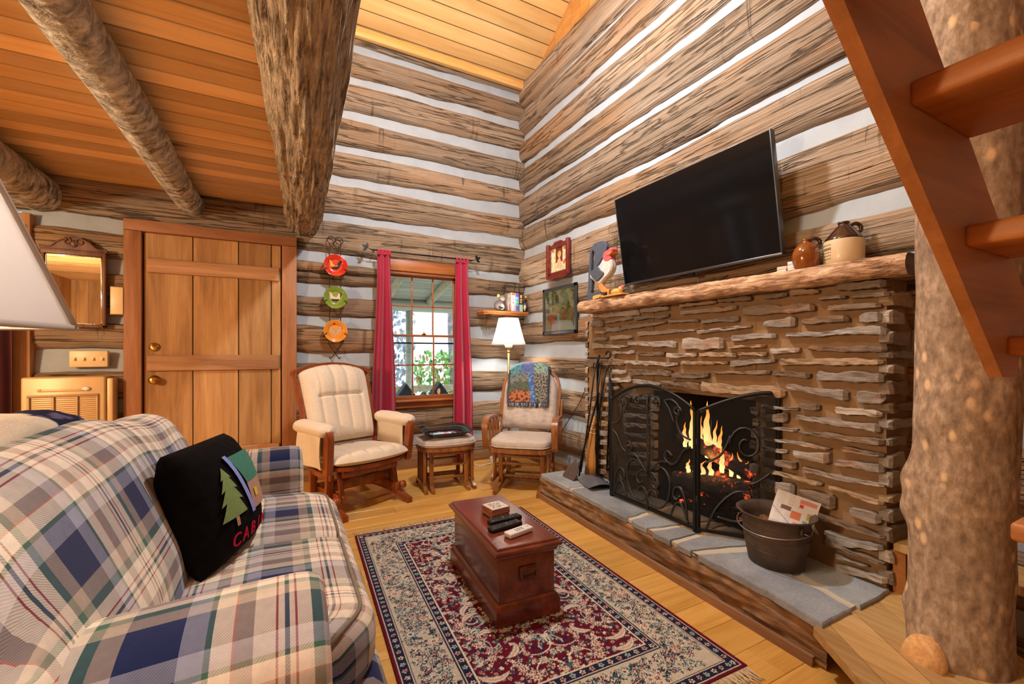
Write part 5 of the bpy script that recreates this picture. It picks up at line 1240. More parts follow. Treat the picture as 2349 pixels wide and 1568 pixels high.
for z, hh in ((.100, .0012), (.082, .005), (.066, .0012), (.052, .0012), (.038, .0012)):
    for s_ in range(9):
        a = 3.62 - .11 * s_; mb.box(.0765 * cos(a) - .001, .0765 * sin(a) - .003, z - hh, .0765 * cos(a) + .001, .0765 * sin(a) + .003, z + hh)
mb.build('faded_print', [plain('faded_ink', rgb(120, 108, 84), .6)], j2)
for k, (y, z, lab) in enumerate(((1.262, 0, 'small white box, lower one of the short pair on the mantel'), (1.262, .0165, 'small buff box on top of the short pair on the mantel'), (1.212, 0, 'small white box at the bottom of the taller mantel stack'), (1.212, .0165, 'small white box in the middle of the taller mantel stack'), (1.212, .033, 'small white box topping the taller stack beside the amber jug'))):
    mb = MB(); mb.box(-.022, -.022, 0, .022, .022, .016, .0015, 0, None, rgb(214, 190, 170) if k == 1 else rgb(212, 206, 206)); b = mb.build('small_box', [M['vc']]); b.location = (2.165, y, 1.506 + z); b.rotation_euler = (0, 0, .1 * (k % 3)); tag(b, lab, 'box', 'little boxes on the mantel')

# ------------------------------------------------------------------ framed pictures on the right wall
def pic(name, label, y0, y1, z0, z1, fw, fmat, paint, depth=.02, glass=True, tilt=0.0):
    t = thing(name, label, 'picture', (2.335, (y0 + y1) / 2, z0)); w, h = y0 - y1, z1 - z0
    m = Matrix(((0, 0, -1, 0), (-1, 0, 0, 0), (0, 1, 0, h / 2), (0, 0, 0, 1)))  # x -> -Y, y -> Z, z -> into the room
    mb = MB()
    for (a, b, c, d) in ((-w / 2, -h / 2, w / 2, -h / 2 + fw), (-w / 2, h / 2 - fw, w / 2, h / 2), (-w / 2, -h / 2, -w / 2 + fw, h / 2), (w / 2 - fw, -h / 2, w / 2, h / 2)): mb.box(a, b, 0, c, d, depth, .004)
    mb.build('picture_frame', [fmat], t, m)
    mb = MB(); mb.grid(70, 80, lambda u, v: ((u - .5) * (w - fw * 1.8), (v - .5) * (h - fw * 1.8), depth * .45), colfn=paint); mb.build('print', [M['vc']], t, m)
    if glass: mb = MB(); mb.grid(1, 1, lambda u, v: (lerp(-w / 2 + fw * .9, w / 2 - fw * .9, u), lerp(-h / 2 + fw * .9, h / 2 - fw * .9, v), depth * .56), smooth=False); mb.build('picture_glass', [M['glass']], t, m)
    return t, m
def p_forest(u, v):
    n = nz(u * 5, v * 5, 1); c = rgb(176, 196, 160)
    if v > .55: c = rgb(150, 180, 150) if n > 0 else rgb(186, 204, 190)
    if v > .42 and nz(u * 7, v * 3.2, 9) + .3 * nz(u * 24, v * 24) > .16: c = rgb(96, 116, 76)
    if abs(u - .28 - .02 * nz(v * 9)) < .025 and v > .5: c = rgb(110, 100, 80)
    if v < .52 and u > .5: c = rgb(120, 140, 84) if n > -.1 else rgb(160, 150, 120)
    if v < .42 and u < .5: c = rgb(112, 110, 90) if n > .05 else rgb(150, 140, 112)
    if abs(v - (.62 - .5 * (u - .35) ** 2)) < .02 and .05 < u < .75: c = rgb(196, 190, 96)
    if (u - .46) ** 2 * 6 + (v - .36) ** 2 < .012: c = rgb(150, 196, 214)
    if (u - .44) ** 2 + (v - .47) ** 2 < .0022: c = rgb(216, 150, 116)
    if (u - .24) ** 2 * 2 + (v - .30) ** 2 < .016: c = rgb(176, 92, 64)
    if (u - .66) ** 2 * 3 + (v - .34) ** 2 < .012: c = rgb(150, 96, 76)
    if (u - .11) ** 2 + (v - .5) ** 2 < .004: c = rgb(120, 120, 180)
    f = 1 + .18 * nz(u * 22, v * 22); return tuple(x * f for x in c)
pic('framed_picture', 'woodland scene in dark grey frame hanging beside the mantel', 3.73, 3.165, 1.298, 1.752, .034, plain('dark_grey_frame', rgb(56, 62, 64), .3, .2, .1), p_forest)
def p_girl(u, v):
    c = rgb(224, 212, 178)
    if (u < .3 or u > .72 or v < .2) and nz(u * 9, v * 9, 5) > .12: c = rgb(176, 186, 130)
    if .30 < u < .74 and v > .38: c = rgb(112, 48, 34)
    if (u - .54) ** 2 * 1.3 + (v - .70) ** 2 < .017: c = rgb(196, 158, 84)
    if (u - .54) ** 2 * 2 + (v - .60) ** 2 < .006: c = rgb(226, 178, 140)
    if abs(u - .52) < .16 * (.62 - v) / .4 + .03 and .15 < v < .52: c = rgb(222, 176, 130)
    for (a, b) in ((.86, .88), (.9, .40), (.83, .32), (.14, .9)):
        if (u - a) ** 2 + (v - b) ** 2 < .004: c = rgb(214, 84, 46)
    f = 1 + .12 * nz(u * 20, v * 20); return tuple(x * f for x in c)
t, m = pic('framed_picture', 'small print in carved dark red wooden frame above the woodland picture', 3.62, 3.285, 1.858, 2.158, .036, M['cherry'], p_girl, .028, False)
mb = MB()
for s_ in (-1, 1): mb.box(s_ * .1675 - .02, -.162, .004, s_ * .1675 + .02, .166, .040, .006)
mb.prism([(-.15, -.146), (.15, -.146), (.19, -.165), (.10, -.19), (.03, -.178), (-.03, -.178), (-.10, -.19), (-.19, -.165)], .004, .034); mb.prism([(-.08, .148), (.08, .148), (.05, .17), (-.05, .17)], .004, .03)
mb.build('carved_rail', [M['cherry']], t, m)

# ------------------------------------------------------------------ corner shelf with books and bookends
sh = thing('wall_shelf', 'orange wood wall shelf on scrolled iron brackets in the corner', 'shelf', (2.07, 4.12, 1.515))
mb = MB(); mb.box(-.27, -.09, .018, .26, .085, .04, .005); mb.box(-.262, -.082, .004, .252, .08, .018, .006); mb.build('shelf_board', [M['shelf']], sh)
for x in (-.17, .14):
    mb = MB(); mb.tube([(x, .06, .0), (x, .06, -.16)], .005, 6); mb.tube([(x, .06, -.005), (x, -.06, -.005)], .005, 6)
    for a, b, r, s_ in ((-.04, -.03, .026, 1), (.04, -.03, .026, -1), (-.03, -.13, .020, 1), (.03, -.13, .020, -1)):
        mb.tube([(x + a + q[0] * s_, .055, b + q[1]) for q in spiral(0, 0, r, r * .3, 0, 8, 22)], .0035, 5)
    mb.build('bracket', [plain('antique_iron', rgb(112, 92, 56), .45, .7, .2)], sh)
BK = [('book', 'thick grey and brown book, leftmost on the corner shelf', 2.105, .034, .188, rgb(150, 132, 120), [(.1, .3, rgb(196, 60, 70), .02), (.8, .12, rgb(196, 160, 110), 0)]), ('book', 'white book with orange top and coloured spots on the corner shelf', 2.150, .046, .196, rgb(232, 228, 232), [(.86, .14, rgb(232, 120, 64), 0), (.66, .05, rgb(110, 120, 190), .012), (.55, .10, rgb(226, 160, 200), .012), (.44, .06, rgb(220, 70, 40), .012), (.38, .05, rgb(240, 190, 70), .012)]),
      ('book', 'purple and green paperback on the corner shelf', 2.197, .040, .194, rgb(150, 190, 226), [(.80, .2, rgb(120, 86, 190), 0), (.56, .12, rgb(96, 170, 150), .006), (.36, .12, rgb(70, 200, 90), .006), (.04, .28, rgb(126, 80, 196), .004)]), ('book', 'black and gold book, rightmost on the corner shelf', 2.243, .044, .195, rgb(30, 28, 30), [(.74, .18, rgb(226, 176, 110), .008), (.46, .12, rgb(236, 196, 130), .006), (.60, .10, rgb(236, 196, 130), .006), (.0, .40, rgb(160, 204, 180), 0)])]
for nm, lab, x, w, h, col, marks in BK:
    b = thing(nm, lab, 'book', (x, 4.10, 1.556), 0, 'books on the corner shelf')
    mb = MB(); mb.box(-w / 2, -.055, 0, w / 2, .065, h, .003, 0, None, col); mb.build('cover', [M['vc']], b)
    mb = MB(); mb.box(-w / 2 + .004, -.05, .002, w / 2 - .004, .067, h + .0006, 0, 0, None, rgb(226, 218, 204)); mb.build('pages', [M['vc']], b)
    mb = MB()
    for a, hh, c, ins in marks: mb.box(-w / 2 + .002 + ins, -.0556, a * h, w / 2 - .002 - ins, -.054, (a + hh) * h - .002, 0, 0, None, c)
    if 'gold' in lab: text_mb(mb, '100', .034, frame((0, -.0562, .56 * h), (0, 0, -1), (1, 0, 0)), 0, .0003, rgb(40, 30, 24))
    mb.build('spine_print', [M['vc']], b)
for x, lab, f in ((2.005, 'grey plush animal bookend left of the books', 1), (2.300, 'dark plush animal bookend squeezed right of the books', -.6)):
    b = thing('bookend', lab, 'bookend', (x, 4.09, 1.556), 0, 'bookends on the corner shelf'); gc = rgb(128, 120, 116) if f > 0 else rgb(84, 76, 72); k = 1 if f > 0 else .55
    mb = MB(); mb.ball((0, 0, .058), .055 * k, .05, .058, 0, 18, None, gc); mb.ball((.028 * f, -.012, .135), .034 * k, .034, .034, 0, 16, None, tuple(x_ * 1.15 for x_ in gc)); mb.build('body', [M['vc_cloth']], b)
    mb = MB(); mb.ball((.015 * f, -.04, .045), .026 * k, .022, .034, 0, 14, None, rgb(196, 180, 166)); mb.ball((.0, -.052, .03), .03 * k, .012, .012, 0, 12, None, rgb(40, 40, 52)); mb.build('belly', [M['vc_cloth']], b)
    mb = MB(); mb.ball((-.018 * f, -.02, .160), .016 * k, .016, .016, 0, 12, None, rgb(226, 196, 110)); mb.build('pompom', [M['vc_cloth']], b)

# ------------------------------------------------------------------ hanging plates in an iron rack
rk = thing('plate_rack', 'tall wrought iron plate rack hanging left of the window', 'plate rack', (.42, 4.19, 1.05))
mb = MB(); IR = plain('rust_brown_iron', rgb(64, 44, 34), .5, .5, .15)
for s_ in (-1, 1):
    mb.tube(spline([(s_ * .045, 0, .20), (s_ * .047, 0, .6), (s_ * .047, 0, .95), (s_ * .046, 0, 1.04)], 4), .004, 6)
    mb.tube([(s_ * .032 + q[0], -.004, 1.075 + q[1]) for q in spiral(0, 0, .034, .030, -1.6, -1.6 + s_ * 6.1, 22)], .0045, 6)
    mb.tube(spline([(s_ * .045, 0, .20), (s_ * .05, 0, .15), (s_ * .02, 0, .10), (-s_ * .012, 0, .05), (-s_ * .035, 0, .02), (-s_ * .045, 0, .035)], 6), .004, 6)
mb.tube([(.033 * cos(a), -.003, 1.03 + .026 * sin(a)) for a in [pi + k * pi / 12 for k in range(13)]], .0045, 6); mb.build('scroll_frame', [IR], rk)
for z in (.765, .485, .195):
    for s_ in (-1, 1): mb = MB(); mb.tube(spline([(s_ * .045, 0, z + .03), (s_ * .075, -.02, z + .025), (s_ * .092, -.05, z + .03), (s_ * .082, -.062, z + .045), (s_ * .07, -.055, z + .05)], 5), .0035, 6); mb.build('plate_hook', [IR], rk)
def inpoly(x, y, P):
    r = False; j = len(P) - 1
    for i in range(len(P)):
        if (P[i][1] > y) != (P[j][1] > y) and x < (P[j][0] - P[i][0]) * (y - P[i][1]) / (P[j][1] - P[i][1]) + P[i][0]: r = not r
        j = i
    return r
HEN = [(-.50, .42), (-.42, .5), (-.30, .38), (-.2, .12), (.08, .06), (.22, .30), (.40, .50), (.5, .38), (.42, .08), (.28, -.20), (.05, -.36), (-.22, -.30), (-.40, -.06), (-.42, .2)]
def plate(lab, z, rim, well, draw, edge=None):
    t = thing('plate', lab, 'plate', (.42, 4.158, z), 0, 'rooster plates in the iron rack'); m = RX(-.10 + pi / 2)
    prof = [(0, .004), (.055, .004), (.062, .007), (.068, .012), (.097, .022), (.0985, .021), (.0985, .018), (.07, .006), (.06, .0), (0, 0)]
    mb = MB()
    def fn(u, v):
        k = v * 5; i = min(4, int(k)); f = k - i; r, zz = lerp(prof[i][0], prof[i + 1][0], f), lerp(prof[i][1], prof[i + 1][1], f); a = 2 * pi * u; return (r * cos(a), r * sin(a), zz)
    def cf(u, v):
        p = fn(u, v); r = sqrt(p[0] ** 2 + p[1] ** 2)
        if r < .074:
            q_ = draw(p[0] / .105, p[1] / .105)
            if q_: return q_
        if r < .056: return well
        if r < .063: return tuple(q * .75 for q in well)
        return (edge or rim) if r > .094 else rim
    mb.grid(110, 60, fn, 0, True, cu=True, colfn=cf); mb.lathe(prof[5:], 64, 0, None, rim, False); mb.build('plate_dish', [M['vc_gloss']], t, m); return t
BLK = rgb(26, 24, 26)
def d_red(x, y): 
    if not inpoly(x, y, HEN): return rgb(120, 30, 20) if (x + .45) ** 2 + (y - .45) ** 2 < .02 else None
    return rgb(226, 160, 60) if (x < -.1 and y > -.05) else (rgb(210, 120, 40) if abs(y + .02 - .2 * x) < .06 and x < .2 else BLK)
def d_grn(x, y):
    if not inpoly(x, y, HEN): return rgb(196, 70, 60) if (x + .48) ** 2 + (y - .48) ** 2 < .02 else None
    return rgb(58, 52, 50) if y < -.1 or x > .36 else rgb(222, 196, 178)
def d_org(x, y):
    if not inpoly(x, y, [(a * .95, b * .9) for a, b in HEN]): return rgb(170, 60, 30) if (x + .1) ** 2 + (y - .62) ** 2 < .01 else None
    return rgb(214, 186, 160) if (int(x * 26) + int(y * 26)) % 2 else rgb(170, 120, 84)
plate('red plate with a black and gold rooster, topmost in the iron rack', 1.893, rgb(196, 44, 26), rgb(206, 56, 34), d_red)
plate('green plate with a white and black hen in the iron rack', 1.608, rgb(112, 136, 46), rgb(128, 150, 62), d_grn)
plate('orange plate with a speckled hen, lowest in the iron rack', 1.312, rgb(216, 136, 44), rgb(222, 146, 56), d_org, rgb(222, 150, 62))

# ------------------------------------------------------------------ curtains and their rod
rod = thing('curtain_rod', 'thin dark curtain rod with leaf finials over the window', 'curtain rod', (1.22, 4.12, 2.062))
mb = MB(); mb.tube([(-.50, 0, 0), (.50, 0, 0)], .0065, 8); mb.build('rod', [M['black']], rod)
for s_ in (-1, 1):
    mb = MB(); mb.tube(spline([(s_ * .50, 0, 0), (s_ * .53, -.01, .012), (s_ * .56, -.01, .006)], 5), .0035, 6)
    for a, l in ((.5, .055), (1.5, .05), (-.6, .05)):
        o = Vector((s_ * .535, -.01, .01)); dr = Vector((s_ * cos(a), 0, sin(a))); pr = Vector((-dr.z, 0, dr.x))
        q = [o + dr * l * t + pr * .013 * sin(pi * t) for t in (0, .3, .6, 1)] + [o + dr * l * t - pr * .013 * sin(pi * t) for t in (.6, .3)]
        mb.add([p + Vector((0, -.002, 0)) for p in q] + [p + Vector((0, .002, 0)) for p in q], [[0, 1, 2, 3, 4, 5], [11, 10, 9, 8, 7, 6]] + [[i, (i + 1) % 6, 6 + (i + 1) % 6, 6 + i] for i in range(6)])
    mb.build('leaf_finial', [M['black']], rod)
    mb = MB(); mb.tube([(s_ * .47, 0, 0), (s_ * .47, .09, 0)], .005, 6); mb.build('rod_bracket', [M['black']], rod)
def curtain(label, xt0, xt1, xb0, xb1, zt_, zb, y, folds, seed, mat, name='curtain', group=None, tabs=True):
    t = thing(name, label, 'curtain', ((xb0 + xb1) / 2, y, zb), 0, group); o = Vector(t.location)
    def fn(u, v, off=0):
        w = smooth01(v * 1.4); x0, x1 = lerp(xt0, xb0, w), lerp(xt1, xb1, w); a = u * folds * 2 * pi
        am = .022 * (.55 + .6 * w) * (1 + .3 * nz(u * 3, seed))
        return Vector((lerp(x0, x1, u) + .010 * sin(a * .5 + seed) * w, y + am * sin(a + .7 * nz(v * 1.2, u * 2, seed)) + .006 * nz(u * 6, v * 3, seed) + off, lerp(zt_, zb, v))) - o
    mb = MB(); mb.grid(90, 50, lambda u, v: fn(u, v)); mb.grid(90, 50, lambda u, v: fn(1 - u, v, .004)); mb.build('drape', [mat], t)
    if tabs:
        for k in range(4):
            x = lerp(xt0 + .012, xt1 - .012, k / 3); mb = MB()
            mb.loft([[(x - o.x - .014, y + .012 * cos(a) - o.y, 2.062 + .012 * sin(a) - o.z), (x - o.x + .014, y + .012 * cos(a) - o.y, 2.062 + .012 * sin(a) - o.z)] for a in [k2 * 2 * pi / 14 for k2 in range(15)]], False, False)
            mb.box(x - .014 - o.x, y - .014 - o.y, zt_ - .01 - o.z, x + .014 - o.x, y - .010 - o.y, 2.062 - o.z, .001); mb.build('tab', [mat], t)
    return t
curtain('crimson tab-top curtain at the left of the window', .775, .895, .72, .94, 2.035, .065, 4.12, 2.3, 1.3, M['red_cloth'], group='window curtains')
curtain('crimson tab-top curtain at the right of the window', 1.535, 1.672, 1.522, 1.738, 2.035, .065, 4.12, 2.3, 4.1, M['red_cloth'], group='window curtains')
curtain('dark maroon curtain at the far left edge behind the lamp', -2.0, -1.585, -2.0, -1.578, 1.99, .45, 4.10, 4.5, 2.2, M['redd_cloth'], tabs=False)

# ------------------------------------------------------------------ mirror, switch plates, heater on the back wall
mr = thing('wall_mirror', 'wood framed mirror with carved crest on the back wall', 'mirror', (-1.30, 4.19, 1.30)); w, h = .172, .52
mb = MB()
for (a, b, c, d) in ((-w, 0, w, .022), (-w, h - .01, w, h + .03), (-w, 0, -w + .022, h), (w - .022, 0, w, h)): mb.box(a, -.028, b, c, 0, d, .005)
mb.build('mirror_frame', [M['walnut']], mr)
cp = spline([(-w, 0, h + .02), (-w - .004, 0, h + .04), (-w + .05, 0, h + .042), (-.09, 0, h + .075), (-.05, 0, h + .10), (0, 0, h + .118), (.05, 0, h + .10), (.09, 0, h + .075), (w - .05, 0, h + .042), (w + .004, 0, h + .04), (w, 0, h + .02)], 6)
mb = MB(); mb.prism([(p.x, p.z) for p in cp][::-1], 0, .024, 0, RX(pi / 2)); mb.build('crest', [M['walnut']], mr)
mb = MB(); mb.tube([(p.x, -.026, p.z) for p in cp[6:-6]], .006, 8)
for s_ in (-1, 1): mb.tube([(s_ * .035 + q[0], -.028, h + .085 + q[1]) for q in spiral(0, 0, .026, .008, pi / 2 - s_ * .4, pi / 2 - s_ * .4 + s_ * 7, 20)], .006, 6)
mb.ball((0, -.026, h + .07), .022, .010, .026); mb.build('carving', [M['walnut']], mr)
mb = MB(); mb.grid(1, 1, lambda u, v: (lerp(-w + .02, w - .02, u), -.016, lerp(.02, h - .008, v)), smooth=False); mb.build('mirror_glass', [M['mirror']], mr)
mb = MB()
for (a, b, c, d) in ((-w + .022, .022, -w + .030, h - .01), (w - .030, .022, w - .022, h - .01), (-w + .022, .022, w - .022, .030), (-w + .022, h - .018, w - .022, h - .01)): mb.box(a, -.0185, b, c, -.0155, d, .0008)
mb.build('bevel_edge', [M['mirror']], mr)
sp2 = thing('wall_plaque', 'narrow ivory plate on dark backing beside the door casing', 'plaque', (-1.068, 4.19, 1.40)); mb = MB(); mb.box(-.042, -.012, -.004, .043, .02, .21, .003); mb.build('backing', [M['walnut']], sp2)
mb = MB(); mb.box(-.038, -.022, .003, .034, -.012, .202, .003); mb.build('plate_face', [M['ivory']], sp2)
sw = thing('light_switch', 'ivory four gang switch plate over the wall heater', 'light switch', (-1.229, 4.20, 1.018)); mb = MB(); mb.box(-.104, -.012, 0, .104, .03, .117, .005); mb.build('switch_plate', [M['ivory']], sw)
for k in range(4): mb = MB(); x = -.075 + .05 * k; mb.box(x - .006, -.026, .048, x + .006, -.010, .066, .002, 0, None); mb.box(x - .012, -.0135, .042, x + .012, -.0118, .074, .001); mb.build('toggle', [M['ivory']], sw)
HC = plain('beige_enamel', rgb(214, 178, 124), .4, .1, .04, 12)
ht = thing('wall_heater', 'beige gas wall heater with louvered grille left of the door', 'heater', (-1.32, 4.07, .22)); mb = MB()
mb.box(-.213, 0, 0, .213, .14, .735, .012); mb.box(.213, .02, .01, .25, .14, .72, .006); mb.build('cabinet', [HC], ht)
mb = MB()
for (a, b, c, d) in ((-.18, .05, -.165, .60), (-.06, .05, -.045, .60), (.06, .05, .075, .60), (.165, .05, .18, .60), (-.18, .60, .18, .615), (-.18, .04, .18, .055)): mb.box(a, -.012, b, c, .004, d, .003)
for k in range(38):
    z = .062 + k * .0142; mb.add([(-.165, -.004, z), (.165, -.004, z), (.165, .008, z + .009), (-.165, .008, z + .009)], [[0, 1, 2, 3]])
mb.build('louver_grille', [plain('tan_louvers', rgb(172, 134, 86), .45, .1, .04, 12)], ht)
mb = MB(); mb.box(-.165, .001, .055, .165, .003, .60); mb.build('grille_back', [plain('brown_cavity', rgb(110, 78, 48), .8)], ht)
mb = MB(); mb.box(-.13, -.008, .636, .10, .004, .652, .003); mb.ball((-.12, -.004, .648), .014, .008, .008); mb.build('control_slot', [HC], ht)
mb = MB(); mb.ball((.115, -.012, .652), .022, .010, .014, 0, 14); mb.build('control_knob', [M['white']], ht)
# ------------------------------------------------------------------ cream glider chair
def bar(mb, a, b, w, t, r=.004, col=(.5, .4, .5)):
    """flat board from a to b, w across (horizontal), t thick"""
    a, b = Vector(a), Vector(b); d = (b - a); m = frame(a, d, (1, 0, 0) if abs(d.normalized().x) < .9 else (0, 1, 0))
    mb.box(0, -w / 2, -t / 2, d.length, w / 2, t / 2, r, 0, m, col)
gl = thing('glider_chair', 'cream cushioned glider armchair with reddish wood frame left of the window', 'armchair', (.485, 3.47, 0), math.atan2(.36, .93), 'glider seating')
WG = M['glider']
def backpt(u, v, w=.30, off=0.0):
    """u across -1..1, v up 0..1 of the reclined back"""
    y = .17 + .17 * v + .02 * v * v; z = .44 + .54 * v
    return Vector((u * w * (1 - .05 * (1 - v)), y - off, z))
top = lambda u: .045 * cos(u * pi / 2) - .0 * u * u
mb = MB()
outl = [backpt(-1, t) for t in (0, .15, .3, .45, .6, .75, .9)] + [Vector((-.318, .345, .955)), Vector((-.30, .352, .985)), Vector((-.22, .357, 1.005)), Vector((-.11, .36, 1.03)), Vector((0, .36, 1.038)), Vector((.11, .36, 1.03)), Vector((.22, .357, 1.005)), Vector((.30, .352, .985)), Vector((.318, .345, .955))] + [backpt(1, t) for t in (.9, .75, .6, .45, .3, .15, 0)]
pp = spline(outl, 5); mb.loft([[p + (Vector((0, -.022, 0))) + (p - Vector((0, p.y, .75))).normalized() * .006, p + Vector((0, -.022, 0)) - (p - Vector((0, p.y, .75))).normalized() * .022, p + Vector((0, .022, 0)) - (p - Vector((0, p.y, .75))).normalized() * .022, p + Vector((0, .022, 0)) + (p - Vector((0, p.y, .75))).normalized() * .006] for p in pp], True, True, 0, False)
mb.box(-.29, .19, .42, .29, .215, .50, .004); mb.build('back_frame', [WG], gl)
def bcush(u, v, back=False):
    x = (u * 2 - 1); e = max(0, 1 - abs(x) ** 6) ** .5 * max(0, 1 - abs(v * 2 - 1) ** 8) ** .5
    seg = abs(((u * 5 + .0) % 1) - .5) * 2; th = .075 + .018 * (1 - seg ** 4)
    if v > .60 : th += .030 * sin(min(1, (v - .60) / .40) * pi) ** .6 * (1 if abs(x) < .62 else max(0, 1 - (abs(x) - .62) / .08))
    th -= .018 * math.exp(-((v - .60) / .014) ** 2) * (1 if abs(x) < .66 else 0)
    vv = v + (.085 * cos(x * pi / 2) * v ** 5 - .03 * abs(x) ** 8 * v)
    p = backpt(x * .95, vv * .99 + .0, .29); return p + Vector((0, -.91, .40)).normalized() * ((th * e + .0) if not back else -.002)
mb = MB(); mb.grid(70, 60, bcush); mb.grid(30, 20, lambda u, v: bcush(1 - u, v, True)); mb.build('back_cushion', [M['cream']], gl)
def scush(u, v, bot=False):
    x = u * 2 - 1; t = v; e = max(0, 1 - abs(x) ** 5) ** .45 * max(0, 1 - abs(t * 2 - 1) ** 6) ** .45
    seg = abs(((u * 5) % 1) - .5) * 2; th = (.058 + .012 * (1 - seg ** 4)) * e if not bot else -.034 * e
    w = .29 - .03 * v + .012 * sin(pi * v)
    return Vector((x * w, lerp(-.335, .205, v) + .055 * (x * x) * (1 - v) ** 2, .378 - .03 * v + th + .0))
mb = MB(); mb.grid(60, 40, scush); mb.grid(40, 24, lambda u, v: scush(1 - u, v, True)); mb.build('seat_cushion', [M['cream']], gl)
mb = MB(); mb.prism([(-.27, .20), (-.28, -.24), (-.2, -.295), (0, -.318), (.2, -.295), (.28, -.24), (.27, .20)], .318, .345); mb.build('seat_frame', [WG], gl)
for s_ in (-1, 1):
    mb = MB(); q = spline([(s_ * .315, -.235, .30), (s_ * .318, -.250, .40), (s_ * .320, -.262, .50), (s_ * .322, -.262, .565), (s_ * .325, -.235, .605), (s_ * .325, -.20, .598)], 6)
    mb.loft([[p + Vector((-.022, -.012, 0)), p + Vector((.022, -.012, 0)), p + Vector((.022, .05, -.0)), p + Vector((-.022, .05, -.0))] for p in q], True, True, 0, False); mb.build('arm_post', [WG], gl); mb = MB(); bar(mb, (s_ * .315, .17, .30), (s_ * .318, .19, .575), .04, .03); mb.build('arm_post', [WG], gl)
    mb = MB()
    def pad(u, v):
        a = 2 * pi * u; r = .058 * max(.0, 1 - abs(v * 2 - 1) ** 9) ** .4; return (s_ * .325 + r * cos(a) * 1.15, lerp(-.262, .20, v), .598 + r * sin(a) * .82 + .008 * nz(u * 5, v * 5))
    mb.grid(24, 24, pad, cu=True); mb.build('arm_pad', [M['cream']], gl)
    mb = MB(); mb.grid(14, 12, lambda u, v: (s_ * (.352 + .012 * sin(u * 6 + v * 3)), lerp(-.20, .16, u), lerp(.60, .335, v))); mb.grid(14, 12, lambda u, v: (s_ * (.346 + .012 * sin((1 - u) * 6 + v * 3)), lerp(.16, -.20, u), lerp(.60, .335, v)))
    mb.grid(10, 8, lambda u, v: (s_ * .292, lerp(-.20, .16, u), lerp(.59, .40, v))); mb.grid(10, 8, lambda u, v: (s_ * .288, lerp(.16, -.20, u), lerp(.59, .40, v))); mb.build('arm_skirt', [M['cream']], gl)
    mb = MB(); q = spline([(s_ * .255, -.345, .014), (s_ * .255, -.25, .035), (s_ * .255, -.1, .062), (s_ * .255, .12, .062), (s_ * .255, .27, .035), (s_ * .255, .345, .014)], 5)
    mb.loft([[p + Vector((-.020, 0, .024)), p + Vector((.020, 0, .024)), p + Vector((.020, 0, -.014)), p + Vector((-.020, 0, -.014))] for p in q], True, True, 0, False); mb.build('foot_rail', [WG], gl)
    mb = MB(); bar(mb, (s_ * .255, -.10, .06), (s_ * .255, -.12, .26), .05, .03); bar(mb, (s_ * .255, .12, .06), (s_ * .255, .14, .26), .05, .03); bar(mb, (s_ * .255, -.16, .255), (s_ * .255, .18, .255), .03, .04); mb.build('base_post', [WG], gl)
    mb = MB(); bar(mb, (s_ * .215, -.17, .33), (s_ * .215, -.22, .13), .035, .02); bar(mb, (s_ * .215, .15, .33), (s_ * .215, .20, .13), .035, .02); bar(mb, (s_ * .215, -.25, .115), (s_ * .215, .23, .115), .03, .05)
    mb.tube([(s_ * .24, -.235, .115), (s_ * .28, -.235, .115)], .028, 14); mb.build('glide_link', [WG], gl)
mb = MB(); mb.box(-.255, -.115, .145, .255, -.09, .215, .004); mb.box(-.255, .12, .08, .255, .145, .16, .004); mb.box(-.215, -.24, .262, .215, -.20, .318, .004); mb.build('stretcher', [WG], gl)

# ------------------------------------------------------------------ ottoman
ot = thing('glider_ottoman', 'small glider ottoman with round cornered taupe cushion', 'ottoman', (1.225, 3.535, 0), -.09, 'glider seating'); WO = M['oak']
def oc(u, v):
    a = 2 * pi * u; c, s_ = cos(a), sin(a); n = .62; x = .245 * abs(c) ** n * (1 if c > 0 else -1); y = .195 * abs(s_) ** n * (1 if s_ > 0 else -1)
    prof = [(0, .352), (.90, .350), (.985, .362), (1.0, .378), (.985, .398), (.92, .415), (.7, .424), (.35, .428), (0, .428)]
    k = v * 8; i = min(7, int(k)); f = k - i; r, z = lerp(prof[i][0], prof[i + 1][0], f), lerp(prof[i][1], prof[i + 1][1], f); return (x * r, y * r, z + .004 * nz(x * 20 * r, y * 20 * r) * (v > .3))
mb = MB(); mb.grid(64, 32, oc, cu=True); mb.tube([oc(k / 48, .375) for k in range(48)], .005, 6, closed=True); mb.build('cushion', [M['grey_cloth']], ot)
mb = MB(); mb.prism([(oc(k / 40, .375)[0] * .97, oc(k / 40, .375)[1] * .97) for k in range(40)], .322, .352); mb.build('seat_frame', [WO], ot)
for s_ in (-1, 1):
    for x, zf, y0 in ((s_ * .20, .02, .20), (s_ * .145, .02, .215)):
        mb = MB(); q = spline([(x, -y0, .012), (x, -.12, .040), (x, 0, .05), (x, .12, .040), (x, y0, .012)], 5); mb.loft([[p + Vector((-.013, 0, .016)), p + Vector((.013, 0, .016)), p + Vector((.013, 0, -.012)), p + Vector((-.013, 0, -.012))] for p in q], True, True, 0, False); mb.build('foot_rail', [WO], ot)
    for y in (-.12, -.04, .04, .12): mb = MB(); bar(mb, (s_ * .20, y, .05), (s_ * .20, y, .322), .024, .014, .002); mb.build('slat', [WO], ot)
    for y in (-.13, .13): mb = MB(); bar(mb, (s_ * .145, y, .04), (s_ * .145, y * .9, .31), .032, .024, .003); mb.build('leg', [WO], ot)
mb = MB(); mb.box(-.145, -.135, .195, .145, -.12, .212, .003); mb.box(-.145, .12, .195, .145, .135, .212, .003); mb.box(-.145, -.10, .085, .145, -.085, .10, .003); mb.box(-.145, .085, .06, .145, .10, .095, .003); mb.box(-.14, -.14, .285, .14, -.125, .322, .003); mb.build('stretcher', [WO], ot)
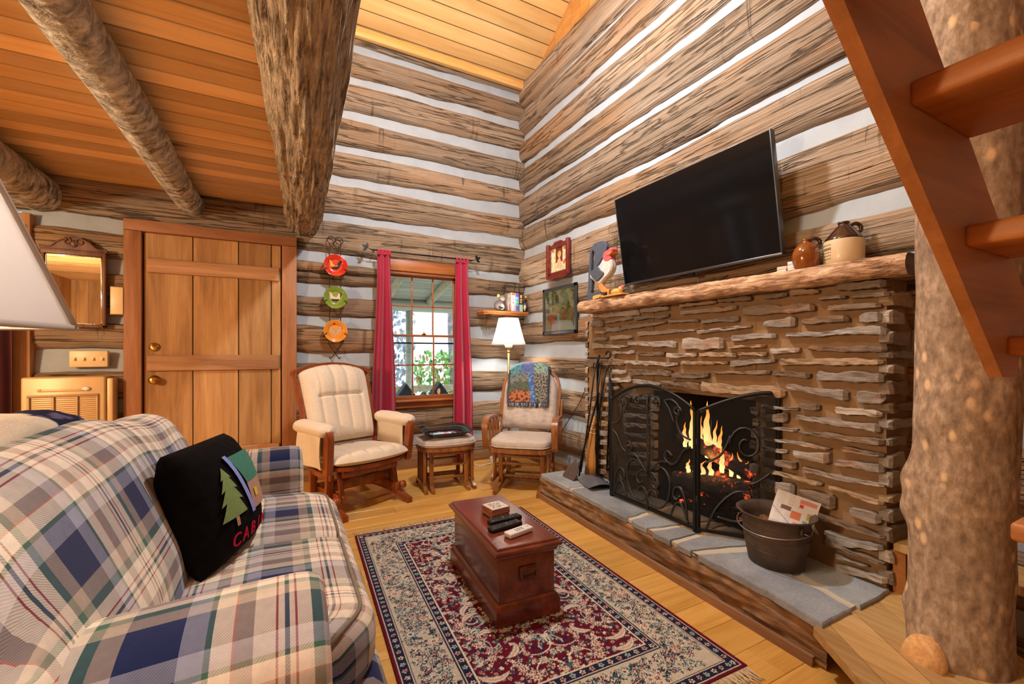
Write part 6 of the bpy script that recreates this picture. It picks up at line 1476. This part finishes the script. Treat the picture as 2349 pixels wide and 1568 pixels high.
# tole tray on the ottoman
ty = thing('serving_tray', 'black octagonal tole tray with painted pink roses on the ottoman', 'tray', (1.215, 3.50, .448), -.03); ty.rotation_euler = (.11, 0, -.03)
def octp(rx, ry, c=.32): return [(-rx, -ry * (1 - c)), (-rx * (1 - c * .8), -ry), (rx * (1 - c * .8), -ry), (rx, -ry * (1 - c)), (rx, ry * (1 - c)), (rx * (1 - c * .8), ry), (-rx * (1 - c * .8), ry), (-rx, ry * (1 - c))]
mb = MB(); A_, B_, C_ = octp(.155, .095), octp(.205, .145), octp(.209, .149); BK2 = rgb(26, 28, 34); vs = [(p[0], p[1], .0) for p in A_] + [(p[0], p[1], .038) for p in B_] + [(p[0], p[1], .039) for p in C_] + [(p[0], p[1], .035) for p in C_] + [(p[0] * 1.0, p[1] * 1.0, -.004) for p in A_]
fs = []
for r_ in range(4): fs += [[r_ * 8 + i, r_ * 8 + (i + 1) % 8, (r_ + 1) * 8 + (i + 1) % 8, (r_ + 1) * 8 + i] for i in range(8)]
fs += [[32 + i for i in range(8)][::-1]]; mb.add(vs, fs, 0, False, None, None, BK2)
for i in range(8):
    a, b = Vector((*A_[i], 0)), Vector((*A_[(i + 1) % 8], 0)); c_, d_ = Vector((*B_[i], .038)), Vector((*B_[(i + 1) % 8], .038)); n = max(3, int((d_ - c_).length / .022)); nr = (b - a).cross(c_ - a).normalized()
    for k in range(n):
        for s_ in (1, -1):
            m0 = (a.lerp(b, (k + .5) / n)).lerp(c_.lerp(d_, (k + .5) / n), .55) + nr * .0012 * s_; e1 = (b - a).normalized() * .006; e2 = (c_ - a).normalized() * .0022; e3 = e1 * .5 + e2 * 1.5
            q = [m0 - e1, m0 + e3 * .2 - e2, m0 + e1 + e2, m0 - e3 * .2 + e2 * 1.4]; mb.add(q, [[0, 1, 2, 3][::s_]], 0, False, None, None, rgb(214, 196, 150))
mb.build('tray_body', [M['vc_gloss']], ty)
def trc(u, v):
    x, y = u * 2 - 1, v * 2 - 1; c = BK2
    for (a, b, r, k) in ((0, -.1, .34, rgb(196, 110, 130)), (-.18, .15, .24, rgb(222, 160, 170)), (.22, .1, .26, rgb(206, 130, 150)), (.5, .2, .22, rgb(110, 120, 170)), (-.48, .05, .22, rgb(120, 132, 180)), (.6, -.1, .16, rgb(150, 160, 190)), (-.35, .45, .18, rgb(130, 160, 100)), (.3, -.45, .16, rgb(110, 150, 90)), (-.65, .3, .12, rgb(100, 140, 90))):
        d = math.hypot((x - a), (y - b) * .8); rr = r * (.8 + .2 * cos(5 * atan2(y - b, x - a)))
        if d < rr: c = tuple(q * (1.15 if int(d / r * 5) % 2 else .8) for q in k)
    return c
mb = MB(); mb.grid(60, 40, lambda u, v: ((u - .5) * .26, (v - .5) * .15, .0008), colfn=trc); mb.build('painted_roses', [M['vc_gloss']], ty)

# ------------------------------------------------------------------ oak glider rocker with taupe cushions
rk2 = thing('glider_rocker', 'oak glider rocker with taupe cushions facing out of the corner', 'rocking chair', (1.835, 3.245, 0), R(-41), 'glider seating')
def rb(u, v, off=0): return Vector((u, .20 + .17 * v, .44 + .55 * v)) + Vector((0, -.95, .30)) * off
def rout(t, w=.265, h=1.0):
    """outline of the back: straight sides then an arch"""
    if t < .32: return (-w * (.92 + .08 * t / .32), t / .32 * .58)
    if t > .68: return (w * (.92 + .08 * (1 - t) / .32), (1 - t) / .32 * .58)
    a = pi - (t - .32) / .36 * pi; c, s_ = cos(a), sin(a); return (w * abs(c) ** .8 * (1 if c > 0 else -1), .58 + (h - .58) * s_ ** .9)
mb = MB(); pp = [rb(*rout(k / 60)) for k in range(61)]; cc = rb(0, .4)
mb.loft([[p + (p - cc).normalized() * .012 + Vector((0, -.018, 0)), p - (p - cc).normalized() * .014 + Vector((0, -.018, 0)), p - (p - cc).normalized() * .014 + Vector((0, .018, 0)), p + (p - cc).normalized() * .012 + Vector((0, .018, 0))] for p in pp], True, True, 0, False); mb.build('back_frame', [WO], rk2)
for u in (-.15, -.05, .05, .15): mb = MB(); bar(mb, rb(u, 0), rb(u, .92), .03, .012, .002); mb.build('back_slat', [WO], rk2)
def rw(y): return .245 if y < .56 else .245 * max(0, 1 - ((y - .56) / .405) ** 2.3) ** .5
def rc(u, v, back=False):
    y = lerp(.0, .962, v); x = (u * 2 - 1) * (rw(y) + .004); e = max(0, 1 - abs(u * 2 - 1) ** 5) ** .5 * max(0, 1 - abs(v * 2 - 1) ** 9) ** .5
    th = (.080 * e * (1 - .16 * abs(cos(x / .5 * 3 * pi)) ** 6) + .006 * nz(x * 16, y * 20) * e) if not back else 0.0
    return rb(x, y, .014 + th)
mb = MB(); mb.grid(60, 60, rc); mb.grid(30, 30, lambda u, v: rc(1 - u, v, True))
mb.build('back_cushion', [M['grey_cloth']], rk2)
def rs_(u, v):
    a = 2 * pi * u; c, s_ = cos(a), sin(a); x = .25 * abs(c) ** .4 * (1 if c > 0 else -1); y = .235 * abs(s_) ** .4 * (1 if s_ > 0 else -1) - .045
    prof = [(0, .352), (.93, .352), (.99, .360), (1.0, .385), (.985, .408), (.93, .420), (.6, .430), (0, .432)]; k = v * 7; i = min(6, int(k)); f = k - i; r, z = lerp(prof[i][0], prof[i + 1][0], f), lerp(prof[i][1], prof[i + 1][1], f); return (x * r, y * r, z + .003 * nz(x * 20, y * 20) * (v > .3))
mb = MB(); mb.grid(72, 28, rs_, cu=True); mb.tube([rs_(k / 60, .31) for k in range(60)], .004, 6, closed=True); mb.build('seat_cushion', [M['grey_cloth']], rk2)
mb = MB(); mb.prism([(-.255, .20), (-.26, -.2), (-.22, -.27), (0, -.29), (.22, -.27), (.26, -.2), (.255, .20)], .318, .352); mb.build('seat_frame', [WO], rk2)
for s_ in (-1, 1):
    mb = MB(); x = s_ * .285
    q = spline([(x, .20, .555), (x, .05, .572), (x, -.12, .580), (x, -.205, .560), (x, -.235, .50), (x, -.228, .42), (x, -.21, .345)], 6); mb.loft([[p + Vector((-.024, -.010, .012)), p + Vector((.024, -.010, .012)), p + Vector((.024, .012, -.014)), p + Vector((-.024, .012, -.014))] for p in q], True, True, 0, False); mb.build('arm', [WO], rk2)
    mb = MB(); bar(mb, (x * .96, .20, .33), (x * .96, .30, .70), .034, .028, .004); mb.build('back_post', [WO], rk2)
    for y in (-.11, -.01, .09): mb = MB(); bar(mb, (x * .96, y, .345), (x * .98, y, .57), .022, .012, .002); mb.build('arm_slat', [WO], rk2)
    mb = MB(); xx = s_ * .175; q = spline([(xx, -.34, .012), (xx, -.22, .034), (xx, 0, .05), (xx, .2, .034), (xx, .32, .012)], 5); mb.loft([[p + Vector((-.016, 0, .018)), p + Vector((.016, 0, .018)), p + Vector((.016, 0, -.012)), p + Vector((-.016, 0, -.012))] for p in q], True, True, 0, False); mb.build('foot_rail', [WO], rk2)
    for y in (-.13, .13): mb = MB(); bar(mb, (xx, y, .045), (xx, y * 1.1, .29), .036, .026, .004); mb.build('leg', [WO], rk2)
    mb = MB(); x2 = s_ * .225
    for y in (-.16, .12): bar(mb, (x2, y - .03, .32), (x2, y + .05, .10), .022, .014, .002); bar(mb, (x2, y + .07, .32), (x2, y - .05, .10), .022, .014, .002)
    bar(mb, (x2, -.24, .09), (x2, .2, .09), .026, .03, .004); mb.build('glide_link', [WO], rk2)
mb = MB()
for y, z in ((-.14, .265), (-.14, .205), (-.12, .10), (.14, .22), (.12, .07)): mb.box(-.175, y - .01, z - .009, .175, y + .01, z + .009, .002)
mb.box(-.175, -.05, .045, .175, .05, .06, .002); mb.build('stretcher', [WO], rk2)
# afghan over the rocker back
af = thing('afghan_throw', 'multicoloured fringed afghan throw draped over the oak rocker back', 'throw', rk2.location, R(-41))
def surf(x, v):
    """front surface of the back cushion at across x, height v 0..1"""
    return rb(x, v, .012 + .088)
def afp(u, v, off=0.0):
    x = lerp(-.195, .175, u) + .006 * nz(v * 5, u * 3); lim = .58 + .385 * max(0, 1 - (abs(x) / .25) ** 2.6) ** .5
    if v < .78: return surf(x, lerp(.36, min(lim, .955), v / .78)) + Vector((0, -.008 - .004 * nz(u * 9, v * 9) - off, .0))
    t = (v - .78) / .22; p0 = surf(x, min(lim, .955)) ; a = t * pi * .62
    return p0 + Vector((0, -.008 + .075 * (1 - cos(a)) - off * cos(a), .038 * sin(a) + off * sin(a)))
def afc(u, v):
    n = nz(u * 16, v * 22, 3) + .8 * nz(u * 70, v * 70, 5); vv = v / .80 + .05 * nz(u * 12, v * 12, 8)
    if vv > .80: c = rgb(70, 110, 160) if n > .1 else (rgb(96, 150, 140) if u < .3 else (rgb(110, 110, 160) if u < .62 else rgb(150, 170, 130)))
    elif .44 + .14 * (1 - vv) < u < .58 + .14 * (1 - vv): c = rgb(64, 104, 160) if n > -.1 else rgb(130, 150, 180)
    elif u > .60: c = rgb(70, 68, 76) if nz(u * 30, v * 30) > 0 else rgb(140, 138, 120)
    elif vv < .34: c = rgb(176, 112, 72) if nz(u * 24, v * 16) > -.12 else rgb(90, 50, 46)
    elif vv < .58: c = rgb(88, 108, 78) if n > -.1 else rgb(96, 74, 92)
    else: c = rgb(104, 82, 120) if n > .1 else rgb(120, 140, 110)
    if vv < .05 or u > .96 or u < .03: c = rgb(70, 72, 84)
    k = 1 + .35 * nz(u * 60, v * 60, 9); return tuple(q * k for q in c)
mb = MB(); mb.grid(70, 80, lambda u, v: afp(u, v) + Vector((0, -.003 * nz(u * 60, v * 60), 0)), colfn=afc); mb.grid(40, 40, lambda u, v: afp(1 - u, v, -.006), col=rgb(80, 84, 100)); mb.build('woven_cloth', [M['vc_cloth']], af)
mb = MB(); random.seed(12)
for k in range(58): u = (k + .5) / 58; p = afp(u, 0); mb.tube([p + Vector((0, -.002, .004)), p + Vector((random.uniform(-.006, .006), -.008, -.016)), p + Vector((random.uniform(-.010, .010), -.006, -.034))], [.003, .0035, .0015], 4, 0, None, random.choice([rgb(120, 122, 134), rgb(60, 62, 72), rgb(170, 170, 176)]))
for k in range(40):
    for u in (0, 1): p = afp(u, (k + .5) / 40 * .8); mb.tube([p, p + Vector(((u * 2 - 1) * .010, -.004, -.008))], [.0025, .0012], 4, 0, None, rgb(70, 72, 84))
f_ = mb.build('fringe', [M['vc_cloth']], af); f_['kind'] = 'stuff'

# ------------------------------------------------------------------ floor lamp in the corner
fl_ = thing('floor_lamp', 'brass floor lamp with white shade lit in the corner behind the rocker', 'floor lamp', (1.985, 3.86, 0)); fl_.location = (2.0, 3.865, 0)
mb = MB(); mb.lathe([(0, 0), (.13, 0), (.132, .012), (.11, .024), (.04, .034), (.018, .06), (0, .06)], 32); mb.build('base', [M['brass']], fl_)
mb = MB(); mb.tube([(0, 0, .03), (0, 0, 1.20)], .010, 12); mb.lathe([(.010, 1.12), (.016, 1.13), (.010, 1.14)], 12); mb.build('pole', [M['brass']], fl_)
mb = MB(); mb.lathe([(.012, 1.165), (.035, 1.175), (.042, 1.205), (.03, 1.212), (.012, 1.215)], 18); mb.build('socket', [plain('white_glass_dish', rgb(232, 226, 214), .3)], fl_)
mb = MB(); N_ = 24; pr = [(.170, 1.211), (.155, 1.25), (.135, 1.32), (.117, 1.39), (.100, 1.464)]
mb.lathe(pr, 40, caps=False); mb.lathe([(r - .002, z) for r, z in pr][::-1], 40, caps=False); sh_ = mb.build('lamp_shade', [M['shade']], fl_)
mb = MB(); mb.lathe([(.1705, 1.208), (.1705, 1.215)], 40, caps=False); mb.lathe([(.1005, 1.460), (.1005, 1.467)], 40, caps=False); mb.build('shade_trim', [M['shade_trim']], sh_)
mb = MB(); mb.ball((0, 0, 1.26), .022, .022, .03); mb.tube([(0, 0, 1.2), (0, 0, 1.24)], .012, 8); mb.build('bulb', [M['bulb']], fl_)

# ------------------------------------------------------------------ cords
mb = MB(); mb.tube(spline([(1.52, 4.02, .30), (1.60, 4.00, .12), (1.70, 3.98, .012), (1.80, 3.97, .007), (1.865, 3.985, .010)], 8), .006, 8); pc = mb.build('electric_lead', [M['white']]); tag(pc, 'white power cord on the floor between ottoman and rocker', 'cord')
ad = thing('power_adapter', 'white plug adapter on the floor left of the rocker', 'adapter', (1.875, 3.985, 0)); mb = MB(); mb.box(-.022, -.016, 0, .022, .016, .075, .006); mb.build('adapter_case', [M['white']], ad); mb = MB(); mb.tube(spline([(0, 0, .07), (.01, 0, .105), (.03, .02, .14), (.05, .06, .2)], 6), .004, 6); mb.build('adapter_lead', [M['white']], ad)
mb = MB(); q = spline([(2.338, 2.93, 1.49), (2.325, 2.90, 1.44), (2.322, 2.92, 1.2), (2.322, 2.93, 1.0), (2.318, 2.955, .88), (2.318, 2.99, .815)], 6) + [Vector((2.312, 3.02, .80))] + spline([(2.316, 3.05, .78), (2.318, 3.12, .68), (2.318, 3.25, .54), (2.30, 3.36, .40), (2.29, 3.50, .22), (2.28, 3.6, .10)], 6); mb.tube(q, .0035, 6); mb.box(2.305, 2.965, .795, 2.33, 3.035, .822, .004); tag(mb.build('electric_lead', [M['darkplastic']]), 'thin dark cord and plug running down the wall beside the chimney', 'cord')

# ------------------------------------------------------------------ outside the window: porch roof, railing, birdhouses, trees
PW_ = wood('porch_boards', [rgb(150, 156, 140), rgb(178, 184, 166), rgb(196, 200, 184)], 'x', 1, 10, .8, .2, .15, knots=.6, knotcol=rgb(96, 90, 76)); PR2 = wood('porch_rafter', [rgb(160, 150, 120), rgb(186, 176, 146), rgb(204, 196, 170)], 'y', 1, 10, .8, .3, .1)
pr_ = thing('porch_roof', 'pale weathered porch roof with rafters seen through the window', 'porch', (1.5, 5.2, 2.1)); PI_ = T((-1.5, -5.2, -2.1)); sl = math.atan2(.42, 1.9)
mb = MB(); boards(mb, (-1.5, 4.42, 2.30), (1, 0, 0), (0, cos(sl), -sin(sl)), 6.5, .17, 12, .02); mb.build('roof_boards', [PW_], pr_, PI_)
for k in range(9):
    x = -1.2 + .62 * k; mb = MB(); m_ = frame((x, 4.42, 2.255), (0, cos(sl), -sin(sl)), (-1, 0, 0)); mb.tube([(0, 0, 0), (2.02, 0, 0)], .055, 14, 0, m_); mb.build('rafter', [PR2], pr_, PI_)
mb = MB(); mb.tube([(-1.5, 6.25, 1.80), (5, 6.25, 1.80)], .085, 16); mb.build('eave_beam', [PW_], pr_, PI_)
for x in (-.4, 1.62, 3.6): mb = MB(); mb.tube([(x, 6.25, -.3), (x, 6.25, 1.80)], .05, 14); mb.build('porch_post', [PW_], pr_, PI_)
rl = thing('porch_railing', 'pale log railing of the porch outside the window', 'railing', (1.5, 6.25, .5)); RI = T((-1.5, -6.25, -.5))
for z in (.60, .12): mb = MB(); mb.tube([(-1.5, 6.25, z), (5, 6.25, z)], .045, 12); mb.build('rail', [PR2], rl, RI)
BHM = plain('slate_grey_wood', rgb(76, 86, 96), .8, 0, .15, 30)
bx = thing('window_box_shelf', 'weathered plank ledge under the birdhouses outside the window', 'ledge', (1.45, 4.75, .50)); mb = MB(); mb.box(-.75, -.08, .0, .75, .08, .03, .003); mb.build('ledge_board', [PW_], bx)
for s_ in (-.6, .6): mb = MB(); mb.box(s_ - .02, .0, -.75, s_ + .02, .04, 0); mb.build('leg', [PW_], bx)
for k, (x, wd, hh, lab) in enumerate(((1.187, .19, .26, 'grey pointed birdhouse at the left outside the window'), (1.395, .10, .155, 'smallest grey pointed birdhouse, between the two large ones'), (1.565, .20, .26, 'grey pointed birdhouse at the right outside the window'), (1.02, .11, .15, 'little grey birdhouse half hidden by the left window edge'))):
    b = thing('birdhouse', lab, 'birdhouse', (x, 4.75, .53), 0, 'birdhouses outside the window')
    mb = MB(); mb.prism([(-wd * .32, 0), (wd * .32, 0), (wd * .32, hh * .62), (0, hh * .9), (-wd * .32, hh * .62)], -.05, .05, 0, RX(pi / 2)); mb.build('house', [BHM], b)
    mb = MB(); mb.prism([(-wd / 2, hh * .50), (0, hh), (wd / 2, hh * .50), (wd / 2 - .008, hh * .46), (0, hh - .022), (-wd / 2 + .008, hh * .46)], -.065, .065, 0, RX(pi / 2)); mb.build('gable_roof', [BHM], b)
def tree(name, label, x, y, tr_, leafs, cz, rx, rz, cols, seed, z0=-.6):
    t = thing(name, label, 'tree', (x, y, z0), 0, 'trees outside the window'); random.seed(seed)
    mb = MB(); mb.tube(spline([(0, 0, 0), (.03, 0, 1), (-.02, 0, 2.2), (.02, 0, 4)], 5), tr_, 12); mb.build('trunk', [plain('tree_bark_' + str(seed), rgb(150, 152, 156), .9, 0, .4, 14, .5, 30)], t)
    mb = MB()
    for k in range(leafs):
        a, r, p = random.random() * 6.28, random.random() ** .5, random.uniform(-1, 1); c = Vector((rx * r * cos(a), rx * .6 * r * sin(a), cz + rz * p)); e = Euler((random.random() * 6, random.random() * 6, random.random() * 6)).to_matrix(); s_ = random.uniform(.04, .085)
        q = [c + e @ Vector(v) * s_ for v in ((-1, 0, 0), (-.3, .45, .1), (.5, .35, .12), (1, 0, 0), (.5, -.35, .12), (-.3, -.45, .1))]; mb.add(q, [[0, 1, 2, 3, 4, 5]], 0, False, None, None, random.choice(cols))
    f_ = mb.build('foliage', [M['leaf']], t); f_['kind'] = 'stuff'
g = G('leaf'); g.set(Base_Color=g.attr().outputs['Color'], Roughness=.6); M['leaf'] = g.m
GRN = [rgb(120, 190, 90), rgb(150, 206, 120), rgb(96, 160, 80), rgb(196, 216, 150), rgb(206, 150, 120)]; BLG = [rgb(170, 186, 206), rgb(190, 200, 214), rgb(150, 166, 184), rgb(206, 212, 214)]
tree('leafy_tree', 'bright green leafy tree outside at the right of the window', 2.75, 7.6, .05, 520, 1.35, .70, .38, GRN, 31)
tree('frosty_tree', 'bluish grey tree outside at the left of the window', 1.75, 8.2, .09, 900, 2.0, .50, 1.5, BLG, 32)
mb = MB(); mb.grid(30, 30, lambda u, v: (lerp(-12, 16, u), lerp(4.5, 34, v), -.6 - .35 * v * 4 + .2 * nz(u * 6, v * 6))); struct(mb.build('ground', [plain('pale_ground', rgb(186, 186, 176), .95, 0, .2, 2)]))
# ------------------------------------------------------------------ lights
def point(name, loc, power, col, r=.05):
    l = bpy.data.lights.new(name, 'POINT'); l.energy = power; l.color = col; l.shadow_soft_size = r
    o = bpy.data.objects.new(name, l); COL.objects.link(o); o.location = loc; return o
def area(name, loc, rot, sx, sy, power, col):
    l = bpy.data.lights.new(name, 'AREA'); l.shape = 'RECTANGLE'; l.size = sx; l.size_y = sy; l.energy = power; l.color = col
    o = bpy.data.objects.new(name, l); COL.objects.link(o); o.location = loc; o.rotation_euler = rot; return o
SC.view_settings.exposure = .72
point('ceiling_fan_light', (.98, 2.10, 3.25), 120, (.97, .98, 1.0), .06)
point('loft_light', (-1.0, 1.2, 4.4), 100, (1, .96, .84), .15)  # unseen fill lamp added above the loft to brighten the vault
point('table_lamp_bulb', (-.450, .572, 1.28), 7, (1, .84, .66), .03)
point('floor_lamp_bulb', (2.0, 3.865, 1.33), 11, (1, .95, .84), .03)
point('kitchen_lamp', (-2.75, 1.5, 1.70), 145, (1, .83, .57), .15)  # added warm fill, no fixture: lifts the door and the loft underside
point('fire_glow', (2.26, 1.75, .50), 3, (1, .45, .12), .05)
for x in (-1.82,): area('window_daylight', (x, -1.97, 1.40), (-pi / 2, 0, 0), .9, 1.05, 55, (.92, .97, 1.0))  # area fill light added outside an unseen rear window
SC.cycles.max_bounces = 8; SC.cycles.diffuse_bounces = 4; SC.cycles.glossy_bounces = 3; SC.cycles.transparent_max_bounces = 12
SC.cycles.caustics_reflective = False; SC.cycles.caustics_refractive = False
